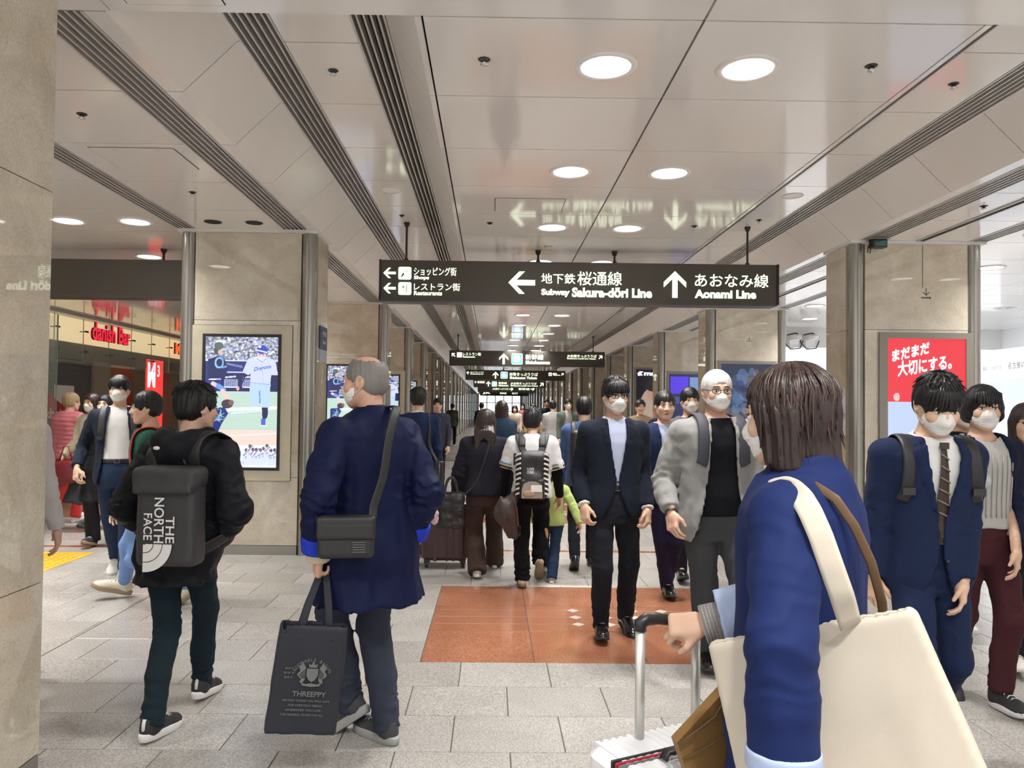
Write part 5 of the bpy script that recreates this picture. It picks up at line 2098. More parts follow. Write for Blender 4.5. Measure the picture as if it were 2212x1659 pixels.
            for k in (3, 4):
                q = [f for f in m.f if len(f) == k]
                if q:
                    PP.append(np.array(q) + base)
                    MI.append(np.array([mi for f, mi in zip(m.f, m.mi) if len(f) == k]))
            for k in (5, 6):
                q = [(f, mi) for f, mi in zip(m.f, m.mi) if len(f) == k]
                if q:
                    PP.append(np.array([f for f, _ in q]) + base)
                    MI.append(np.array([mi for _, mi in q]))
        for sd in 'LR':
            hsp = (hands or {}).get(sd, {})
            if hsp is None:
                continue
            V2, Q2 = s.hand(sd, **hsp)
            addm(V2, Q2, 0)
        s.bodyobj = s.obj('body', np.vstack(VV), PP, [skin, M_EYE, M_IRIS, M_LIP], midx=np.concatenate(MI))
        return s

    def hand(s, sd, d=None, thumb=None, curl=(18, 26, 20), spread=5, thumbcurl=0.3, size=1.0, local=True):
        sg = -1 if sd == 'L' else 1
        H = s.H
        W0 = s.wri[sd]
        fd = nrm(s.wri[sd] - s.elb[sd])
        d = nrm(fd * 0.45 + np.array([0, 0, -0.55]) if d is None else np.asarray(d, float))
        t = np.array([-sg * 0.55, 1.0, 0.2]) if thumb is None else np.asarray(thumb, float)
        t = t - d * (t @ d)
        t = nrm(t)
        nb_ = -np.cross(t, d) * sg
        # back of the hand points away from the body for a hanging arm
        if thumb is None and nb_ @ np.array([sg, 0, 0]) < 0:
            nb_ = -nb_
        nb_ = nrm(nb_)
        S = 0.0575 * H ** 0.9 / (0.0575 * 1.7 ** 0.9) * 0.98 * size
        s.hS = S
        p = lambda a, b, c: W0 + S * (a * d + b * t + c * nb_)
        hv = max(0.0042, s.vox * 0.42)
        g = Sdf(W0 - 0.22 * S - 0.03, W0 + 0.22 * S + 0.03, hv)
        R = np.stack([t, nb_, d], 1)
        g.box(p(0.052, 0.0, 0), np.array([0.040, 0.0145, 0.044]) * S, 0.0135 * S, R=R, k=0.0)
        g.cap(p(-0.05, 0, 0), p(0.02, 0, 0), 0.0265 * S, 0.027 * S, 0.02, flat=(nb_, 0.78))
        g.ell(p(0.04, 0.025, -0.012), np.array([0.02, 0.02, 0.03]) * S, 0.012)
        L = [(0.030, 0.088, 0.074), (0.0105, 0.094, 0.082), (-0.0095, 0.090, 0.076), (-0.0285, 0.080, 0.060)]
        c1, c2, c3 = (math.radians(v) for v in curl)
        for i, (b, a0, ln) in enumerate(L):
            q = p(a0 - 0.012, b, 0.002)
            ang = 0
            sp = math.radians(spread) * (1.5 - i) / 1.5
            dirp = nrm(d * math.cos(sp) + t * math.sin(sp))
            rr = (0.0088, 0.0092, 0.0088, 0.0078)[i] * S
            for cseg, f in ((c1 + 0.04 * i, 0.47), (c2, 0.30), (c3, 0.26)):
                ang += cseg
                dd = dirp * math.cos(ang) - nb_ * math.sin(ang)
                q2 = q + dd * ln * f * S * (1.13 if f == 0.47 else 1)
                g.cap(q, q2, rr, rr * 0.92, 0.004 * S if f == 0.47 else 0.002)
                q, rr = q2, rr * 0.92
        q = p(0.022, 0.032, -0.004)
        tc = thumbcurl
        d1 = nrm(d * 0.72 + t * 0.62 - nb_ * (0.25 + 0.3 * tc))
        q2 = q + d1 * 0.042 * S
        g.cap(q, q2, 0.0125 * S, 0.0105 * S, 0.008 * S)
        d2 = nrm(d * (0.95 - 0.4 * tc) + t * (0.25 - 0.5 * tc) - nb_ * (0.2 + 0.8 * tc))
        g.cap(q2, q2 + d2 * 0.032 * S, 0.0105 * S, 0.0082 * S, 0.003 * S)
        if not hasattr(s, 'grip'):
            s.grip = {}
        s.grip[sd] = (p(0.085, 0.0, -0.025), d, t, nb_)
        return g.mesh()

    # ---- clothes
    def pants(s, m, rt=0.0455, rk=0.036, ra=0.031, hem=0.0, folds=0.006, waist=0.60, name='trousers', p=2.2, seed=1, pool=0.0, vox=None, label=None):
        H = s.H
        vox = vox or s.vox
        pts = [s.hip['L'], s.hip['R'], s.knee['L'], s.knee['R'], s.ank['L'], s.ank['R']]
        lo = np.min(pts, 0) - 0.15
        hi = np.max(pts, 0) + np.array([0.15, 0.16, 0.13 * H])
        g = Sdf(lo, hi, vox)
        sec = [(z * H + s.dz, 0, 0.002 * H, a * H * s.w + 0.003, b * H * s.w + 0.003) for z, a, b in BASE if z <= waist + 0.02]
        g.loft(sec, (s.sway, s.lean), s.hz, 0.0)
        for sd in 'LR':
            a = s.ank[sd]
            kd = nrm(s.ank[sd] - s.knee[sd])
            e = a + kd * (0.035 * s.fs - hem)
            mid = (s.hip[sd] + s.knee[sd]) / 2
            g.chain([s.hip[sd] + np.array([0, 0, -0.03]), mid + np.array([0, 0.006, 0]), s.knee[sd], (s.knee[sd] + e) / 2 + np.array([0, -0.012, 0]), e],
                    [rt * H, (rt + rk) * 0.5 * H, rk * H, (rk * 0.55 + ra * 0.45) * H, ra * H], 0.035, end=True)
        if folds:
            g.folds(folds * 0.6, seed, (0.07, 0.07, 0.16), 0.5)
            for sd in 'LR':
                k_ = nrm(s.ank[sd] - s.hip[sd])
                g.crease(folds * 0.75, s.knee[sd] - k_ * 0.02, k_, 0.11, seed + 1)
                g.crease(folds * (0.9 + pool), s.ank[sd] - k_ * 0.05, k_, 0.09 + pool * 0.05, seed + 2)
            g.crease(folds * 0.5, np.array([0, 0.05, s.hz - 0.04]), nrm((0.25, 0, 1)), 0.12, seed + 4)
        o = s.put(name, g, m, label=label)
        s.trousers = o
        return o

    def upper(s, m, name='jacket', hem=0.47, off=0.018, flare=0.0, sl=(0.0345, 0.0295, 0.024), slen=1.0, slend=None, collar=0.0, cr=0.046, open=None, lapel=None, folds=0.007,
              neck=0.040, seed=3, sleeves=True, shell=None, hood=False, front=None, p=2.3, vox=None, belly=0.0, label=None, xo=0.0, fcell=(0.075, 0.075, 0.20), neckdrop=0.0, flap=None, puff=0.0):
        H = s.H
        vox = vox or s.vox
        zh = hem * H + s.dz
        sec = []
        for z, a, b in BASE:
            zz = z * H + s.dz
            if zz < zh - 0.02:
                continue
            fl = flare * max(0, (0.72 * H + s.dz - zz)) / (0.25 * H)
            bl = belly * math.exp(-((z - 0.60) / 0.06) ** 2)
            sec.append((zz, 0, 0.002 * H + bl * 0.5, a * H * s.w + off + fl, b * H * s.w + off + fl * 0.8 + bl * 0.5))
        if zh < 0.455 * H + s.dz:
            f0 = flare * (0.72 * H + s.dz - zh) / (0.25 * H)
            sec.append((zh, 0, 0, 0.088 * H * s.w + off + f0, 0.064 * H * s.w + off + f0 * 0.8))
        else:
            a = np.interp(hem, [q[0] for q in BASE], [q[1] for q in BASE])
            b = np.interp(hem, [q[0] for q in BASE], [q[2] for q in BASE])
            f0 = flare * max(0, (0.72 * H + s.dz - zh)) / (0.25 * H)
            sec = [q for q in sec if q[0] > zh + 0.01] + [(zh, 0, 0.002 * H, a * H * s.w + off + f0, b * H * s.w + off + f0 * 0.8)]
        pts = [s.sho['L'], s.sho['R'], s.nb + np.array([0, 0, 0.06 + (0.1 if hood else 0)])] + ([s.elb['L'], s.elb['R'], s.wri['L'], s.wri['R']] if sleeves else [])
        amax = max(q[3] for q in sec) + 0.05
        lo = np.min(pts + [np.array([-amax, -amax, zh])], 0) - 0.10
        hi = np.max(pts + [np.array([amax, amax, zh])], 0) + 0.10
        lo[2] = min(zh - 0.03, lo[2])
        g = Sdf(lo, hi, vox)
        g.loft(sec, (s.sway, s.lean), s.hz, 0.0, p)
        for sd in 'LR':
            sg = -1 if sd == 'L' else 1
            g.cap(s.nb + np.array([sg * 0.02, -0.01, -0.03 * H / 1.7]), s.sho[sd], 0.028 * H + off * 0.4, sl[0] * H * 0.90, 0.04)
        if sleeves:
            for sd in 'LR':
                e = s.wri[sd]
                ln = slen if not isinstance(slen, dict) else slen[sd]
                kd = nrm(s.wri[sd] - s.elb[sd])
                if ln >= 0.5:
                    L2 = np.linalg.norm(s.wri[sd] - s.elb[sd])
                    e = s.elb[sd] + kd * L2 * (ln - 0.5) * 2
                    mid = (s.sho[sd] + s.elb[sd]) / 2
                    g.chain([s.sho[sd], mid, s.elb[sd] , (s.elb[sd] + e) / 2, e], [sl[0] * H, (sl[0] + sl[1]) / 2 * H, sl[1] * H, (sl[1] * 0.5 + sl[2] * 0.5) * H, sl[2] * H], 0.03, end=True)
                else:
                    e = s.sho[sd] + (s.elb[sd] - s.sho[sd]) * ln * 2
                    g.chain([s.sho[sd], e], [sl[0] * H, sl[1] * H], 0.03, end=True)
        if folds:
            g.folds(folds * 0.8, seed, fcell, 0.5)
            if sleeves:
                for sd in 'LR':
                    g.crease(folds * 0.85, s.elb[sd], nrm(s.wri[sd] - s.sho[sd]), 0.13, seed + 1)
                    g.crease(folds * 0.6, s.sho[sd] + (s.elb[sd] - s.sho[sd]) * 0.3, nrm(s.elb[sd] - s.sho[sd] + 0.1 * s.T((0, 0, 0.7))), 0.10, seed + 2, 0.05)
        if puff:
            def pf(f, X, Y, Z):
                return f - puff * np.abs(np.sin(Z * math.pi / 0.055 + 0.6 * np.sin(6 * X)))
            g.fn(pf)
        if hood:
            c = s.nb + np.array([0, -0.075, 0.0])
            for sg in (-1, 1):
                g.chain([s.nb + np.array([sg * 0.075, 0.06, 0.005]), s.nb + np.array([sg * 0.105, -0.03, 0.02]), s.nb + np.array([sg * 0.07, -0.115, 0.0]), s.nb + np.array([0, -0.13, -0.035])], [0.028, 0.040, 0.050, 0.062], 0.03)
            g.ell(s.nb + np.array([0, -0.11, -0.06]), (0.12, 0.055, 0.085), 0.04)
        if collar:
            up = nrm(s.hd((0, -0.02, -0.05)) - s.nb)
            b0 = s.nb + up * (-0.03)
            g.cap(b0, s.nb + up * collar, (cr + 0.008) * H, cr * H, 0.02, end=True)
        # neck hole
        up = nrm(s.hd((0, -0.02, -0.05)) - s.nb)
        fr = np.array([0, 1, 0])
        g.cap(s.nb - up * 0.0 + fr * (0.006 + neckdrop * 0.4) - up * neckdrop, s.nb + up * 0.16, (neck if not collar else cr - 0.006) * H, (neck + 0.004) * H, 0.008, 'sub')
        th = shell or max(0.015, vox * 2.0)
        if open is not None:
            zz = np.array([q[0] for q in open]) * H + s.dz
            ww = np.array([q[1] for q in open])
            o_ = np.argsort(zz)
            zz, ww = zz[o_], ww[o_]
            lp = lapel

            def op(f, X, Y, Z):
                x = X - s.sway * (Z - s.hz) - xo
                y = Y - s.lean * (Z - s.hz)
                wv = np.interp(Z, zz, ww)
                if lp is not None:
                    z1, z2, lw = lp[0] * H + s.dz, lp[1] * H + s.dz, lp[2]
                    lwz = lw * np.clip((Z - z1) / (z2 - z1), 0, 1) ** 0.8 * np.where(Z > z2, np.clip(1 - (Z - z2) / 0.02, 0, 1), 1)
                    notch = np.abs(Z - (z2 - 0.075)) < 0.006 + 0.004 * 0
                    band = np.clip((wv + lwz - np.abs(x)) / 0.006, 0, 1) * np.clip((Z - z1) / 0.02, 0, 1) * (y > 0) * (1 - 0.85 * (notch & (np.abs(x) > wv + lwz * 0.4)))
                    f = f - 0.009 * band
                f = np.maximum(f, -(f + th))
                cut = np.where(y > 0.0, np.abs(x) - wv, 1.0)
                return np.maximum(f, -cut)
            g.fn(op)
        if flap is not None:
            g.fn(flap)
        o = s.put(name, g, m, label=label, it=3 if open is not None else 2)
        s.top = o
        s.bvh = None
        return o

    def cuffs(s, m, sd, a=0.86, b=1.0, r=0.026, name='cuff', parent=None, label=None, flat=None, folds=0.0):
        """band around the forearm between fractions a and b of its length"""
        H = s.H
        L = s.wri[sd] - s.elb[sd]
        p0, p1 = s.elb[sd] + L * a, s.elb[sd] + L * b
        g = Sdf(np.minimum(p0, p1) - 0.08, np.maximum(p0, p1) + 0.08, max(0.005, s.vox * 0.6))
        u = nrm(L)
        g.cap(p0 - u * 0.03, p1, r * H, r * H * 1.02, 0, end=True)
        g.half(-u, -(p0 @ u))
        if folds:
            g.folds(folds, 5, (0.03, 0.03, 0.05))
        return s.put(name, g, m, parent, label)

    def shoe(s, sd, kind='leather', mu=None, ms=None, lace=True):
        R, o = s.footR[sd]
        S = s.fs
        P = lambda a: o + R @ (np.asarray(a, float) * S)
        mu = mu or M_SHOEK
        ms = ms or M_SOLEK
        th = {'leather': 0.018, 'sneaker': 0.030, 'chunky': 0.036, 'boot': 0.034}[kind]
        h = max(0.006, s.vox * 0.6)
        c = P((0, 0.06, 0.05))
        g = Sdf(c - 0.22 * S, c + 0.22 * S, h)
        up = R[:, 2]
        g.ell(P((0, -0.020, 0.045)), np.array([0.037, 0.047, 0.062]) * S, 0, R=R)
        g.cap(P((0, 0.0, 0.062)), P((0, 0.105, 0.040)), 0.042 * S, 0.038 * S, 0.02)
        g.ell(P((0.0, 0.135, 0.026)), np.array([0.044, 0.066, 0.043]) * S, 0.02, R=R)
        ct = 0.125 if kind == 'boot' else 0.098 if kind != 'leather' else 0.082
        g.cap(P((0, -0.022, 0.05)), P((0, -0.026, ct)), 0.038 * S, 0.036 * S, 0.015, end=True)
        g.half(-up, -(P((0, 0, th * 0.55 / S if False else th * 0.6)) @ up))
        g.cap(P((0, -0.016, 0.06)), P((0, -0.02, 0.16)), 0.029 * S, 0.031 * S, 0.0, 'sub')
        ob = s.put('shoe', g, mu)
        if ob is None:
            return
        m = MB()
        n = 26
        prof = []
        for k in range(n):
            t = 2 * math.pi * k / n
            y = 0.062 + 0.140 * math.cos(t)
            wv = np.interp(y, [-0.08, -0.06, -0.02, 0.03, 0.08, 0.13, 0.17, 0.195, 0.203], [0.012, 0.030, 0.039, 0.036, 0.043, 0.047, 0.041, 0.024, 0.006])
            prof.append((wv * (1 if math.sin(t) >= 0 else -1) * (abs(math.sin(t)) ** 0.25), y))
        lev = [(0, 0.93), (0.004, 1.0), (th * 0.8, 1.03), (th, 0.99)]
        V = []
        for z, sc in lev:
            for (x, y) in prof:
                rise = 0.010 * max(0, (y - 0.13) / 0.07) ** 2
                V.append(P((x * sc, 0.062 + (y - 0.062) * sc, z + rise)))
        Fs = [tuple(range(n)), tuple(range(4 * n - 1, 3 * n - 1, -1))]
        for a in range(3):
            for k in range(n):
                j = (k + 1) % n
                Fs.append((a * n + k, (a + 1) * n + k, (a + 1) * n + j, a * n + j))
        m.add(V, Fs)
        s.mb('sole', m, ms, ob)
        if kind in ('sneaker', 'chunky') and lace and s.vox < 0.016:
            m = MB()
            for i in range(4):
                y = 0.035 + i * 0.022
                z = 0.107 - i * 0.0085 - (0.003 if i > 1 else 0)
                m.tube([P((-0.026, y + 0.004, z - 0.012)), P((-0.012, y, z)), P((0.012, y, z)), P((0.026, y + 0.004, z - 0.012))], 0.003 * S, 5)
            s.mb('lace', m, M_LACE, ob)
        return ob

    def shoes(s, kind='leather', mu=None, ms=None, lace=True):
        for sd in 'LR':
            s.shoe(sd, kind, mu, ms, lace)

    # ---- head things
    def hair(s, m, style='short', length=0.0, fringe=0.0, seed=0, vol=1.0, bald=False, noise=0.004, vox=None, part=0.0, clumps=0, side_len=0.0, label=None):
        S = s.hsc
        h = vox or max(0.0055, s.vox * 0.55)
        L = length
        lo, hi = s.hc - np.array([0.16, 0.16, 0.17 + L]) * S, s.hc + np.array([0.16, 0.16, 0.17]) * S
        g = Sdf(lo, hi, h)
        E = lambda c, r, k=0.0, op='add': g.ell(s.hd(c), np.asarray(r) * S, k * S, op, R=s.HR)
        C = lambda a, b, ra, rb, k=0.0, op='add': g.cap(s.hd(a), s.hd(b), ra * S, rb * S, k * S, op)
        v = vol
        E((0, -0.016, 0.032), (0.073 + 0.013 * v, 0.092 + 0.013 * v, 0.085 + 0.013 * v))
        E((0, -0.035, -0.012), (0.068 + 0.010 * v, 0.066 + 0.012 * v, 0.070), 0.02)
        if style in ('bob', 'long', 'mid'):
            ex = {'bob': 0.075, 'mid': 0.12, 'long': 0.10}[style] + side_len
            for sg in (-1, 1):
                C((sg * 0.062, -0.02, 0.0), (sg * 0.066, -0.022, -ex), 0.036 * v, 0.030 * v, 0.03)
                C((sg * 0.045, 0.02, 0.02), (sg * 0.070, 0.018, -ex * 0.85), 0.030 * v, 0.020 * v, 0.03)
            C((0, -0.060, 0.0), (0, -0.058, -ex), 0.050 * v, 0.052 * v, 0.03)
        wf = 0.0 if style in ('short',) else 0.0
        # open the face
        fz = 0.052 - fringe
        E((0, 0.100, fz - 0.100), (0.060 if style == 'short' else 0.052, 0.075, 0.100), 0.006, 'sub')
        E((0, 0.075, fz - 0.115), (0.055, 0.075, 0.105), 0.006, 'sub')
        if style == 'short':
            for sg in (-1, 1):
                E((sg * 0.088, 0.018, -0.030), (0.030, 0.040, 0.036), 0.008, 'sub')
            bz = s.HR @ np.array([0, -0.25, -1.0])
            g.half(bz, bz @ s.hd((0, -0.05, -0.072)))
        if bald:
            E((0, -0.03, 0.10), (0.05, 0.06, 0.055), 0.02, 'sub')
        if style == 'long':
            n = 7
            for i in range(n):
                x = (i - (n - 1) / 2) / ((n - 1) / 2)
                a = s.hd((x * 0.070, -0.062 + 0.02 * abs(x), -0.06))
                b = a + np.array([x * 0.012 - s.sway * L, 0, -L * (0.92 + 0.08 * math.cos(3 * i))])
                b[1] = s.T((0, -0.066 * s.H - 0.050 + 0.03 * abs(x), 0.72 * s.H))[1]
                md = np.array([(a[0] + b[0]) / 2, b[1], a[2] * 0.62 + b[2] * 0.38])
                g.chain([a, md, b], [0.034 * S, 0.033 * S, 0.016 * S], 0.02)
        rs = np.random.RandomState(seed)
        ph = rs.rand(6) * 6.28

        def strands(f, X, Y, Z):
            P = [X - s.hc[0], Y - s.hc[1], Z - s.hc[2]]
            Q = [P[0] * s.HR[0][i] + P[1] * s.HR[1][i] + P[2] * s.HR[2][i] for i in range(3)]
            az = np.arctan2(Q[0], -Q[1] + 0.015 + 0.03 * part)
            el = np.arctan2(Q[2], np.sqrt(Q[0] ** 2 + Q[1] ** 2) + 1e-4)
            a = np.sin(15 * az + 1.2 * np.sin(1.6 * el + ph[0]) + 2.0 * np.sin(4 * az + ph[1])) * 0.55 + np.sin(37 * az + 1.2 * np.sin(2.3 * el + ph[2]) + 3 * np.sin(3 * az + ph[3])) * 0.45
            return f + noise * S * a * (0.4 + 0.6 * np.cos(el))
        g.fn(strands)
        o = s.put('hair', g, m, label=label)
        if fringe > 0.02 or clumps:
            mb = MB()
            nf = 13
            if fringe > 0.02:
                for i in range(nf):
                    x = (i - (nf - 1) / 2) / ((nf - 1) / 2)
                    fl = fringe * (0.75 + 0.3 * rs.rand())
                    pts = [s.hd((x * 0.045, 0.050, 0.108 - 0.02 * x * x)), s.hd((x * 0.060, 0.088 - 0.03 * x * x, 0.080)), s.hd((x * 0.068 + 0.008 * (rs.rand() - 0.5), 0.100 - 0.045 * x * x, 0.052 - fl * 0.5)), s.hd((x * 0.068 + 0.014 * (rs.rand() - 0.5) + 0.008, 0.098 - 0.048 * x * x, 0.052 - fl))]
                    mb.tube(pts, np.array([0.010, 0.011, 0.008, 0.002]) * S, 6)
            for i in range(clumps):
                az = rs.rand() * 6.28
                a0 = 0.15 + 0.5 * rs.rand()
                pts, rr = [], []
                Lc = 0.45 + 0.5 * rs.rand()
                dz = (rs.rand() - 0.5) * 0.9
                for k in range(5):
                    e = a0 + Lc * k / 4
                    aa = az + dz * (k / 4)
                    lift = 1.0 + (0.05 + 0.06 * rs.rand()) * (k == 4) + 0.02
                    pt = np.array([math.sin(e) * math.sin(aa) * (0.073 + 0.014 * v), -0.016 - math.sin(e) * math.cos(aa) * (0.092 + 0.014 * v), 0.032 + math.cos(e) * (0.085 + 0.014 * v)]) * lift
                    if pt[1] > 0.05 and pt[2] < fz:
                        break
                    if style == 'short' and (pt[2] < -0.045 or (pt[2] < 0.0 and pt[1] > -0.02)):
                        break
                    pts.append(s.hd(pt))
                if len(pts) >= 3:
                    r0 = (0.004 + 0.004 * rs.rand()) * S
                    mb.tube(pts, np.linspace(r0, r0 * 0.25, len(pts)), 5)
            if mb.v:
                s.mb('hair_lock', mb, m, o)
        s.hairobj = o
        return o

    def mask(s, m=None):
        S = s.hsc
        h = max(0.005, s.vox * 0.5)
        c = s.hd((0, 0.06, -0.05))
        g = Sdf(c - 0.11 * S, c + 0.11 * S, h)
        E = lambda c, r, k=0.0, op='add': g.ell(s.hd(c), np.asarray(r) * S, k * S, op, R=s.HR)
        E((0, 0.022, -0.045), (0.0655, 0.078, 0.066))
        g.cap(s.hd((0, 0.086, -0.010)), s.hd((0, 0.097, -0.034)), 0.010 * S, 0.0185 * S, 0.03 * S)
        E((0, 0.058, -0.088), (0.03, 0.028, 0.022), 0.03)
        f2, u2 = s.HR[:, 1], s.HR[:, 2]

        def cut(f, X, Y, Z):
            P = [X - s.hc[0], Y - s.hc[1], Z - s.hc[2]]
            y = (P[0] * s.HR[0][1] + P[1] * s.HR[1][1] + P[2] * s.HR[2][1]) / S
            x = (P[0] * s.HR[0][0] + P[1] * s.HR[1][0] + P[2] * s.HR[2][0]) / S
            z = (P[0] * s.HR[0][2] + P[1] * s.HR[1][2] + P[2] * s.HR[2][2]) / S
            f = f + 0.0012 * np.sin(z * 420)
            f = np.maximum(f, (0.022 - y) * S)
            f = np.maximum(f, (z - (0.004 - 0.28 * np.abs(x))) * S)
            return np.maximum(f, (-0.104 + 0.32 * np.abs(x) - z) * S)
        g.fn(cut)
        o = s.put('face_mask', g, m or M_MASK, label='white face mask')
        for sg in (-1, 1):
            mb = MB()
            mb.tube([s.hd((sg * 0.066, 0.032, -0.020)), s.hd((sg * 0.081, -0.005, 0.020)), s.hd((sg * 0.086, -0.028, 0.004)), s.hd((sg * 0.080, -0.01, -0.035)), s.hd((sg * 0.062, 0.035, -0.070))], 0.0018 * S, 5)
            s.mb('ear_loop', mb, m or M_MASK, o)
        return o

    def glasses(s):
        S = s.hsc
        mb = MB()
        for sg in (-1, 1):
            pts = [s.hd((sg * (0.032 + 0.024 * math.cos(t)), 0.103 - 0.012 * abs(0.6 + 0.4 * math.cos(t)), 0.004 + 0.017 * math.sin(t))) for t in np.linspace(0, 2 * math.pi, 17)]
            mb.tube(pts, 0.0022 * S, 5, cap=False)
            mb.tube([s.hd((sg * 0.056, 0.09, 0.008)), s.hd((sg * 0.078, 0.05, 0.008)), s.hd((sg * 0.084, -0.01, 0.01)), s.hd((sg * 0.082, -0.03, -0.008))], 0.002 * S, 5)
        mb.tube([s.hd((-0.009, 0.098, 0.007)), s.hd((0, 0.102, 0.010)), s.hd((0.009, 0.098, 0.007))], 0.002 * S, 5)
        o = s.mb('spectacles', mb, M_GLASSF)
        return o

    def surf(s, x, z, front=True, off=0.0):
        """point on the front (or back) of the torso clothing: x across, z as fraction of height"""
        H = s.H
        a = np.interp(z, [q[0] for q in BASE], [q[1] for q in BASE]) * H * s.w + off
        b = np.interp(z, [q[0] for q in BASE], [q[2] for q in BASE]) * H * s.w + off
        xx = min(abs(x) / a, 0.97)
        y = b * (1 - xx ** 2.3) ** (1 / 2.3)
        return s.T((x, (y if front else -y) + 0.002 * H, z * H))

    def hit(s, o, d):
        """first point of the outer garment along a local ray"""
        if getattr(s, 'bvh', None) is None:
            from mathutils.bvhtree import BVHTree
            me = s.top.data
            s.bvh = BVHTree.FromPolygons([v.co for v in me.vertices], [tuple(p.vertices) for p in me.polygons])
        w0, w1 = s.world(o)[0], s.R @ np.asarray(d, float)
        r = s.bvh.ray_cast(Vector(w0), Vector(w1), 1.2)
        s.hitn = r[1]
        return None if r[0] is None else s.loc(np.array(r[0]))

    def onto(s, px, py, y, off=0.006, nn=False):
        """world point on the outer garment as seen at pixel px, py; y is the depth where the garment is missed"""
        d = nrm(ray(px, py))
        h = s.hit(s.loc(CAM + d * 0.3), s.R.T @ d)
        w = at(px, py, y) if h is None else s.world(h)[0]
        ok = h is not None and abs(w[1] - y) < 0.35
        w = w - d * off if ok else at(px, py, y)
        return (w, np.array(s.hitn) if ok else -d) if nn else w

    def strap(s, pts, m, hw=0.02, th=0.003, name='strap', parent=None, out=None, n=8, snap=0.07):
        """flat band through local points; out gives the direction that its face looks to, per point"""
        P = np.asarray(pts, float)
        # resample smoothly
        tt = np.linspace(0, len(P) - 1, (len(P) - 1) * 5 + 1)
        Q = []
        for t in tt:
            i = min(int(t), len(P) - 2)
            u = t - i
            p0, p1, p2, p3 = P[max(i - 1, 0)], P[i], P[i + 1], P[min(i + 2, len(P) - 1)]
            Q.append(0.5 * ((2 * p1) + (-p0 + p2) * u + (2 * p0 - 5 * p1 + 4 * p2 - p3) * u * u + (-p0 + 3 * p1 - 3 * p2 + p3) * u ** 3))
        Q = np.array(Q)
        if out is None:
            c = np.array([0, 0, 0])
            ax = Q - s.T((0, 0, 0.7 * s.H))
            ax[:, 2] *= 0.25
            out = ax / (np.linalg.norm(ax, axis=1)[:, None] + 1e-9)
        elif np.ndim(out) == 2:
            O = np.asarray(out, float)
            out = np.stack([np.interp(tt, range(len(O)), O[:, k]) for k in range(3)], 1)
        if snap and s.top is not None:
            for i in range(len(Q)):
                o_ = nrm(out[i])
                h = s.hit(Q[i] + o_ * 0.16, -o_)
                if h is not None and abs((h - Q[i]) @ o_) < snap:
                    Q[i] = h + o_ * (th + 0.004)
            for _ in range(2):
                Q[1:-1] = 0.5 * Q[1:-1] + 0.25 * (Q[2:] + Q[:-2])
        mb = MB()
        mb.tube(Q, 1.0, n, flat=(hw, th, out))
        me = mesh_np(name, s.world(np.vstack(mb.v)), mb.f, m, True)
        o = bpy.data.objects.new(name, me)
        link(o, parent if parent is not None else s.root)
        return o


def wobj(name, sdf, m, parent=None, label=None):
    """solid built in world coordinates"""
    V, Q = sdf.mesh()
    me = mesh_np(name, V, [Q], m, True)
    o = bpy.data.objects.new(name, me)
    link(o, parent)
    if label:
        o['label'] = label
    return o


def pobj(P, name, sdf, m, parent, label=None):
    """solid built in a person's local frame but belonging to another thing (a bag)"""
    V, Q = sdf.mesh()
    me = mesh_np(name, P.world(V), [Q], m, True)
    o = bpy.data.objects.new(name, me)
    link(o, parent)
    if label:
        o['label'] = label
    return o
# ------------------------------------------------------------------ the people, nearest first
C_NAVYC = cloth('navy_coat', (0.0055, 0.0085, 0.038), sheen=0.02, rough=0.6, spec=0.2)
C_BLACKJ = cloth('black_nylon', (0.010, 0.010, 0.013), rough=0.55, sheen=0.06)
C_TEALP = cloth('dark_teal_cotton', (0.012, 0.022, 0.030), sheen=0.06)
C_SLATE = cloth('slate_trousers', (0.036, 0.041, 0.062), sheen=0.08)
C_SUITN = cloth('suit_midnight', (0.010, 0.013, 0.022), sheen=0.08)
C_SUITT = cloth('suit_midnight_trousers', (0.013, 0.014, 0.019), sheen=0.08)
C_SUITB = cloth('suit_navy', (0.012, 0.020, 0.055), sheen=0.10)
C_GREYJ = cloth('grey_wool', (0.22, 0.217, 0.207), bump=0.2, bs=300)
C_CHAR = cloth('charcoal_wool', (0.045, 0.045, 0.048), bump=0.15)
C_KNITK = cloth('black_knit', (0.006, 0.006, 0.008), sheen=0.05)
C_WSHIRT = cloth('white_shirt', (0.70, 0.69, 0.67), sheen=0.0)
C_BSHIRT = cloth('pale_blue_shirt', (0.42, 0.46, 0.60), sheen=0.0)
C_LBLUE = cloth('light_blue_lining', (0.40, 0.48, 0.68), sheen=0.0)
C_ROYAL = cloth('royal_blue_cuff', (0.012, 0.035, 0.42), sheen=0.0)
C_BEIGE = cloth('beige_lining', (0.55, 0.47, 0.33), sheen=0.0)
C_KNITG = cloth('grey_knit', (0.48, 0.465, 0.44), bump=0.35, bs=180)
C_MAROON = cloth('maroon_cotton', (0.060, 0.018, 0.022), sheen=0.08)
C_BLUEJ = cloth('blue_jacket', (0.0115, 0.022, 0.092), sheen=0.05, rough=0.7)
C_GREENK = cloth('green_knit', (0.012, 0.060, 0.040), sheen=0.1)
C_JEAND = cloth('dark_denim', (0.018, 0.030, 0.065), sheen=0.1)
C_JEANL = cloth('light_denim', (0.16, 0.28, 0.55), sheen=0.1)
C_PINK = cloth('pink_nylon', (0.62, 0.18, 0.22), rough=0.5, sheen=0.1)
C_CREAMC = cloth('cream_coat', (0.62, 0.54, 0.40))
C_SKIRT = cloth('grey_skirt', (0.05, 0.052, 0.058))
C_DKNIT = cloth('dark_navy_knit', (0.016, 0.015, 0.024), bump=0.2, bs=260)
C_BROWNP = cloth('brown_trousers', (0.060, 0.036, 0.030), sheen=0.08)
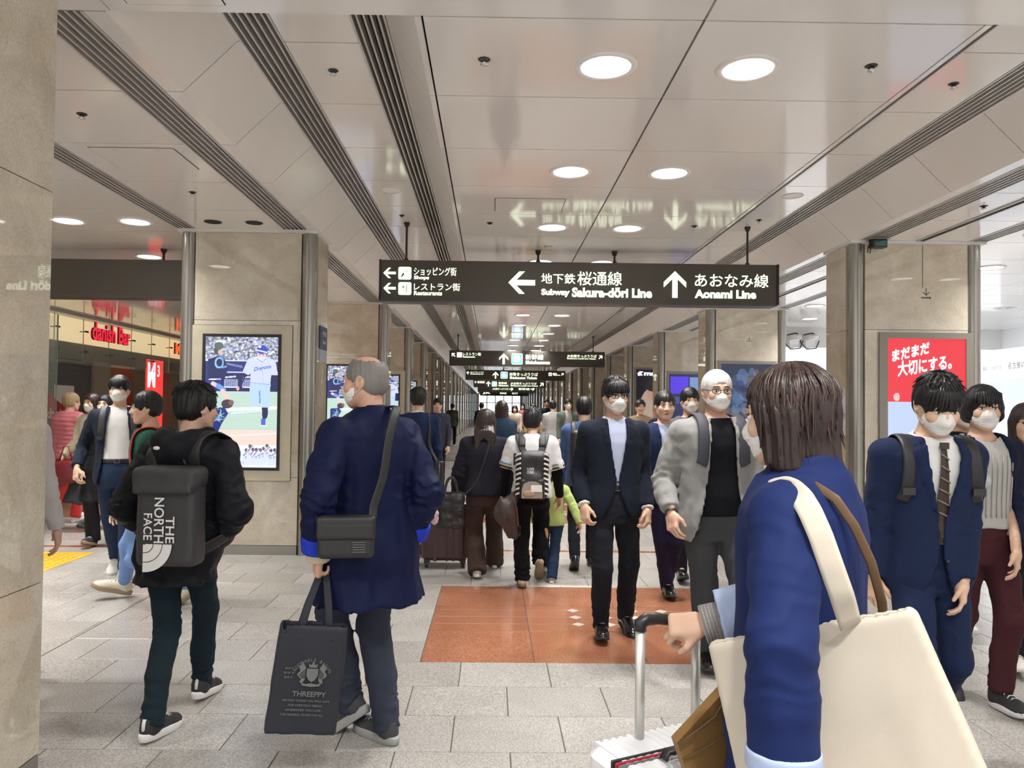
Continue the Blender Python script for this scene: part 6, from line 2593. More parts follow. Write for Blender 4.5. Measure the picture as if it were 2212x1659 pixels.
C_JERSEY = cloth('white_jersey', (0.70, 0.70, 0.70), sheen=0.0)
C_LIME = cloth('lime_knit', (0.40, 0.50, 0.16))
C_OLIVE = cloth('olive_jacket', (0.10, 0.125, 0.095))
C_TEE = cloth('grey_tee', (0.40, 0.41, 0.40), sheen=0.0)
C_TAN = cloth('tan_coat', (0.34, 0.25, 0.16))
C_RED = cloth('red_cloth', (0.55, 0.03, 0.03))
M_BAGK = mat('bag_black', (0.014, 0.013, 0.015), rough=0.5, bump=0.12, bscale=350)
M_BAGG = mat('bag_charcoal', (0.034, 0.033, 0.036), rough=0.55, bump=0.12, bscale=350)
M_LEATHK = mat('leather_black', (0.016, 0.016, 0.016), rough=0.42, bump=0.1, bscale=240)
M_CANVAS = cloth('cream_canvas', (0.60, 0.535, 0.44), sheen=0.0, bump=0.07, bs=600)
M_CANVAS2 = cloth('tan_canvas', (0.50, 0.41, 0.25), sheen=0.0)
M_LEATHB = mat('leather_tan', (0.24, 0.13, 0.04), rough=0.5, bump=0.1, bscale=200)
M_PRINT = mat('silver_print', (0.74, 0.73, 0.71), rough=0.5)
M_PRINTG = mat('grey_print', (0.13, 0.135, 0.13), rough=0.55)
M_LEATHBK = mat('strap_brown', (0.13, 0.07, 0.03), rough=0.5)
M_BUCK = mat('buckle_black', (0.02, 0.02, 0.02), rough=0.3)
M_BELT = mat('belt_black', (0.012, 0.011, 0.010), rough=0.35)


def ft(pos, psi, px, py, lift=0.0, pitch=0.0, out=4.0, fwd=0.0):
    """foot entry: ankle over the ground point seen at px, py (moved fwd along the heading)"""
    a = math.radians(psi)
    g = gnd(px, py)
    dx, dy = g[0] - pos[0], g[1] - pos[1]
    x = dx * math.cos(a) - dy * math.sin(a)
    y = dx * math.sin(a) + dy * math.cos(a)
    return ((x,), y + fwd, lift, pitch, out)


def belt(P, z=0.592):
    mb = MB()
    pts = []
    for k in range(33):
        t = 2 * math.pi * k / 32
        a = np.interp(z, [q[0] for q in BASE], [q[1] for q in BASE]) * P.H * P.w + 0.010
        b = np.interp(z, [q[0] for q in BASE], [q[2] for q in BASE]) * P.H * P.w + 0.010
        cx, cy = math.cos(t), math.sin(t)
        pts.append(P.T((a * abs(cx) ** 0.87 * np.sign(cx), 0.002 * P.H + b * abs(cy) ** 0.87 * np.sign(cy), z * P.H)))
    pts = np.array(pts)
    out = pts - P.T((0, 0, z * P.H))
    mb.tube(pts, 1, 6, flat=(0.017, 0.003, out))
    o = P.mb('belt', mb, M_BELT)
    c = pts[8]
    m2 = MB()
    for dx, dz, sx, sz in ((-0.018, 0, 0.004, 0.034), (0.018, 0, 0.004, 0.034), (0, 0.016, 0.04, 0.004), (0, -0.016, 0.04, 0.004)):
        m2.cbox(c + np.array([dx, 0.004, dz]), (sx, 0.004, sz))
    P.mb('buckle', m2, M_CHROME, o, smooth=False)
    return o


def tie(P, m, z0=0.60, z1=0.825, off=0.014):
    mb = MB()
    pts, hw = [], []
    for t in np.linspace(0, 1, 9):
        z = z1 + (z0 - z1) * t
        pts.append(P.surf(0, min(z, 0.81), True, off + 0.004) * np.array([1, 1, 0]) + np.array([0, 0, P.T((0, 0, z * P.H))[2]]))
        hw.append(0.011 + 0.022 * t)
    V, Fs = [], []
    for p, w_ in zip(pts, hw):
        V += [p + np.array([-w_, 0, 0]), p + np.array([0, 0.006, 0]), p + np.array([w_, 0, 0]), p + np.array([0, -0.006, 0])]
    V.append((V[-4] + V[-2]) / 2 + np.array([0, 0, -0.025]))
    n = len(pts)
    for i in range(n - 1):
        for k in range(4):
            j = (k + 1) % 4
            Fs.append((4 * i + k, 4 * i + j, 4 * i + 4 + j, 4 * i + 4 + k))
    for k in range(4):
        Fs.append((4 * (n - 1) + k, 4 * (n - 1) + (k + 1) % 4, 4 * n))
    mb.add(V, Fs)
    mb.cbox(pts[0] + np.array([0, 0.006, 0.004]), (0.030, 0.018, 0.026))
    return P.mb('necktie', mb, m, smooth=False)


def collar_pts(P, mat_, w=0.035):
    """the two points of a shirt collar"""
    mb = MB()
    for sg in (-1, 1):
        a = P.nb + np.array([sg * 0.012, 0.052, 0.0])
        b = P.nb + np.array([sg * 0.060, 0.018, 0.036])
        c = P.nb + np.array([sg * 0.066, 0.042, -0.026])
        d = P.nb + np.array([sg * 0.034, 0.072, -0.045])
        n = nrm(np.cross(b - a, d - a)) * 0.004
        if n[1] < 0:
            n = -n
        mb.add([a, b, c, d, a + n, b + n, c + n, d + n], [(0, 1, 2, 3), (7, 6, 5, 4), (0, 4, 5, 1), (1, 5, 6, 2), (2, 6, 7, 3), (3, 7, 4, 0)])
    return P.mb('shirt_collar', mb, mat_, smooth=False)


def buttons(P, xs_zs, m, off, parent=None, r=0.008):
    mb = MB()
    for x, z in xs_zs:
        p = P.surf(x, z, True, off)
        mb.sphere(p, (r, 0.004, r), 8, 5)
    return P.mb('button', mb, m, parent)


def pack_straps(P, bag, m, x=0.085, off=0.03, z1=0.66, hw=0.026, th=0.005, buckle=False):
    for sg in (-1, 1):
        pts = [P.surf(sg * x, 0.79, False, off + 0.015), P.T((sg * x, -0.02, 0.835 * P.H)) + np.array([0, 0, off * 0.55]), P.T((sg * x, 0.035, 0.822 * P.H)) + np.array([0, off * 0.4, off * 0.5]),
               P.surf(sg * x * 1.05, 0.775, True, off + 0.004), P.surf(sg * x * 1.1, 0.72, True, off + 0.004), P.surf(sg * x * 1.2, z1, True, off + 0.004)]
        out = [(0, -1, 0.4), (0, -0.2, 1), (0, 0.7, 0.7), (0, 1, 0.2), (0, 1, 0), (0.2 * sg, 1, 0)]
        st = P.strap(pts, m, hw, th, 'strap', bag, out=out)
        if buckle:
            mb = MB()
            c = P.surf(sg * x * 1.1, 0.715, True, off + 0.012)
            mb.cbox(c, (0.05, 0.01, 0.03))
            P_ = mesh_np('buckle', P.world(np.vstack(mb.v)), mb.f, M_BUCK)
            o = bpy.data.objects.new('buckle', P_)
            link(o, st)


def backpack(P, label, m, w=0.30, h=0.42, d=0.14, zc=0.66, off=0.03, cat='backpack', r=0.05, x=0.0, vox=None):
    bag = thing('backpack', P.world(P.T((x, -0.2, zc * P.H)))[0], label, cat)
    y0 = P.surf(0, min(zc + 0.05, 0.80), False, off)[1]
    c = P.T((x, 0, zc * P.H)) * np.array([1, 0, 1]) + np.array([0, y0 - d / 2, 0])
    g = Sdf(c - np.array([w, d, h]) * 0.6 - 0.05, c + np.array([w, d, h]) * 0.6 + 0.05, vox or max(0.008, P.vox))
    Rm = rot((1, 0, 0), -math.atan(P.lean))
    g.box(c, (w / 2, d / 2, h / 2), r, R=Rm)
    g.ell(c + np.array([0, -d * 0.28, -h * 0.16]), (w * 0.40, d * 0.42, h * 0.28), 0.03)
    g.folds(0.006, 3, (0.10, 0.10, 0.10), 0.3)
    pobj(P, 'bag_body', g, m, bag)
    return bag, c


# ================================================ boy with the box backpack
pos, psi = gnd(378, 1558)[:2], 5
P = Person(pos, psi, 1.63, 'person seen from behind with short black hair, black hooded jacket, dark trousers and black sneakers',
           feet={'L': ft(pos, psi, 328, 1598, 0, 4, -8), 'R': ft(pos, psi, 434, 1512, 0, 8, 0)}, lean=0.02, sway=0.085, head=(34, 2), w=1.0, vox=0.0085,
           armL=('ik', (-0.16, 0.09, 0.86), (-0.8, -0.75, -0.1), 'l'), armR=('ik', (0.165, 0.09, 0.87), (0.8, -0.7, -0.1), 'l'))
P.body(hands={'L': dict(d=(0.5, 0.6, -0.6), curl=(30, 40, 30)), 'R': dict(d=(-0.5, 0.6, -0.6), curl=(30, 40, 30))})
P.hair(M_HAIRK, 'short', seed=2, vol=1.25, noise=0.005, clumps=110)
jk = P.upper(C_BLACKJ, 'jacket', hem=0.425, off=0.034, flare=0.012, sl=(0.042, 0.046, 0.036), hood=True, folds=0.014, seed=11, neck=0.048, fcell=(0.09, 0.09, 0.13))
P.pants(C_TEALP, rt=0.050, rk=0.037, ra=0.030, folds=0.008, seed=4, pool=0.3, vox=0.0085)
P.shoes('chunky', M_SNK, M_SOLEW)
mb = MB()
for sd in 'LR':
    R_, o_ = P.footR[sd]
    q = lambda a: o_ + R_ @ (np.array(a) * P.fs)
    mb.tube([q((0, -0.062, 0.05)), q((0, -0.064, 0.075)), q((0, -0.058, 0.098))], 0.009, 6)
P.mb('heel_tab', mb, M_PRINT)
pt = P.loc(P.onto(338, 968, 3.5, 0.004))
P.mb('logo_patch', MB().sphere(pt, (0.017, 0.006, 0.009), 10, 5), M_PRINT, P.top)
ylow = P.surf(0, 0.70, False, 0.045)[1]
bag = thing('backpack', P.world((0, ylow - 0.1, 0.8))[0], 'black box backpack with a flat lid and big white lettering, worn over the hooded jacket', 'backpack')
BW, BD, BZ0, BZ1 = 0.288, 0.135, 0.775, 1.225
bcx = 0.06
c = np.array([bcx, ylow - BD / 2 + 0.02, (BZ0 + BZ1) / 2])
g = Sdf(c - 0.33, c + 0.33, 0.008)
g.box(c + np.array([0, 0, -0.035]), (BW / 2 - 0.004, BD / 2, (BZ1 - BZ0) / 2 - 0.035), 0.035)
g.folds(0.0035, 9, (0.12, 0.12, 0.12), 0.2)
pobj(P, 'bag_body', g, M_BAGG, bag)
g = Sdf(c - 0.33, c + 0.33, 0.007)
g.box(c + np.array([0, -0.012, 0.175]), (BW / 2 + 0.004, BD / 2 + 0.012, 0.048), 0.03)
g.box(c + np.array([0, -0.018, 0.125]), (BW / 2 - 0.01, BD / 2 + 0.012, 0.020), 0.012, k=0.01)
g.folds(0.003, 5, (0.08, 0.08, 0.06), 0.4)
lid = pobj(P, 'lid', g, M_BAGG, bag)
yf = c[1] - BD / 2 - 0.004
mbz = MB()
mbz.tube([(bcx - 0.11, yf - 0.016, c[2] + 0.107), (bcx + 0.11, yf - 0.016, c[2] + 0.107)], 0.005, 6)
P2 = mesh_np('zip', P.world(np.vstack(mbz.v)), mbz.f, M_BUCK)
link(bpy.data.objects.new('zip', P2), lid)
# lettering turned a quarter: reads downward
mbt = MB()
ex, ey = np.array([0, 0, -1.0]), np.array([1.0, 0, 0])      # text runs down, its top to the right
o_ = np.array([bcx, yf - 0.003, c[2]])
for wd, a0, a1, b0, b1 in (('THE', 0.030, 0.148, 0.042, 0.082), ('NORTH', -0.052, 0.148, -0.012, 0.034), ('FACE', 0.018, 0.136, -0.060, -0.020)):
    text_box(mbt, wd, o_, ex, ey, a0 - 0.035, b0 - 0.03, a1 - 0.035, b1 - 0.03, 0.015)
P3 = mesh_np('lettering', P.world(np.vstack(mbt.v)), mbt.f, M_PRINT)
link(bpy.data.objects.new('lettering', P3), bag)
mbt = MB()


def arcband(r0, r1, cx_, cy_):
    pts = [(cx_ + r1 * math.sin(t), cy_ + r1 * math.cos(t)) for t in np.linspace(0, math.pi / 2, 12)] + [(cx_ + r1 * 1.0, cy_ - 0.008), (cx_ + r0, cy_ - 0.008)] + [(cx_ + r0 * math.sin(t), cy_ + r0 * math.cos(t)) for t in np.linspace(math.pi / 2, 0, 12)]
    return pts


for r0, r1 in ((0.003, 0.037), (0.0405, 0.079), (0.0825, 0.124)):
    mbt.prism(arcband(r0, r1, 0.118, -0.082), o_, ex, ey, (0, -1, 0), 0.0008)
P3 = mesh_np('emblem', P.world(np.vstack(mbt.v)), mbt.f, M_PRINT)
link(bpy.data.objects.new('emblem', P3), bag)
for sg in (-1, 1):
    x = bcx * 0.6 + sg * 0.10
    P.strap([(x, c[1] + BD / 2, BZ1 - 0.02), (x * 1.05, P.surf(0, 0.78, False, 0.05)[1] + 0.02, BZ1 + 0.045), P.T((x * 1.1, -0.03, 0.845 * P.H)) + np.array([0, 0, 0.03]), P.T((x * 1.15, 0.05, 0.82 * P.H)) + np.array([0, 0.03, 0.02]), P.surf(x * 1.2, 0.74, True, 0.05), P.surf(x * 1.5, 0.64, True, 0.045), (x * 1.7, -0.02, BZ0 + 0.1), (x * 1.2, c[1] + BD / 2, BZ0 + 0.05)], M_BAGK, 0.030, 0.007, 'strap', bag,
            out=[(0, -1, 0), (0, -0.7, 0.7), (0, 0, 1), (0, 0.7, 0.7), (0, 1, 0), (0, 1, 0), (sg, 0, 0), (sg, 0, 0)])
mb = MB().tube([(bcx - 0.05, c[1] + 0.03, BZ1 - 0.006), (bcx - 0.03, c[1] + 0.035, BZ1 + 0.03), (bcx + 0.03, c[1] + 0.035, BZ1 + 0.03), (bcx + 0.05, c[1] + 0.03, BZ1 - 0.006)], 0.008, 6)
link(bpy.data.objects.new('handle', mesh_np('handle', P.world(np.vstack(mb.v)), mb.f, M_BAGK, True)), bag)

# ================================================ older man in the long navy coat
pos, psi = np.array([-0.525, 3.40]), -42
P = Person(pos, psi, 1.745, 'person with thinning grey hair in a long navy coat with bright blue cuffs',
           feet={'L': ft(pos, psi, 782, 1590, 0.0, 36, 20), 'R': ft(pos, psi, 832, 1600, 0, 0, -6)}, lean=0.03, sway=0.0, head=(-34, 4), w=1.0, vox=0.009, drop=0.018,
           armL=('ik', at(688, 1196, 3.20), (-0.9, -0.8, 0)), armR=('ik', at(888, 1160, 3.50), (0.0, -1, 0)))
P.body(M_SKIN2, hands={'L': dict(d=(0.05, 0.18, -1), thumb=(0.35, 1, 0), curl=(66, 70, 40), thumbcurl=0.9), 'R': dict()})
P.hair(M_HAIRG, 'short', seed=5, vol=0.55, bald=True, noise=0.003)
P.mask()
P.upper(C_NAVYC, 'coat', hem=0.385, off=0.028, flare=0.056, sl=(0.041, 0.040, 0.037), slen=0.93, collar=0.055, cr=0.047, folds=0.013, seed=21, fcell=(0.075, 0.075, 0.34), p=2.2)
for sd in 'LR':
    cu = P.cuffs(C_ROYAL, sd, 0.66, 0.93, 0.0395, 'cuff', label='bright blue turned-back cuff')
    P.cuffs(C_BEIGE, sd, 0.90, 1.10, 0.029, 'cuff_lining', cu, label='beige lining below the blue cuff')
P.pants(C_SLATE, rt=0.050, rk=0.042, ra=0.034, folds=0.008, seed=8, pool=0.3)
P.shoes('chunky', mat('sneaker_charcoal', (0.045, 0.045, 0.05), rough=0.7), M_SOLEG)
# crossbody bag
bag = thing('shoulder_bag', at(748, 1160, 3.12), 'small black crossbody bag with a front zip hanging at the navy coat’s left hip', 'bag')
bc = P.loc(at(748, 1160, 3.10))
Rb = rot((0, 0, 1), math.radians(64)) @ rot((0, 1, 0), math.radians(-4))
Rb = rot((0, 0, 1), P.psi + math.radians(8))
g = Sdf(bc - 0.24, bc + 0.24, 0.007)
g.box(bc, (0.112, 0.036, 0.084), 0.022, R=Rb)
pobj(P, 'bag_body', g, M_LEATHK, bag)
g = Sdf(bc - 0.24, bc + 0.24, 0.007)
g.box(bc + Rb @ np.array([0, -0.010, 0.040]), (0.116, 0.036, 0.048), 0.014, R=Rb)
flap_ = pobj(P, 'flap', g, M_LEATHK, bag)
mbt = MB()
for i in range(5):
    a = bc + Rb @ np.array([0.052, -0.0485, 0.006 - 0.0095 * i - 0.02])
    mbt.cbox(a, (0.052 - 0.004 * (i % 2), 0.001, 0.003), Rb)
mbt2 = MB()
link(bpy.data.objects.new('lettering', mesh_np('lettering', P.world(np.vstack(mbt.v)) , mbt.f, M_PRINTG)), bag)
mbz = MB().tube([bc + Rb @ np.array([-0.09, -0.044, 0.052]), bc + Rb @ np.array([0.10, -0.044, 0.052])], 0.003, 5)
link(bpy.data.objects.new('zip', mesh_np('zip', P.world(np.vstack(mbz.v)), mbz.f, M_BUCK)), flap_)
sp = [bc + Rb @ np.array([0.105, 0.01, 0.075])]
wp = [at(808, 1090, 3.14), at(828, 1030, 3.155), at(838, 960, 3.17), at(850, 905, 3.21), at(856, 876, 3.30)]
sp += [P.loc(w_) for w_ in wp] + [P.T((0.06, 0.05, 0.845 * P.H)) + np.array([0, 0.01, 0.015]), P.surf(-0.02, 0.74, True, 0.05), P.surf(-0.13, 0.62, True, 0.05), bc + Rb @ np.array([-0.105, 0.01, 0.075])]
P.strap(sp, mat('strap_black', (0.018, 0.018, 0.018), rough=0.6), 0.020, 0.003, 'strap', bag, out=[(0, -1, 0)] * 4 + [(0, -0.9, 0.4), (0, -0.3, 1), (0, 0.5, 0.9), (0, 1, 0), (-0.7, 0.7, 0), (-1, 0, 0)])
# shopping tote in his left hand
hc_ = P.world(P.grip['L'][0])[0]
tb = thing('shopping_tote', at(660, 1470, 3.14), 'black shopping tote with a grey printed crest, carried by the person in the navy coat', 'bag')
tcn = at(664, 1462, 3.12)
Rt = rot((0, 0, 1), math.radians(14)) @ rot((0, 1, 0), math.radians(7))
TWd, TH, TDp = 0.285, 0.43, 0.115


def tote_pts(z, grow):
    w2, d2 = TWd / 2 * (0.90 + 0.10 * (1 - z)) + grow, TDp / 2 + grow
    return [(-w2, -d2), (w2, -d2), (w2 + 0.0, d2), (-w2, d2)]


g = Sdf(tcn - 0.36, tcn + 0.36, 0.008)


def tote_sdf(g, cen, R_, W_, H_, D_, flare=0.06):
    def f_(f, X, Y, Z):
        P_ = [X - cen[0], Y - cen[1], Z - cen[2]]
        q = [P_[0] * R_[0][i] + P_[1] * R_[1][i] + P_[2] * R_[2][i] for i in range(3)]
        t = np.clip(q[2] / H_ + 0.5, 0, 1)
        wv, dv = W_ / 2 * (1 - flare * t), D_ / 2 * (1 - 0.35 * t)
        rr = 0.014
        dx, dy, dz = np.abs(q[0]) - wv + rr, np.abs(q[1]) - dv + rr, np.abs(q[2]) - H_ / 2 + rr
        out = np.sqrt(np.maximum(dx, 0) ** 2 + np.maximum(dy, 0) ** 2 + np.maximum(dz, 0) ** 2)
        d = out + np.minimum(np.maximum(dx, np.maximum(dy, dz)), 0) - rr
        # open top
        ix, iy = np.abs(q[0]) - wv + 0.016, np.abs(q[1]) - dv + 0.014
        hole = np.maximum(np.maximum(ix, iy), (H_ / 2 - 0.06) - q[2])
        return np.minimum(f, np.maximum(d, -hole))
    g.fn(f_)
    return g


tote_sdf(g, tcn, Rt, TWd, TH, TDp)
g.folds(0.005, 31, (0.16, 0.16, 0.22), 0.3)
wobj('bag_body', g, mat('tote_black', (0.012, 0.013, 0.020), rough=0.7, bump=0.1, bscale=500), tb)
q = lambda a: tcn + Rt @ np.array(a, float)
for sy in (-1, 1):
    mb = MB()
    pa, pb = q((-0.058, sy * 0.040, TH / 2 - 0.06)), q((0.062, sy * 0.040, TH / 2 - 0.06))
    top = hc_ + np.array([0.0, 0.012 * sy, -0.006])
    pts = [pa, pa * 0.5 + top * 0.5 + np.array([-0.012, 0, 0]), top + np.array([-0.016, 0, -0.01]), top + np.array([0, 0, 0.006]), top + np.array([0.016, 0, -0.01]), pb * 0.5 + top * 0.5 + np.array([0.012, 0, 0]), pb]
    mb.tube(pts, 1, 8, flat=(0.016, 0.002, [0, -1, 0.15]))
    mb.build('handle', mat('tote_black', (0,) * 3), tb, smooth=True)
yf_ = -TDp / 2 * 0.86


def on_tote(p2):
    out = []
    for x, z in p2:
        t = z / TH + 0.5
        out.append(q((x, -TDp / 2 * (1 - 0.35 * t) - 0.0075, z)))
    return np.array(out)


mbt = MB()
txt = lambda s_, x0, y0, x1, y1, b=0.01: text_box(mbt, s_, None or (0, 0, 0), (1, 0, 0), (0, 0, 1), x0, y0, x1, y1, b, warp=on_tote)
cw = 'ADORABLE & FUN'
for i, ch in enumerate(cw):
    if ch == ' ':
        continue
    a = math.radians(148 - 116 * i / (len(cw) - 1))
    cx_, cz_ = 0.012 + 0.080 * math.cos(a), -0.004 + 0.088 * math.sin(a)
    V_, F_ = text_geo(ch, 0.01)
    b_ = a - math.pi / 2
    V2 = (V_ - (V_.min(0) + V_.max(0)) / 2) * 0.017
    V2 = np.stack([cx_ + V2[:, 0] * math.cos(b_) - V2[:, 1] * math.sin(b_), cz_ + V2[:, 0] * math.sin(b_) + V2[:, 1] * math.cos(b_)], 1)
    mbt.add(on_tote(V2), F_)
txt('THREEPPY', -0.052, -0.058, 0.078, -0.038, 0.02)
txt('WE FIND THINGS YOU WILL LOVE', -0.088, -0.078, 0.095, -0.070)
txt('FOR EVERYDAY SMILES', -0.062, -0.096, 0.068, -0.088)
txt('WHEREVER YOU LIVE', -0.072, -0.114, 0.066, -0.106)
txt('THE GENERAL STORE FOR ALL', -0.088, -0.132, 0.078, -0.124)
for i in range(3):
    txt('EST', -0.094 + 0.003 * (i != 1), 0.010 + 0.017 * i, -0.058 + 0.006 * (i == 1), 0.017 + 0.017 * i)
o = mbt.build('lettering', M_PRINTG, tb)
mbt = MB()
cs = lambda pts: mbt.add(on_tote([(0.014 + x_, 0.030 + z_) for x_, z_ in pts]), [tuple(range(len(pts)))])
cs([(-0.022, 0.020), (0.022, 0.020), (0.022, -0.008), (0.012, -0.024), (0, -0.032), (-0.012, -0.024), (-0.022, -0.008)])
cs([(-0.014, 0.024), (0.014, 0.024), (0.018, 0.040), (0.008, 0.033), (0, 0.050), (-0.008, 0.033), (-0.018, 0.040)])
for sg in (-1, 1):
    for (a0, r0_, n_) in ((0.2, 0.052, 5), (-0.45, 0.046, 4)):
        cs([(sg * 0.025, -0.02), (sg * 0.026, 0.022)] + [(sg * (0.027 + (r0_ - 0.027 + (0.006 if q_ % 2 else -0.004)) * math.cos(a0 + 0.28 * (q_ - 2))), (r0_ + 0.004 * (q_ % 2)) * math.sin(a0 + 0.28 * (q_ - 2))) for q_ in range(n_, -1, -1)])
cs([(-0.040, -0.034), (-0.020, -0.040), (0, -0.036), (0.020, -0.040), (0.040, -0.034), (0.034, -0.046), (0, -0.050), (-0.034, -0.046)])
mbt.build('crest', M_PRINTG, tb)

# ================================================ woman in the foreground
pos, psi = np.array([0.715, 1.76]), -52
P = Person(pos, psi, 1.60, 'person in the foreground with brown shoulder-length hair and blue jacket, holding a suitcase handle',
           stride=0.4, lead='R', lean=0.0, sway=0.0, head=(2, 5), w=0.98, vox=0.0062,
           armL=('ik', at(1692, 1652, 1.48), (-1, -0.25, 0.0)), armR=('ik', at(1520, 1350, 1.98), (0.5, -0.6, -1)))
hd_ = P.R.T @ nrm(at(1440, 1352, 2.0) - at(1520, 1350, 1.98))
P.body(hands={'L': dict(curl=(25, 35, 25)), 'R': dict(d=hd_, thumb=P.R.T @ np.array([-0.75, -0.5, -0.55]), curl=(58, 62, 45), thumbcurl=0.8)}, hv=0.0045)
P.hair(M_HAIRB, 'mid', seed=8, vol=1.12, noise=0.006, vox=0.0048, clumps=0, fringe=0.018)
P.mask()
P.upper(C_BLUEJ, 'jacket', hem=0.37, off=0.030, flare=0.035, sl=(0.043, 0.041, 0.040), slen={'L': 0.985, 'R': 0.76}, collar=0.055, cr=0.050, folds=0.005, seed=41, fcell=(0.07, 0.07, 0.26))
cu = P.cuffs(C_LBLUE, 'L', 0.86, 1.02, 0.0435, 'cuff', label='pale blue turned-back cuff')
cu = P.cuffs(C_LBLUE, 'R', 0.48, 0.80, 0.0485, 'cuff', label='pale blue turned-back cuff', folds=0.003)
C_STRIPE = cloth('striped_knit', (0.55, 0.53, 0.51), sheen=0.0)
cs = P.cuffs(C_STRIPE, 'R', 0.78, 1.01, 0.030, 'striped_cuff', label='grey and white striped knit cuff')
Lr = P.wri['R'] - P.elb['R']
mb = MB()
for i in range(6):
    p0 = P.elb['R'] + Lr * (0.805 + 0.036 * i)
    u = nrm(Lr)
    a_ = nrm(np.cross(u, (0, 0, 1)))
    b_ = np.cross(u, a_)
    pts = [p0 + 0.0302 * P.H * (a_ * math.cos(t) + b_ * math.sin(t)) for t in np.linspace(0, 2 * math.pi, 25)]
    mb.tube(pts, 1, 6, flat=(0.004, 0.0016, np.array(pts) - p0), cap=False)
P.mb('knit_stripe', mb, cloth('stripe_grey', (0.22, 0.20, 0.19), sheen=0.0), cs)
P.pants(C_JEAND, rt=0.049)
P.shoes('sneaker', M_SNK, M_SOLEW)
# loose locks over the hair
rs = np.random.RandomState(3)
mbs = [MB(), MB()]
S = P.hsc
for i in range(520):
    az = rs.rand() * 2 * math.pi
    e0 = rs.rand() ** 0.7 * 1.0
    pts, rr = [], []
    ln = 0.6 + rs.rand() * 1.1
    sw = (rs.rand() - 0.5) * 0.35
    jit = 1.0 + 0.05 * rs.rand()
    n = 8
    front = math.cos(az) < -0.45      # towards the face
    for k in range(n):
        e = e0 + ln * k / (n - 1)
        aa = az + sw * (k / (n - 1)) ** 2
        if e < 1.5:
            pt = np.array([math.sin(e) * math.sin(aa) * 0.0905, -0.016 - math.sin(e) * math.cos(aa) * 0.108, 0.032 + math.cos(e) * 0.1015])
        else:
            pt = np.array([math.sin(aa) * 0.094, -0.018 - math.cos(aa) * 0.100, 0.032 - (e - 1.5) * 0.115])
            pt[:2] *= 1.0 + 0.25 * max(0, e - 2.2)
        pt = pt * np.array([jit, jit, 1])
        if front and pt[2] < 0.045 and pt[1] > 0.045:
            break
        if pt[2] < -0.155:
            break
        pts.append(P.hd(pt))
    if len(pts) >= 4:
        r0 = (0.0022 + 0.0028 * rs.rand()) * S
        mbs[i % 2].tube(pts, np.concatenate([np.linspace(r0 * 0.7, r0, len(pts) // 2), np.linspace(r0, r0 * 0.15, len(pts) - len(pts) // 2)]), 5)
M_HAIRB2 = mat('hair_brown_light', (0.052, 0.028, 0.022), rough=0.36, spec=0.5)
for m_, mm in zip(mbs, (M_HAIRB, M_HAIRB2)):
    o = P.mb('hair_lock', m_, mm, P.hairobj)
    o['kind'] = 'stuff'
# canvas tote under her left arm
tb = thing('canvas_tote', at(1830, 1560, 1.56), 'large cream canvas tote bag hanging from the shoulder of the person in the foreground', 'bag')
Rt = rot((0, 0, 1), math.radians(152)) @ rot((0, 1, 0), math.radians(18))
ccn = at(1815, 1575, 1.565)
g = Sdf(ccn - 0.40, ccn + 0.40, 0.0066)
tote_sdf(g, ccn, Rt, 0.485, 0.42, 0.062, 0.14)
g.folds(0.005, 17, (0.14, 0.14, 0.30), 0.35)
wobj('bag_body', g, M_CANVAS, tb)
q2 = lambda a: ccn + Rt @ np.array(a, float)
mb = MB()
sh = P.world(P.sho['L'])[0]
on = P.onto
vis = [on(px, py, yy, 0.010, True) for px, py, yy in ((1818, 1285, 1.50), (1795, 1220, 1.50), (1772, 1155, 1.51), (1750, 1105, 1.53), (1732, 1075, 1.56), (1714, 1058, 1.60), (1700, 1052, 1.63))]
top_, tn_ = vis[-1]
fw_ = P.R @ np.array([0, 1.0, 0])
pts = np.array([at(1838, 1352, 1.53)] + [v[0] for v in vis] + [top_ + fw_ * 0.03 + np.array([0, 0.03, -0.004]), top_ + fw_ * 0.045 + np.array([0, 0.06, -0.04]), top_ + fw_ * 0.05 + np.array([0, 0.07, -0.13]), at(1680, 1290, 1.70), at(1665, 1400, 1.61)])
outv = np.array([(0, -1, 0.1)] + [v[1] for v in vis] + [nrm(tn_ * 0.5 + np.array([-0.3, 0.1, 0.6])), (-0.7, 0.2, 0.7), (-1, 0, 0.2), (-1, -0.2, 0), (-1, -0.2, 0)], float)
tt = np.linspace(0, len(pts) - 1, 50)
mb.tube(np.stack([np.interp(tt, range(len(pts)), pts[:, i]) for i in range(3)], 1), 1, 8, flat=(0.024, 0.0025, np.stack([np.interp(tt, range(len(pts)), outv[:, i]) for i in range(3)], 1)))
mb.build('strap', M_CANVAS, tb, smooth=True)
# tan leather bag in front of her, brown strap across the back
lb = thing('leather_bag', at(1530, 1600, 1.80), 'tan leather bag with a pointed flap carried in front of the person in the foreground', 'bag')
mb = MB()
pl_ = [at(1588, 1468, 1.80), at(1462, 1605, 1.78), at(1500, 1720, 1.80), at(1580, 1800, 1.82), at(1640, 1700, 1.84), at(1625, 1520, 1.83)]
A = np.array(pl_)
nrm_ = nrm(np.cross(A[1] - A[0], A[2] - A[0]))
B = A + nrm_ * 0.03 * (1 if nrm_[1] > 0 else -1)
n = len(A)
mb.add(np.vstack([A, B]), [tuple(range(n)), tuple(range(2 * n - 1, n - 1, -1))] + [(i, i + n, (i + 1) % n + n, (i + 1) % n) for i in range(n)])
o = mb.build('bag_body', M_LEATHB, lb, fixn=True)
mb = MB()
mid = lambda a, b, t: A[a] * (1 - t) + A[b] * t
off_ = -nrm_ * 0.004 * (1 if nrm_[1] > 0 else -1)
mb.tube([A[0] + off_, mid(0, 1, 0.5) + off_ + np.array([0.018, 0, -0.012]), A[1] + off_ * 2], 0.003, 5)
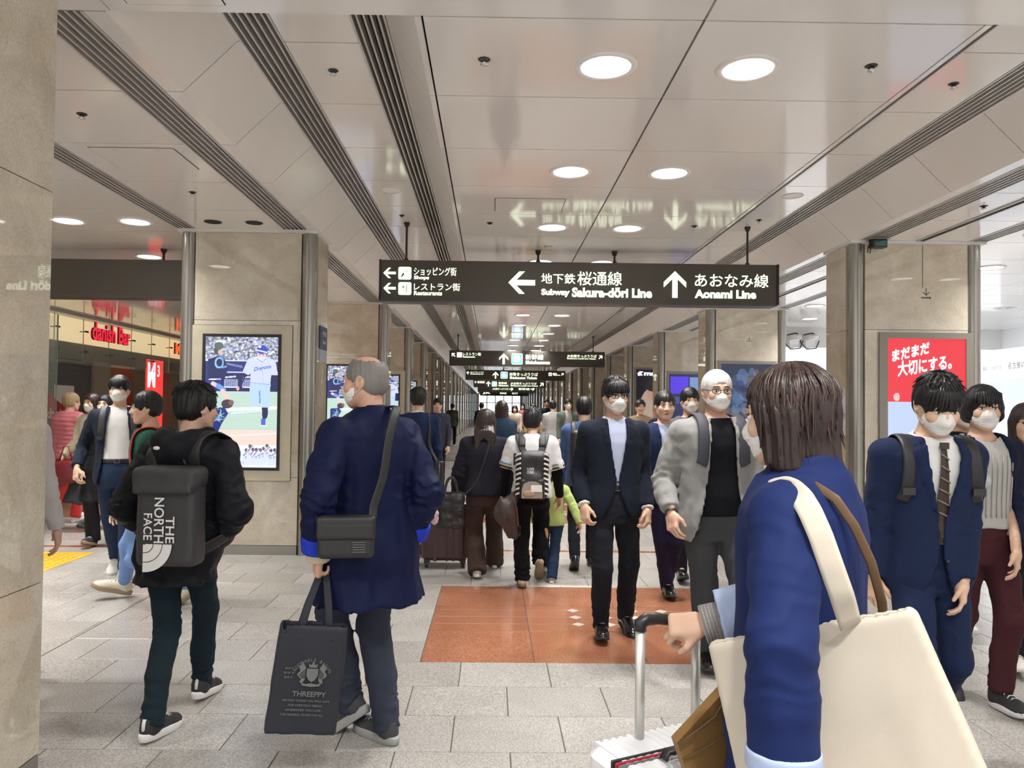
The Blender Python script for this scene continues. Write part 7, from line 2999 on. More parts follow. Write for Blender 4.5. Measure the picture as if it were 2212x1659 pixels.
mb.tube([mid(1, 2, 0.3) + off_, at(1550, 1600, 1.79), A[5] + off_], 0.002, 5)
mb.build('piping', M_LEATHBK, o, smooth=True)
vis = [on(px, py, yy, 0.008, True) for px, py, yy in ((1705, 1050, 1.72), (1762, 1050, 1.64), (1805, 1078, 1.60), (1845, 1135, 1.585), (1882, 1215, 1.585), (1905, 1300, 1.60))]
pts = np.array([at(1612, 1500, 1.86), at(1660, 1300, 1.88), at(1675, 1120, 1.84)] + [v[0] for v in vis] + [at(1915, 1400, 1.66), at(1880, 1520, 1.77), at(1700, 1620, 1.9)])
outv = np.array([(-1, 0, 0)] * 3 + [v[1] for v in vis] + [(1, -0.3, 0), (1, 0.5, 0), (0, 1, 0)], float)
mb = MB()
tt = np.linspace(0, len(pts) - 1, 56)
mb.tube(np.stack([np.interp(tt, range(len(pts)), pts[:, i]) for i in range(3)], 1), 1, 8, flat=(0.010, 0.002, np.stack([np.interp(tt, range(len(pts)), outv[:, i]) for i in range(3)], 1)))
mb.build('strap', M_LEATHBK, lb, smooth=True)
# white suitcase
M_SCW = mat('suitcase_white', (0.82, 0.82, 0.84), rough=0.3, coat=0.3)
M_ALU = mat('aluminium_pole', (0.66, 0.65, 0.60), rough=0.35, metal=0.5)
SY = 2.02
h0, h1 = at(1383, 1362, SY - 0.02), at(1503, 1372, SY + 0.06)
sc_c = at(1440, 1659, SY)
ztop = at(1400, 1588, SY)[2]
sc_x = (h0[0] + h1[0]) / 2 - 0.035
su = thing('suitcase', (sc_x, SY, 0), 'white hard-shell suitcase with red and black stripes and a raised telescopic handle', 'suitcase')
rzs = math.atan2(h1[1] - h0[1], h1[0] - h0[0])
Rs = rot((0, 0, 1), rzs)
cc = np.array([sc_x + 0.02, SY - 0.06, (ztop + 0.055) / 2])
hz_ = (ztop - 0.055) / 2
m_ = MB()
m_.rbox((0, 0, 0), (0.37, 0.23, hz_ * 2), 0.05, None, 5)
for i in range(14):
    x = -0.155 + 0.31 * i / 13
    m_.cbox((x, 0, hz_ - 0.003), (0.012, 0.19, 0.009))
V = np.vstack(m_.v) @ Rs.T + cc
o = bpy.data.objects.new('shell', mesh_np('shell', V, m_.f, M_SCW))
link(o, su)
autosmooth(o, 40)
for nm, y, mm, w_ in (('red_stripe', -0.035, mat('stripe_red', (0.35, 0.01, 0.03), rough=0.4), 0.008), ('black_stripe', -0.018, M_BLACK, 0.008), ('zip', -0.048, M_PRINTG, 0.004)):
    m_ = MB().rbox((0, y, 0), (0.378, w_, hz_ * 2 + 0.010), 0.05 if False else w_ * 0.4)
    o = bpy.data.objects.new(nm, mesh_np(nm, np.vstack(m_.v) @ Rs.T + cc, m_.f, mm))
    link(o, su)
m_ = MB().tube([(-0.07, -0.065, hz_ + 0.004), (-0.06, -0.065, hz_ + 0.022), (0.06, -0.065, hz_ + 0.022), (0.07, -0.065, hz_ + 0.004)], 1, 8, flat=(0.014, 0.006, [0, 0, 1]))
link(bpy.data.objects.new('carry_handle', mesh_np('carry_handle', np.vstack(m_.v) @ Rs.T + cc, m_.f, M_BLACK, True)), su)
for hh in (h0, h1):
    MB().tube([(hh[0], hh[1], ztop - 0.01), (hh[0], hh[1], hh[2] + 0.004)], 0.0125, 14).build('pole', M_ALU, su, smooth=True)
hm = MB()
up_ = np.array([0, 0, 1.0])
dx_ = (h1 - h0)
hm.tube([h0, h0 + up_ * 0.018, h0 + up_ * 0.03 + dx_ * 0.10, h0 + up_ * 0.034 + dx_ * 0.3, h1 + up_ * 0.034 - dx_ * 0.3, h1 + up_ * 0.03 - dx_ * 0.1, h1 + up_ * 0.018, h1], [0.016, 0.017, 0.017, 0.015, 0.015, 0.017, 0.017, 0.016], 12)
hm.build('grip', M_BLACK, su, smooth=True)
for sx in (-1, 1):
    for sy in (-1, 1):
        w_ = cc + Rs @ np.array([sx * 0.14, sy * 0.075, -hz_])
        m_ = MB().lathe([(0.001, -0.012), (0.024, -0.012), (0.027, 0), (0.024, 0.012), (0.001, 0.012)], 16, (w_[0], w_[1], 0.027), rot((0, 1, 0), math.pi / 2))
        m_.cbox((w_[0], w_[1], 0.048), (0.034, 0.03, 0.025))
        m_.build('wheel', M_BLACK, su)
# ================================================ suit with spectacles
pos, psi = np.array([0.79, 4.98]), 176
P = Person(pos, psi, 1.705, 'person in a black suit, spectacles and white mask walking forward on the red granite',
           feet={'R': ft(pos, psi, 1298, 1378, 0, -8, 8), 'L': ft(pos, psi, 1348, 1360, 0, 16, 6)}, head=(-4, 4), lean=0.02, w=0.98, vox=0.0105,
           armR=('ik', at(1262, 1092, 4.90), (0.25, -1, 0)), armL=('ik', at(1399, 1100, 4.90), (-0.25, -1, 0)))
P.body(hands={'R': dict(curl=(30, 45, 30)), 'L': dict(curl=(34, 50, 36))})
P.hair(M_HAIRK, 'short', seed=12, fringe=0.035, vol=1.25, clumps=60)
P.mask()
P.glasses()
P.pants(C_SUITT, rt=0.049, rk=0.039, ra=0.032, folds=0.007, seed=14, pool=0.2)
P.upper(C_BSHIRT, 'shirt', hem=0.59, off=0.006, sleeves=False, collar=0.025, cr=0.040, folds=0.003)
collar_pts(P, C_BSHIRT)
P.upper(C_SUITN, 'jacket', hem=0.475, off=0.024, flare=0.004, sl=(0.037, 0.031, 0.0265), slen=0.96, open=[(0.46, 0.10), (0.52, 0.052), (0.57, 0.018), (0.60, 0.006), (0.63, 0.006), (0.70, 0.030), (0.78, 0.050), (0.84, 0.055)], lapel=(0.63, 0.82, 0.052), folds=0.008, seed=15)
buttons(P, [(0, 0.615)], M_BLACK, 0.034)
for sd in 'LR':
    P.cuffs(C_WSHIRT, sd, 0.93, 0.99, 0.0235, 'shirt_cuff')
belt(P)
P.shoes('leather')
# ================================================ elderly man in the grey jacket
pos, psi = np.array([1.265, 4.36]), 178
P = Person(pos, psi, 1.735, 'person with white hair and white mask in an open grey jacket over a black sweater',
           feet={'R': ft(pos, psi, 1522, 1440, 0, -6, 6), 'L': ft(pos, psi, 1590, 1452, 0, 10, 6)}, head=(2, 3), lean=0.03, w=1.06, vox=0.0105,
           armR=('ik', at(1450, 1108, 4.20), (0.25, -1, 0)), armL=('ik', at(1640, 1150, 4.24), (-0.25, -1, 0)))
P.body(M_SKIN2, hands={'R': dict(curl=(26, 30, 22)), 'L': dict()})
P.hair(M_HAIRW, 'short', seed=13, vol=0.8)
P.mask()
P.glasses()
P.pants(C_CHAR, rt=0.053, rk=0.043, ra=0.036, folds=0.010, seed=24, pool=0.2)
P.upper(C_KNITK, 'sweater', hem=0.535, off=0.014, sleeves=False, folds=0.004, belly=0.02, neckdrop=0.02, neck=0.045)
P.upper(cloth('lilac_shirt', (0.55, 0.50, 0.58), sheen=0.0), 'shirt', hem=0.76, off=0.004, sleeves=False, collar=0.028, cr=0.041, folds=0.0)
collar_pts(P, cloth('lilac_shirt', (0,) * 3))
P.upper(C_GREYJ, 'jacket', hem=0.455, off=0.036, flare=0.030, sl=(0.041, 0.037, 0.030), slen=0.95, open=[(0.43, 0.17), (0.50, 0.135), (0.60, 0.095), (0.70, 0.072), (0.80, 0.064), (0.84, 0.055)], lapel=(0.62, 0.82, 0.045), folds=0.012, seed=25, belly=0.01, fcell=(0.08, 0.08, 0.17))
buttons(P, [(0.118, 0.555), (0.128, 0.50)], M_BLACK, 0.046, r=0.011)
P.shoes('leather')
bag, _ = backpack(P, 'black backpack behind the grey jacket, only its padded shoulder straps showing', M_BAGK, zc=0.70, off=0.05, h=0.40)
pack_straps(P, bag, mat('strap_charcoal', (0.03, 0.03, 0.04), rough=0.7), 0.105, 0.048, 0.70, 0.032, 0.008)
mb = MB()
Lw = P.wri['R'] - P.elb['R']
pw = P.elb['R'] + Lw * 0.985
uw = nrm(Lw)
aw = nrm(np.cross(uw, (0, 0, 1)))
bw_ = np.cross(uw, aw)
pts = [pw + 0.031 * (aw * math.cos(t) + bw_ * math.sin(t)) for t in np.linspace(0, 2 * math.pi, 17)]
mb.tube(pts, 1, 6, flat=(0.009, 0.003, np.array(pts) - pw), cap=False)
P.mb('wristwatch', mb, M_BLACK)
# ================================================ navy suit with striped tie
pos, psi = np.array([1.84, 3.26]), 184
P = Person(pos, psi, 1.655, 'person in a navy suit with a brown striped tie and white mask, looking down',
           stride=0.42, lead='R', head=(4, 24), lean=0.10, hs=1.04, w=1.03, vox=0.0095, armL=('ik', at(2080, 1272, 3.13), (-0.25, -1, 0)), armR=('ik', at(1880, 1300, 3.26), (0.25, -1, 0)))
P.body(hands={'L': dict(curl=(20, 28, 20)), 'R': dict()})
P.hair(M_HAIRK, 'short', seed=33, fringe=0.045, vol=1.3, clumps=80)
P.mask()
P.pants(C_SUITB, rt=0.050, rk=0.041, ra=0.034, folds=0.010, seed=34)
P.upper(C_WSHIRT, 'shirt', hem=0.58, off=0.006, sleeves=False, collar=0.03, cr=0.041, folds=0.003)
collar_pts(P, C_WSHIRT)
tie(P, mat('tie_brown', (0.035, 0.022, 0.015), rough=0.5))
mb = MB()
for k in range(6):
    z = 0.80 - 0.028 * k
    p = P.surf(0, z, True, 0.0235)
    mb.tube([p + np.array([-0.016 - 0.002 * k, 0, -0.012]), p + np.array([0, 0.006, 0]), p + np.array([0.016 + 0.002 * k, 0, 0.012])], 1, 6, flat=(0.0035, 0.001, [0, 1, 0]))
P.mb('tie_stripe', mb, mat('tie_stripe', (0.20, 0.13, 0.09), rough=0.5), bpy.data.objects.get('necktie'))
P.upper(C_SUITB, 'jacket', hem=0.452, off=0.026, flare=0.010, sl=(0.038, 0.033, 0.028), slen=0.98, open=[(0.44, 0.075), (0.50, 0.030), (0.555, 0.008), (0.61, 0.004), (0.66, 0.014), (0.74, 0.045), (0.80, 0.062), (0.84, 0.060)], lapel=(0.62, 0.82, 0.058), folds=0.006, seed=35)
buttons(P, [(0.004, 0.605), (-0.02, 0.545)], M_BLACK, 0.038)
P.shoes('leather')
bag, _ = backpack(P, 'black backpack worn by the person in the navy suit, strap with buckle on the shoulder', M_BAGK, zc=0.70, off=0.04, h=0.38)
pack_straps(P, bag, M_BAGK, 0.125, 0.038, 0.69, 0.026, 0.006, buckle=True)
# ================================================ woman in the knit sweater
pos, psi = np.array([2.50, 3.92]), 186
P = Person(pos, psi, 1.64, 'person with short black hair in a grey cable-knit sweater, navy cardigan and maroon trousers',
           feet={'L': ft(pos, psi, 2162, 1532, 0, -4, 10), 'R': ((0.04,), -0.30, 0.0, 30, 4)}, head=(10, 3), lean=0.02, w=0.92, vox=0.0095,
           armR=('ik', at(2082, 1020, 3.66), (1, -0.5, -0.7)), armL=('ik', at(2196, 1190, 3.75), (-0.25, -1, 0)))
P.body(hands={'R': dict(d=(-0.3, 0.35, 0.9), thumb=(-0.6, 0.6, 0.2), curl=(50, 60, 40)), 'L': dict()})
P.hair(M_HAIRK, 'bob', seed=43, fringe=0.04, vol=1.1, side_len=-0.03)
P.mask()
P.pants(C_MAROON, rt=0.049, rk=0.040, ra=0.036, hem=0.05, folds=0.008, seed=44)
P.upper(C_KNITG, 'sweater', hem=0.565, off=0.013, sleeves=False, folds=0.004, neckdrop=0.025, neck=0.047)
mb = MB()
for i in range(9):
    x = -0.10 + 0.025 * i
    mb.tube([P.surf(x, z, True, 0.017) for z in np.linspace(0.60, 0.79, 8)], 0.0035, 5)
P.mb('cable_rib', mb, C_KNITG, P.top)
P.upper(cloth('navy_cardigan', (0.010, 0.013, 0.035), sheen=0.1), 'cardigan', hem=0.48, off=0.026, flare=0.006, sl=(0.036, 0.033, 0.028), slen=0.97, open=[(0.46, 0.115), (0.60, 0.105), (0.72, 0.098), (0.80, 0.085), (0.84, 0.06)], folds=0.009, seed=45)
P.shoes('sneaker', M_SNK, M_SOLEW)
P.cuffs  # (socks below the trousers)
for sd in 'L':
    g = Sdf(P.ank[sd] - 0.12, P.ank[sd] + 0.16, 0.008)
    g.cap(P.ank[sd] + np.array([0, 0, 0.09]), P.ank[sd] - np.array([0, 0, 0.03]), 0.036, 0.037)
    P.put('sock', g, C_WSHIRT)
hf = thing('hand_fan', at(2110, 1040, 3.62), 'small clear handheld fan held in front of the grey knit sweater', 'fan')
fc = at(2122, 1032, 3.60)
M_CLEAR = mat('clear_plastic', (0.62, 0.66, 0.66), rough=0.2, alpha=0.45)
Rf = rot((1, 0, 0), math.radians(70)) @ rot((0, 1, 0), 0.3)
MB().lathe([(0.030, -0.012), (0.047, -0.008), (0.050, 0), (0.047, 0.008), (0.030, 0.012), (0.01, 0.014)], 24, fc, Rf).build('fan_guard', M_CLEAR, hf, smooth=True)
m_ = MB()
for k in range(4):
    a = k * math.pi / 2
    m_.prism([(0.008, -0.006), (0.040, -0.014), (0.042, 0.006), (0.008, 0.006)], fc, Rf @ np.array([math.cos(a), math.sin(a), 0]), Rf @ np.array([-math.sin(a), math.cos(a), 0.25]), Rf @ np.array([0, 0, 1]), 0.0015)
m_.build('fan_blade', M_WHITE, hf, fixn=True)
MB().tube([fc + np.array([-0.045, 0, -0.028]), at(2080, 1062, 3.60)], 0.010, 10).build('handle', M_WHITE, hf, smooth=True)
# ================================================ partly seen at the right edge
pos, psi = np.array([3.17, 4.55]), 200
P = Person(pos, psi, 1.56, 'person with long brown hair in dark clothes at the right edge of the picture', stride=0.4, head=(6, 4), vox=0.014, w=0.95)
P.body()
P.hair(M_HAIRB, 'mid', seed=51)
P.upper(cloth('dark_coat', (0.016, 0.017, 0.024)), 'coat', hem=0.42, off=0.028, flare=0.02, collar=0.04, folds=0.01)
P.pants(C_SUITT)
P.shoes('sneaker', M_SNW, M_SOLEW)
bx = thing('paper_bag', at(2206, 1082, 4.30), 'small beige paper bag held at the right edge of the picture', 'bag')
g = at(2210, 1082, 4.28)
m_ = MB().box((-0.05, -0.03, -0.08), (0.05, 0.03, 0.05), None, g)
m_.build('bag_body', mat('paper_beige', (0.55, 0.46, 0.38), rough=0.8), bx)
MB().tube([g + np.array([-0.03, 0, 0.05]), g + np.array([-0.02, 0, 0.09]), g + np.array([0.02, 0, 0.09]), g + np.array([0.03, 0, 0.05])], 0.003, 5).build('handle', M_BLACK, bx)
# ================================================ white shirt and dark blazer
pos, psi = np.array([-3.24, 6.72]), 160
P = Person(pos, psi, 1.77, 'person in a white shirt, open dark blazer and dark jeans with a white mask',
           feet={'R': ft(pos, psi, 250, 1232, 0, 10, 6), 'L': ((-0.09,), 0.30, 0.0, -10, 6)}, head=(8, 2), lean=0.0, w=0.97, vox=0.0115,
           armR=('ik', at(166, 1012, 6.55), (0.25, -1, 0)), armL=(10, 10, 18))
P.body(hands={'R': dict(curl=(30, 45, 35)), 'L': dict()})
P.hair(M_HAIRK, 'short', seed=62, fringe=0.04, vol=1.2)
P.mask()
P.pants(C_JEAND, rt=0.047, rk=0.034, ra=0.027, hem=0.05, folds=0.006, seed=63)
P.upper(C_WSHIRT, 'shirt', hem=0.592, off=0.008, sleeves=False, collar=0.025, cr=0.042, folds=0.006, neckdrop=0.03)
collar_pts(P, C_WSHIRT)
belt(P, 0.588)
P.upper(cloth('blazer_navy', (0.014, 0.018, 0.032), sheen=0.1), 'blazer', hem=0.47, off=0.028, flare=0.008, sl=(0.037, 0.032, 0.027), slen=0.96, open=[(0.45, 0.15), (0.55, 0.125), (0.65, 0.10), (0.75, 0.085), (0.80, 0.075), (0.84, 0.06)], lapel=(0.64, 0.82, 0.03), folds=0.009, seed=65)
P.shoes('sneaker', M_SNW, M_SOLEW)
bag, _ = backpack(P, 'dark backpack on the back of the person in the white shirt and blazer', M_BAGK, zc=0.70, off=0.045)
pack_straps(P, bag, M_BAGG, 0.115, 0.040, 0.69, 0.028, 0.006, buckle=True)
# ================================================ green sweater
pos, psi = np.array([-2.50, 5.68]), -112
P = Person(pos, psi, 1.75, 'person in a dark green sweater and light blue jeans striding left',
           feet={'L': ft(pos, psi, 258, 1292, 0.02, -16, 4, 0.0), 'R': ((0.06,), -0.34, 0.0, 34, 4)}, head=(-2, 2), lean=0.02, w=0.97, vox=0.0115, armL=(-14, 8, 14), armR=(14, 8, 22))
P.body()
P.hair(M_HAIRK, 'short', seed=72, fringe=0.02, vol=1.2)
P.pants(C_JEANL, rt=0.046, rk=0.034, ra=0.028, folds=0.006, seed=73)
P.upper(C_GREENK, 'sweater', hem=0.47, off=0.024, sl=(0.038, 0.034, 0.028), folds=0.010, seed=75, neck=0.043, neckdrop=0.01)
P.shoes('chunky', M_CREAM, M_SOLEB)
bag, _ = backpack(P, 'dark backpack with a bright red shoulder strap worn over the green sweater', M_BAGG, zc=0.69, off=0.03)
pack_straps(P, bag, cloth('red_strap', (0.60, 0.03, 0.025)), 0.10, 0.030, 0.69, 0.028, 0.006)
# ================================================ pink padded jacket, back turned
pos, psi = np.array([-5.34, 9.75]), 20
P = Person(pos, psi, 1.63, 'person with blond-grey hair in a pink quilted padded jacket, back turned, near the shop front', stride=0.3, head=(10, 0), vox=0.014, w=1.04, armL=(14, 16, 30), armR=(10, 8, 20))
P.body()
P.hair(M_HAIRY, 'short', seed=82, vol=1.3)
P.upper(C_PINK, 'padded_jacket', hem=0.50, off=0.035, sl=(0.046, 0.042, 0.034), folds=0.004, puff=0.012, collar=0.03)
P.pants(cloth('red_trousers', (0.50, 0.03, 0.03)), rt=0.05, ra=0.04)
P.shoes('sneaker', M_SNW, M_SOLEW)
# ================================================ long skirt and heeled boots
pos, psi = np.array([-4.79, 9.30]), 198
P = Person(pos, psi, 1.62, 'person with long brown hair, cream cardigan, grey long skirt and black heeled ankle boots', stride=0.34, lead='L', head=(-6, 2), vox=0.014, w=0.95, armR=(10, 10, 40), armL=(4, 6, 20))
P.body()
P.hair(M_HAIRB, 'long', length=0.22, seed=92)
P.mask()
P.upper(C_CREAMC, 'cardigan', hem=0.50, off=0.028, sl=(0.040, 0.038, 0.034), folds=0.010, seed=93)
g = Sdf((-0.45, -0.45, 0.2), (0.45, 0.45, 1.05), 0.016)
g.loft([(0.60 * P.H, 0, 0, 0.15, 0.11), (0.52 * P.H, 0, 0, 0.175, 0.135), (0.35 * P.H, 0.01, 0, 0.24, 0.21), (0.20 * P.H, 0.02, 0, 0.31, 0.27)])
g.folds(0.018, 95, (0.09, 0.09, 0.6), 0.6)
P.put('skirt', g, C_SKIRT)
P.shoes('boot', M_SNK, M_SOLEK)
hb = thing('handbag', at(140, 1020, 9.0), 'dark red handbag carried beside the long skirt', 'bag')
g = at(142, 1020, 9.05)
sd_ = Sdf(g - 0.3, g + 0.3, 0.014)
sd_.ell(g, (0.17, 0.07, 0.14), p=2.6)
wobj('bag_body', sd_, mat('leather_red', (0.16, 0.012, 0.02), rough=0.4), hb)
MB().tube([g + np.array([-0.08, 0, 0.12]), g + np.array([-0.03, 0, 0.30]), g + np.array([0.03, 0, 0.30]), g + np.array([0.08, 0, 0.12])], 0.01, 6).build('handle', mat('leather_red', (0,) * 3), hb, smooth=True)
# ================================================ long black coat, canvas shoes
pos, psi = np.array([-4.10, 8.22]), 176
P = Person(pos, psi, 1.60, 'person in a long black coat and black-and-white canvas shoes, behind the white shirt', stride=0.3, lead='R', vox=0.014, w=0.95)
P.body()
P.hair(M_HAIRK, 'bob', seed=102)
P.mask()
P.upper(C_BLACKJ, 'coat', hem=0.30, off=0.034, flare=0.05, sl=(0.040, 0.036, 0.032), collar=0.04, folds=0.014, seed=103)
P.pants(C_BLACKJ, rt=0.052, rk=0.045, ra=0.045)
P.shoes('sneaker', M_SNK, M_SOLEB)
# ================================================ half hidden by the near left pillar
pos, psi = np.array([-2.50, 3.98]), 6
P = Person(pos, psi, 1.68, 'person mostly hidden by the near left pillar, pale top and black trousers, back turned', stride=0.5, lead='L', vox=0.012, w=1.0)
P.body()
P.hair(M_HAIRK, 'short', seed=112)
P.upper(cloth('pale_top', (0.58, 0.55, 0.56), sheen=0.0), 'jacket', hem=0.47, off=0.024, folds=0.010)
P.pants(C_BLACKJ, rt=0.050, ra=0.034)
P.shoes('sneaker', M_SNK, M_SOLEK)
bag, c = backpack(P, 'grey and black backpack on the person hidden by the near left pillar', M_BAGG, zc=0.70, off=0.035, h=0.44, d=0.17)
pack_straps(P, bag, M_BAGK, 0.10, 0.034, 0.67, 0.03, 0.006)
# ================================================ dark suit ahead of the navy coat
pos, psi = np.array([-0.77, 8.0]), -4
P = Person(pos, psi, 1.70, 'person with short black hair in a dark navy suit walking away, white collar showing', stride=0.5, lead='L', vox=0.012, w=0.98, armR=(-6, 8, 12))
P.body()
P.hair(M_HAIRK, 'short', seed=122, vol=1.2, clumps=40)
P.upper(C_WSHIRT, 'shirt', hem=0.76, off=0.004, sleeves=False, collar=0.035, cr=0.042, folds=0)
P.upper(C_SUITB, 'jacket', hem=0.47, off=0.024, sl=(0.037, 0.031, 0.027), collar=0.012, cr=0.046, folds=0.009, seed=123)
P.pants(C_SUITB)
P.shoes('leather')
bag = thing('shoulder_bag', P.world((0.22, 0.0, 0.85))[0], 'dark bag on a shoulder strap beside the navy suit walking away', 'bag')
g = Sdf((0.05, -0.25, 0.6), (0.42, 0.25, 1.05), 0.014)
g.box((0.225, 0.02, 0.83), (0.05, 0.17, 0.13), 0.03)
pobj(P, 'bag_body', g, M_BAGK, bag)
P.strap([(0.215, -0.13, 0.93), P.surf(0.13, 0.70, False, 0.04), P.T((0.11, -0.03, 0.83 * P.H)) + np.array([0, 0, 0.035]), P.surf(0.12, 0.72, True, 0.04), (0.215, 0.15, 0.93)], M_BAGK, 0.022, 0.003, 'strap', bag)
# ================================================ dark sweater, brown trousers
pos, psi = np.array([-0.055, 6.90]), -2
P = Person(pos, psi, 1.57, 'person with long brown hair, dark sweater and wide brown trousers walking away',
           feet={'L': ft(pos, psi, 1030, 1250, 0, 8, 2), 'R': ft(pos, psi, 1068, 1226, 0, 2, 2)}, head=(24, 4), vox=0.011, w=1.0, armL=(4, 14, 10), armR=(2, 10, 10))
P.body()
P.hair(M_HAIRB, 'long', length=0.20, seed=132, vol=1.15)
P.upper(C_DKNIT, 'sweater', hem=0.515, off=0.034, sl=(0.043, 0.044, 0.034), folds=0.011, seed=133, neck=0.044)
P.pants(C_BROWNP, rt=0.055, rk=0.050, ra=0.053, folds=0.009, seed=134, hem=-0.02)
P.shoes('sneaker', M_CREAM, M_SOLEW)
bag = thing('tote_bag', at(972, 1100, 6.8), 'black quilted tote bag hanging beside the dark sweater', 'bag')
bc = P.loc(at(974, 1102, 6.75))
g = Sdf(bc - 0.3, bc + 0.3, 0.011)
g.box(bc, (0.115, 0.06, 0.16), 0.04)
g.folds(0.012, 6, (0.07, 0.07, 0.05), 0.6)
pobj(P, 'bag_body', g, M_BAGK, bag)
for s_ in (-1, 1):
    P.strap([bc + np.array([-0.06, 0.03 * s_, 0.14]), bc + np.array([-0.03, 0.03 * s_, 0.27]), bc + np.array([0.03, 0.03 * s_, 0.27]), bc + np.array([0.06, 0.03 * s_, 0.14])], M_BAGK, 0.012, 0.003, 'handle', bag, out=[(0, -1, 0)] * 4)
P.strap([P.T((0.045, -0.02, 0.845 * P.H)), P.surf(0.02, 0.78, False, 0.045), P.surf(-0.03, 0.68, False, 0.048), P.surf(-0.10, 0.58, False, 0.045), bc + np.array([0.06, 0, 0.10])], M_BAGK, 0.008, 0.002, 'strap', bag)
# dark red suitcase
sy = 7.35
sx = (at(917, 1190, sy)[0] + at(1008, 1190, sy)[0]) / 2
su = thing('suitcase', (sx, sy, 0), 'dark red hard-shell suitcase standing beside the wide brown trousers', 'suitcase')
M_WINE = mat('suitcase_wine', (0.055, 0.016, 0.018), rough=0.35, coat=0.3)
o = MB().rbox((sx, sy, 0.35), (0.44, 0.30, 0.56), 0.06, None, 5).build('shell', M_WINE, su)
autosmooth(o, 40)
MB().rbox((sx - 0.09, sy, 0.35), (0.03, 0.306, 0.566), 0.006).build('seam_frame', mat('wine_dark', (0.10, 0.05, 0.045), rough=0.3, metal=0.3), su)
for k in range(3):
    MB().rbox((sx + 0.02 + 0.06 * k, sy, 0.35), (0.014, 0.304, 0.564), 0.004).build('rib', M_WINE, su)
for a in (-1, 1):
    for b in (-1, 1):
        m_ = MB().lathe([(0.001, -0.016), (0.028, -0.016), (0.032, 0), (0.028, 0.016), (0.001, 0.016)], 14, (sx + a * 0.17, sy + b * 0.11, 0.032), rot((0, 1, 0), math.pi / 2))
        m_.cbox((sx + a * 0.17, sy + b * 0.11, 0.06), (0.05, 0.04, 0.04))
        m_.build('wheel', M_BLACK, su)
MB().tube([(sx - 0.08, sy + 0.10, 0.62), (sx - 0.08, sy + 0.10, 0.99), (sx + 0.08, sy + 0.10, 0.99), (sx + 0.08, sy + 0.10, 0.62)], 0.012, 8).build('pull_handle', M_BLACK, su, smooth=True)
pf = thing('pompom', at(937, 1108, 6.6), 'fluffy pale pink pompom hanging by the black tote', 'charm')
g = at(937, 1112, 6.62)
sd_ = Sdf(g - 0.16, g + 0.16, 0.009)
sd_.ell(g, (0.045, 0.045, 0.085))
sd_.folds(0.014, 3, (0.025, 0.025, 0.025), 0.6)
wobj('fluff', sd_, cloth('pale_pink', (0.66, 0.50, 0.56)), pf)
MB().tube([g + np.array([0.01, 0, 0.08]), g + np.array([0.05, 0.03, 0.22])], 0.006, 5).build('cord', M_BLACK, pf)
# ================================================ youngster in the white jersey
pos, psi = np.array([0.345, 6.55]), 2
P = Person(pos, psi, 1.50, 'person in a white short-sleeved jersey over black, with a black and white backpack, walking away',
           feet={'L': ft(pos, psi, 1128, 1268, 0, 4, 4), 'R': ft(pos, psi, 1166, 1262, 0.05, 48, -2)}, head=(26, 4), vox=0.0105, w=1.02, armL=(2, 14, 12), armR=(4, 14, 14))
P.body()
P.hair(M_HAIRK, 'short', seed=142, vol=1.15, clumps=40)
P.upper(C_KNITK, 'undershirt', hem=0.56, off=0.010, sl=(0.034, 0.030, 0.025), folds=0.006, seed=143)
P.upper(C_JERSEY, 'jersey', hem=0.50, off=0.034, sl=(0.046, 0.050, 0.050), slen=0.42, folds=0.008, seed=144, collar=0.02, cr=0.048)
for sd in 'LR':
    for (fr, cl, nm) in ((0.335, (0.08, 0.22, 0.42), 'blue'), (0.36, (0.55, 0.42, 0.12), 'yellow'), (0.39, (0.03, 0.03, 0.05), 'black')):
        L_ = P.elb[sd] - P.sho[sd]
        p0 = P.sho[sd] + L_ * fr * 2
        u = nrm(L_)
        a_ = nrm(np.cross(u, (0, 1, 0)))
        b_ = np.cross(u, a_)
        pts = [p0 + 0.0515 * P.H * (a_ * math.cos(t) + b_ * math.sin(t)) for t in np.linspace(0, 2 * math.pi, 21)]
        mb = MB().tube(pts, 1, 6, flat=(0.008, 0.002, np.array(pts) - p0), cap=False)
        P.mb('sleeve_stripe', mb, cloth('trim_' + nm, cl, sheen=0.0), P.top)
mbt = MB()
bk = lambda p2: np.array([(h if (h := P.hit((x, -0.5, z + P.dz), (0, 1, 0))) is not None else P.surf(x, z / P.H, False, 0.05)) + np.array([0, -0.004, 0]) for x, z in p2])
text_box(mbt, 'P', (0, 0, 0), (1, 0, 0), (0, 0, 1), -0.155, 0.775 * P.H - 0.14, -0.105, 0.775 * P.H - 0.04, 0.06, warp=bk)
text_box(mbt, 'S', (0, 0, 0), (1, 0, 0), (0, 0, 1), 0.105, 0.775 * P.H - 0.13, 0.15, 0.775 * P.H - 0.04, 0.06, warp=bk)
P.mb('lettering', mbt, M_BLACK, P.top, smooth=False)
P.pants(C_KNITK, rt=0.054, rk=0.047, ra=0.043, folds=0.010, seed=145, pool=0.5)
mb = MB()
pk = P.knee['R'] + (P.ank['R'] - P.knee['R']) * 0.35
for dx, dz, r_, mm in ((0, 0, 0.030, 0),):
    mb.sphere(pk + np.array([0.045, -0.055, 0]), (0.022, 0.006, 0.055), 10, 6)
P.mb('leg_print', mb, mat('print_orange', (0.60, 0.36, 0.12), rough=0.6), P.trousers)
P.shoes('chunky', M_CREAM, M_SOLEB)
bag, c = backpack(P, 'black backpack with zebra-striped sides and a clear front pocket, on the white jersey', M_BAGK, w=0.27, h=0.40, d=0.15, zc=0.635, off=0.035, r=0.07)
yb = c[1] - 0.15 / 2
g = Sdf(c - 0.3, c + 0.3, 0.009)
g.box(c + np.array([0, -0.065, -0.105]), (0.105, 0.035, 0.085), 0.03)
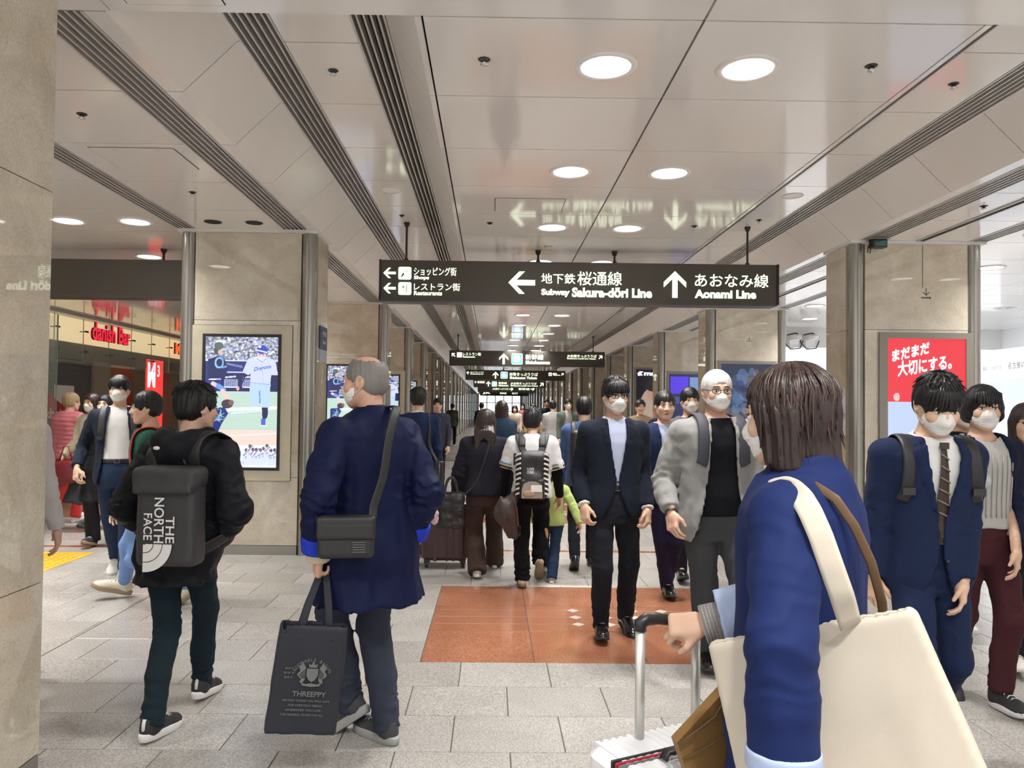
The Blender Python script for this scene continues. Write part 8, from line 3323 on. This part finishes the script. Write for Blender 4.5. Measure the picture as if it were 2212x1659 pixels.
pk_ = pobj(P, 'front_pocket', g, M_BAGK, bag)
M_CLR = mat('clear_window', (0.30, 0.26, 0.22), rough=0.08, coat=0.5)
m_ = MB()
fy = c[1] - 0.065 - 0.037
m_.prism([(-0.085, -0.075), (0.085, -0.075), (0.085, -0.01), (0.07, 0.04), (0.03, 0.062), (-0.03, 0.062), (-0.07, 0.04), (-0.085, -0.01)], (c[0], fy, c[2] - 0.105), (1, 0, 0), (0, 0, 1), (0, -1, 0), 0.002)
link(bpy.data.objects.new('clear_window', mesh_np('clear_window', P.world(np.vstack(m_.v)), m_.f, M_CLR)), pk_)
m_ = MB().sphere((c[0] - 0.03, fy - 0.003, c[2] - 0.145), (0.047, 0.004, 0.030), 12, 6)
link(bpy.data.objects.new('pouch', mesh_np('pouch', P.world(np.vstack(m_.v)), m_.f, mat('pouch_tan', (0.38, 0.26, 0.17), rough=0.7), True)), pk_)
m_ = MB().cbox((c[0] + 0.035, fy - 0.0025, c[2] - 0.10), (0.09, 0.003, 0.055))
link(bpy.data.objects.new('card', mesh_np('card', P.world(np.vstack(m_.v)), m_.f, M_WHITE)), pk_)
mbt = MB()
for wd, z0, z1, w_ in (('I LOVE', 0.055, 0.078, 0.055), ('CHEER', 0.028, 0.051, 0.055)):
    text_box(mbt, wd, (c[0] - 0.015, yb - 0.014, c[2]), (1, 0, 0), (0, 0, 1), -w_ / 2, z0 - 0.01, w_ / 2, z1 - 0.01, 0.02)
link(bpy.data.objects.new('lettering', mesh_np('lettering', P.world(np.vstack(mbt.v)), mbt.f, M_WHITE)), bag)
for sg in (-1, 1):
    for k in range(9):
        z = c[2] + 0.17 - k * 0.04
        m_ = MB().tube([(c[0] + sg * 0.095, yb - 0.006, z + 0.012), (c[0] + sg * 0.125, yb + 0.02, z), (c[0] + sg * 0.138, yb + 0.07, z - 0.015)], 1, 6, flat=(0.008, 0.004, [(sg * 0.2, -1, 0), (sg, -0.6, 0), (sg, 0, 0)]))
        link(bpy.data.objects.new('zebra_stripe', mesh_np('zebra_stripe', P.world(np.vstack(m_.v)), m_.f, M_WHITE)), bag)
pack_straps(P, bag, M_BAGG, 0.085, 0.040, 0.68, 0.030, 0.006)
for sg in (-1, 1):
    P.strap([P.T((sg * 0.12, -0.04, 0.82 * P.H)) + np.array([0, 0, 0.045]), P.surf(sg * 0.085, 0.775, False, 0.048), P.surf(sg * 0.04, 0.735, False, 0.052)], M_BAGG, 0.028, 0.006, 'strap', bag, out=[(0, -0.4, 1), (0, -1, 0.3), (0, -1, 0)])
m_ = MB().cbox((0.115, P.surf(0.115, 0.71, False, 0.05)[1], 0.705 * P.H), (0.035, 0.008, 0.03))
link(bpy.data.objects.new('neon_tag', mesh_np('neon_tag', P.world(np.vstack(m_.v)), m_.f, mat('neon_yellow', (0.55, 0.75, 0.03), rough=0.5))), bag)
db = thing('drawstring_bag', at(1098, 1110, 6.35), 'dark brown drawstring bag hanging between the wide trousers and the striped backpack', 'bag')
g0 = at(1100, 1110, 6.36)
sd_ = Sdf(g0 - 0.34, g0 + 0.34, 0.011)
sd_.cap(g0 + np.array([-0.045, 0, 0.02]), g0 + np.array([0.045, 0, -0.17]), 0.095, 0.045, flat=((0, 1, 0), 0.55))
sd_.cap(g0 + np.array([-0.03, 0, 0.02]), g0 + np.array([0.035, 0, 0.145]), 0.09, 0.035, 0.03, flat=((0, 1, 0), 0.55))
sd_.folds(0.012, 8, (0.035, 0.06, 0.18), 0.6)
wobj('bag_body', sd_, mat('nylon_brown', (0.045, 0.028, 0.025), rough=0.5), db)
MB().tube([g0 + np.array([0.03, -0.02, 0.14]), g0 + np.array([0.06, -0.02, 0.05]), g0 + np.array([0.075, -0.02, -0.10])], 0.008, 6).build('drawstring', M_LEATHBK, db, smooth=True)
# ================================================ child in lime green
pos, psi = np.array([0.545, 6.88]), 4
P = Person(pos, psi, 1.02, 'small person in a lime green sweater and dark trousers, right of the striped backpack',
           feet={'L': ft(pos, psi, 1175, 1240, 0, 20, 2), 'R': ft(pos, psi, 1192, 1258, 0, 0, 2)}, head=(-20, 8), vox=0.0105, hs=1.0, w=1.08, armL=(10, 10, 10), armR=('ik', at(1256, 1138, 6.75), (1, -0.3, 0.6)))
P.body()
P.hair(M_HAIRK, 'short', seed=152, vol=1.2)
P.upper(C_LIME, 'sweater', hem=0.49, off=0.016, sl=(0.040, 0.036, 0.034), slen=1.04, folds=0.006, seed=153)
P.pants(C_JEAND, rt=0.052, rk=0.046, ra=0.044, folds=0.006)
P.shoes('sneaker', mat('sneaker_grey', (0.30, 0.28, 0.26), rough=0.7), M_SOLEW)
# ================================================ between and behind the two men
pos, psi = np.array([1.365, 6.10]), 178
P = Person(pos, psi, 1.66, 'person in a dark blue suit half hidden between the black suit and the grey jacket',
           feet={'R': ft(pos, psi, 1441, 1288, 0, -6, 4), 'L': ((-0.09,), -0.25, 0, 26, 4)}, head=(4, 2), vox=0.013)
P.body()
P.hair(M_HAIRK, 'short', seed=162, fringe=0.02)
P.upper(C_BSHIRT, 'shirt', hem=0.60, off=0.006, sleeves=False, collar=0.025, cr=0.041, folds=0)
P.upper(C_SUITB, 'jacket', hem=0.47, off=0.024, open=[(0.46, 0.08), (0.58, 0.01), (0.63, 0.006), (0.72, 0.035), (0.84, 0.058)], lapel=(0.63, 0.82, 0.045), folds=0.009)
P.pants(cloth('suit_purple', (0.016, 0.014, 0.040), sheen=0.08))
P.shoes('leather')
pos, psi = np.array([1.77, 6.9]), 182
P = Person(pos, psi, 1.70, 'person with black hair and white mask just behind the left shoulder of the grey jacket', stride=0.4, head=(0, 2), vox=0.014)
P.body()
P.hair(M_HAIRK, 'short', seed=172, fringe=0.02, vol=1.2)
P.mask()
P.upper(cloth('stone_jacket', (0.10, 0.10, 0.12)), 'jacket', hem=0.46, off=0.026, folds=0.009)
P.pants(C_SUITT)
P.shoes('leather')
pos, psi = np.array([0.88, 7.3]), 4
P = Person(pos, psi, 1.62, 'person in a blue shirt with a black shoulder bag, half hidden behind the black suit', stride=0.4, head=(0, 2), vox=0.014)
P.body()
P.hair(M_HAIRK, 'short', seed=182)
P.upper(cloth('mid_blue', (0.05, 0.09, 0.22)), 'shirt', hem=0.48, off=0.022, folds=0.008, collar=0.02)
P.pants(C_SUITT)
P.shoes('leather')
bag, _ = backpack(P, 'black backpack on the blue shirt half hidden behind the black suit', M_BAGK, w=0.28, zc=0.68, off=0.03)
pack_straps(P, bag, M_BAGK, 0.10, 0.03)
pos, psi = np.array([1.93, 5.35]), 176
P = Person(pos, psi, 1.58, 'person in a long cream coat mostly hidden between the grey jacket and the foreground hair', stride=0.3, vox=0.014)
P.body()
P.hair(M_HAIRB, 'mid', seed=192)
P.upper(C_CREAMC, 'coat', hem=0.19, off=0.034, flare=0.045, collar=0.03, folds=0.012)
P.pants(C_TAN)
P.shoes('leather')
# ================================================ farther down the hall
FAR = [((1.63, 16.5), 178, 1.72, C_OLIVE, C_KNITK, M_SNW, 'person in an olive jacket over a grey tee with white sneakers, far up the hall'),
       ((1.38, 17.4), 4, 1.68, C_TEE, C_SLATE, M_LEATHBK, 'person in grey trousers and brown shoes just behind the olive jacket'),
       ((-1.52, 29.5), 2, 1.66, cloth('camouflage_green', (0.05, 0.065, 0.035), var=0.5), C_KNITK, M_SNW, 'person in a mottled green top far off by the left pillars'),
       ((0.15, 10.6), -24, 1.60, cloth('teal_navy', (0.014, 0.030, 0.055)), C_SUITB, M_SHOEK, 'person in teal-navy seen between the dark sweater and the white jersey'),
       ((1.66, 23.5), 176, 1.80, C_SUITN, C_SUITT, M_SHOEK, 'person in a dark suit and dark cap farther up the hall'),
       ((0.20, 21.0), 178, 1.66, C_TEE, C_SLATE, M_SNW, 'person in a pale grey top far up the hall, left of the middle'),
       ((0.72, 24.0), 182, 1.60, C_CREAMC, C_BROWNP, M_SNW, 'person in a cream top far up the hall'),
       ((1.05, 19.5), 184, 1.62, cloth('mustard', (0.38, 0.26, 0.07)), C_JEAND, M_SNK, 'person in a mustard top far up the middle of the hall'),
       ((-0.35, 26.0), 0, 1.68, C_SUITB, C_SUITB, M_SHOEK, 'person in navy far off behind the long brown hair'),
       ((1.20, 30.0), 180, 1.70, C_PINK, C_JEAND, M_SNW, 'person in a pinkish top at the far end of the crowd'),
       ((2.35, 12.2), 180, 1.66, C_TAN, C_BROWNP, M_SHOEK, 'person in a tan coat beyond the elderly person'),
       ((2.10, 9.2), 178, 1.67, C_SUITN, C_SUITT, M_SHOEK, 'person in a dark suit far behind the grey jacket'),
       ((3.27, 5.35), 183, 1.62, C_SUITN, C_SUITT, M_SNW, 'person in dark clothes and white sneakers behind the navy suit'),
       ((-0.95, 13.5), 178, 1.66, C_SLATE, C_KNITK, M_SNK, 'person in slate clothes farther along the left pillars'),
       ((0.45, 36.0), 0, 1.70, C_SUITN, C_SUITT, M_SHOEK, 'person in black at the far end of the hall')]
for i, (pp, ps, h_, mt_, mp_, ms_, lab) in enumerate(FAR):
    P = Person(np.array(pp), ps, h_, lab, stride=0.46, lead='RL'[i % 2], vox=0.014 if pp[1] < 14 else 0.019, head=((i * 7) % 11 - 5, 2))
    P.body()
    P.hair(M_HAIRB if i in (3, 6, 10) else M_HAIRK, 'mid' if i in (3, 6, 9) else 'short', seed=200 + i, vol=1.15)
    if i % 3 != 1 and 90 < ps < 270:
        P.mask()
    if i == 0:
        P.upper(C_TEE, 'tee', hem=0.52, off=0.008, sleeves=False, folds=0.0)
        P.upper(mt_, 'jacket', hem=0.48, off=0.03, open=[(0.46, 0.10), (0.84, 0.06)], folds=0.008)
    else:
        P.upper(mt_, 'jacket', hem=0.47, off=0.026, folds=0.008, seed=i, collar=0.02)
    P.pants(mp_, folds=0.006)
    P.shoes('sneaker', ms_, M_SOLEW if ms_ in (M_SNW, M_SNK) else M_SOLEK, lace=False)
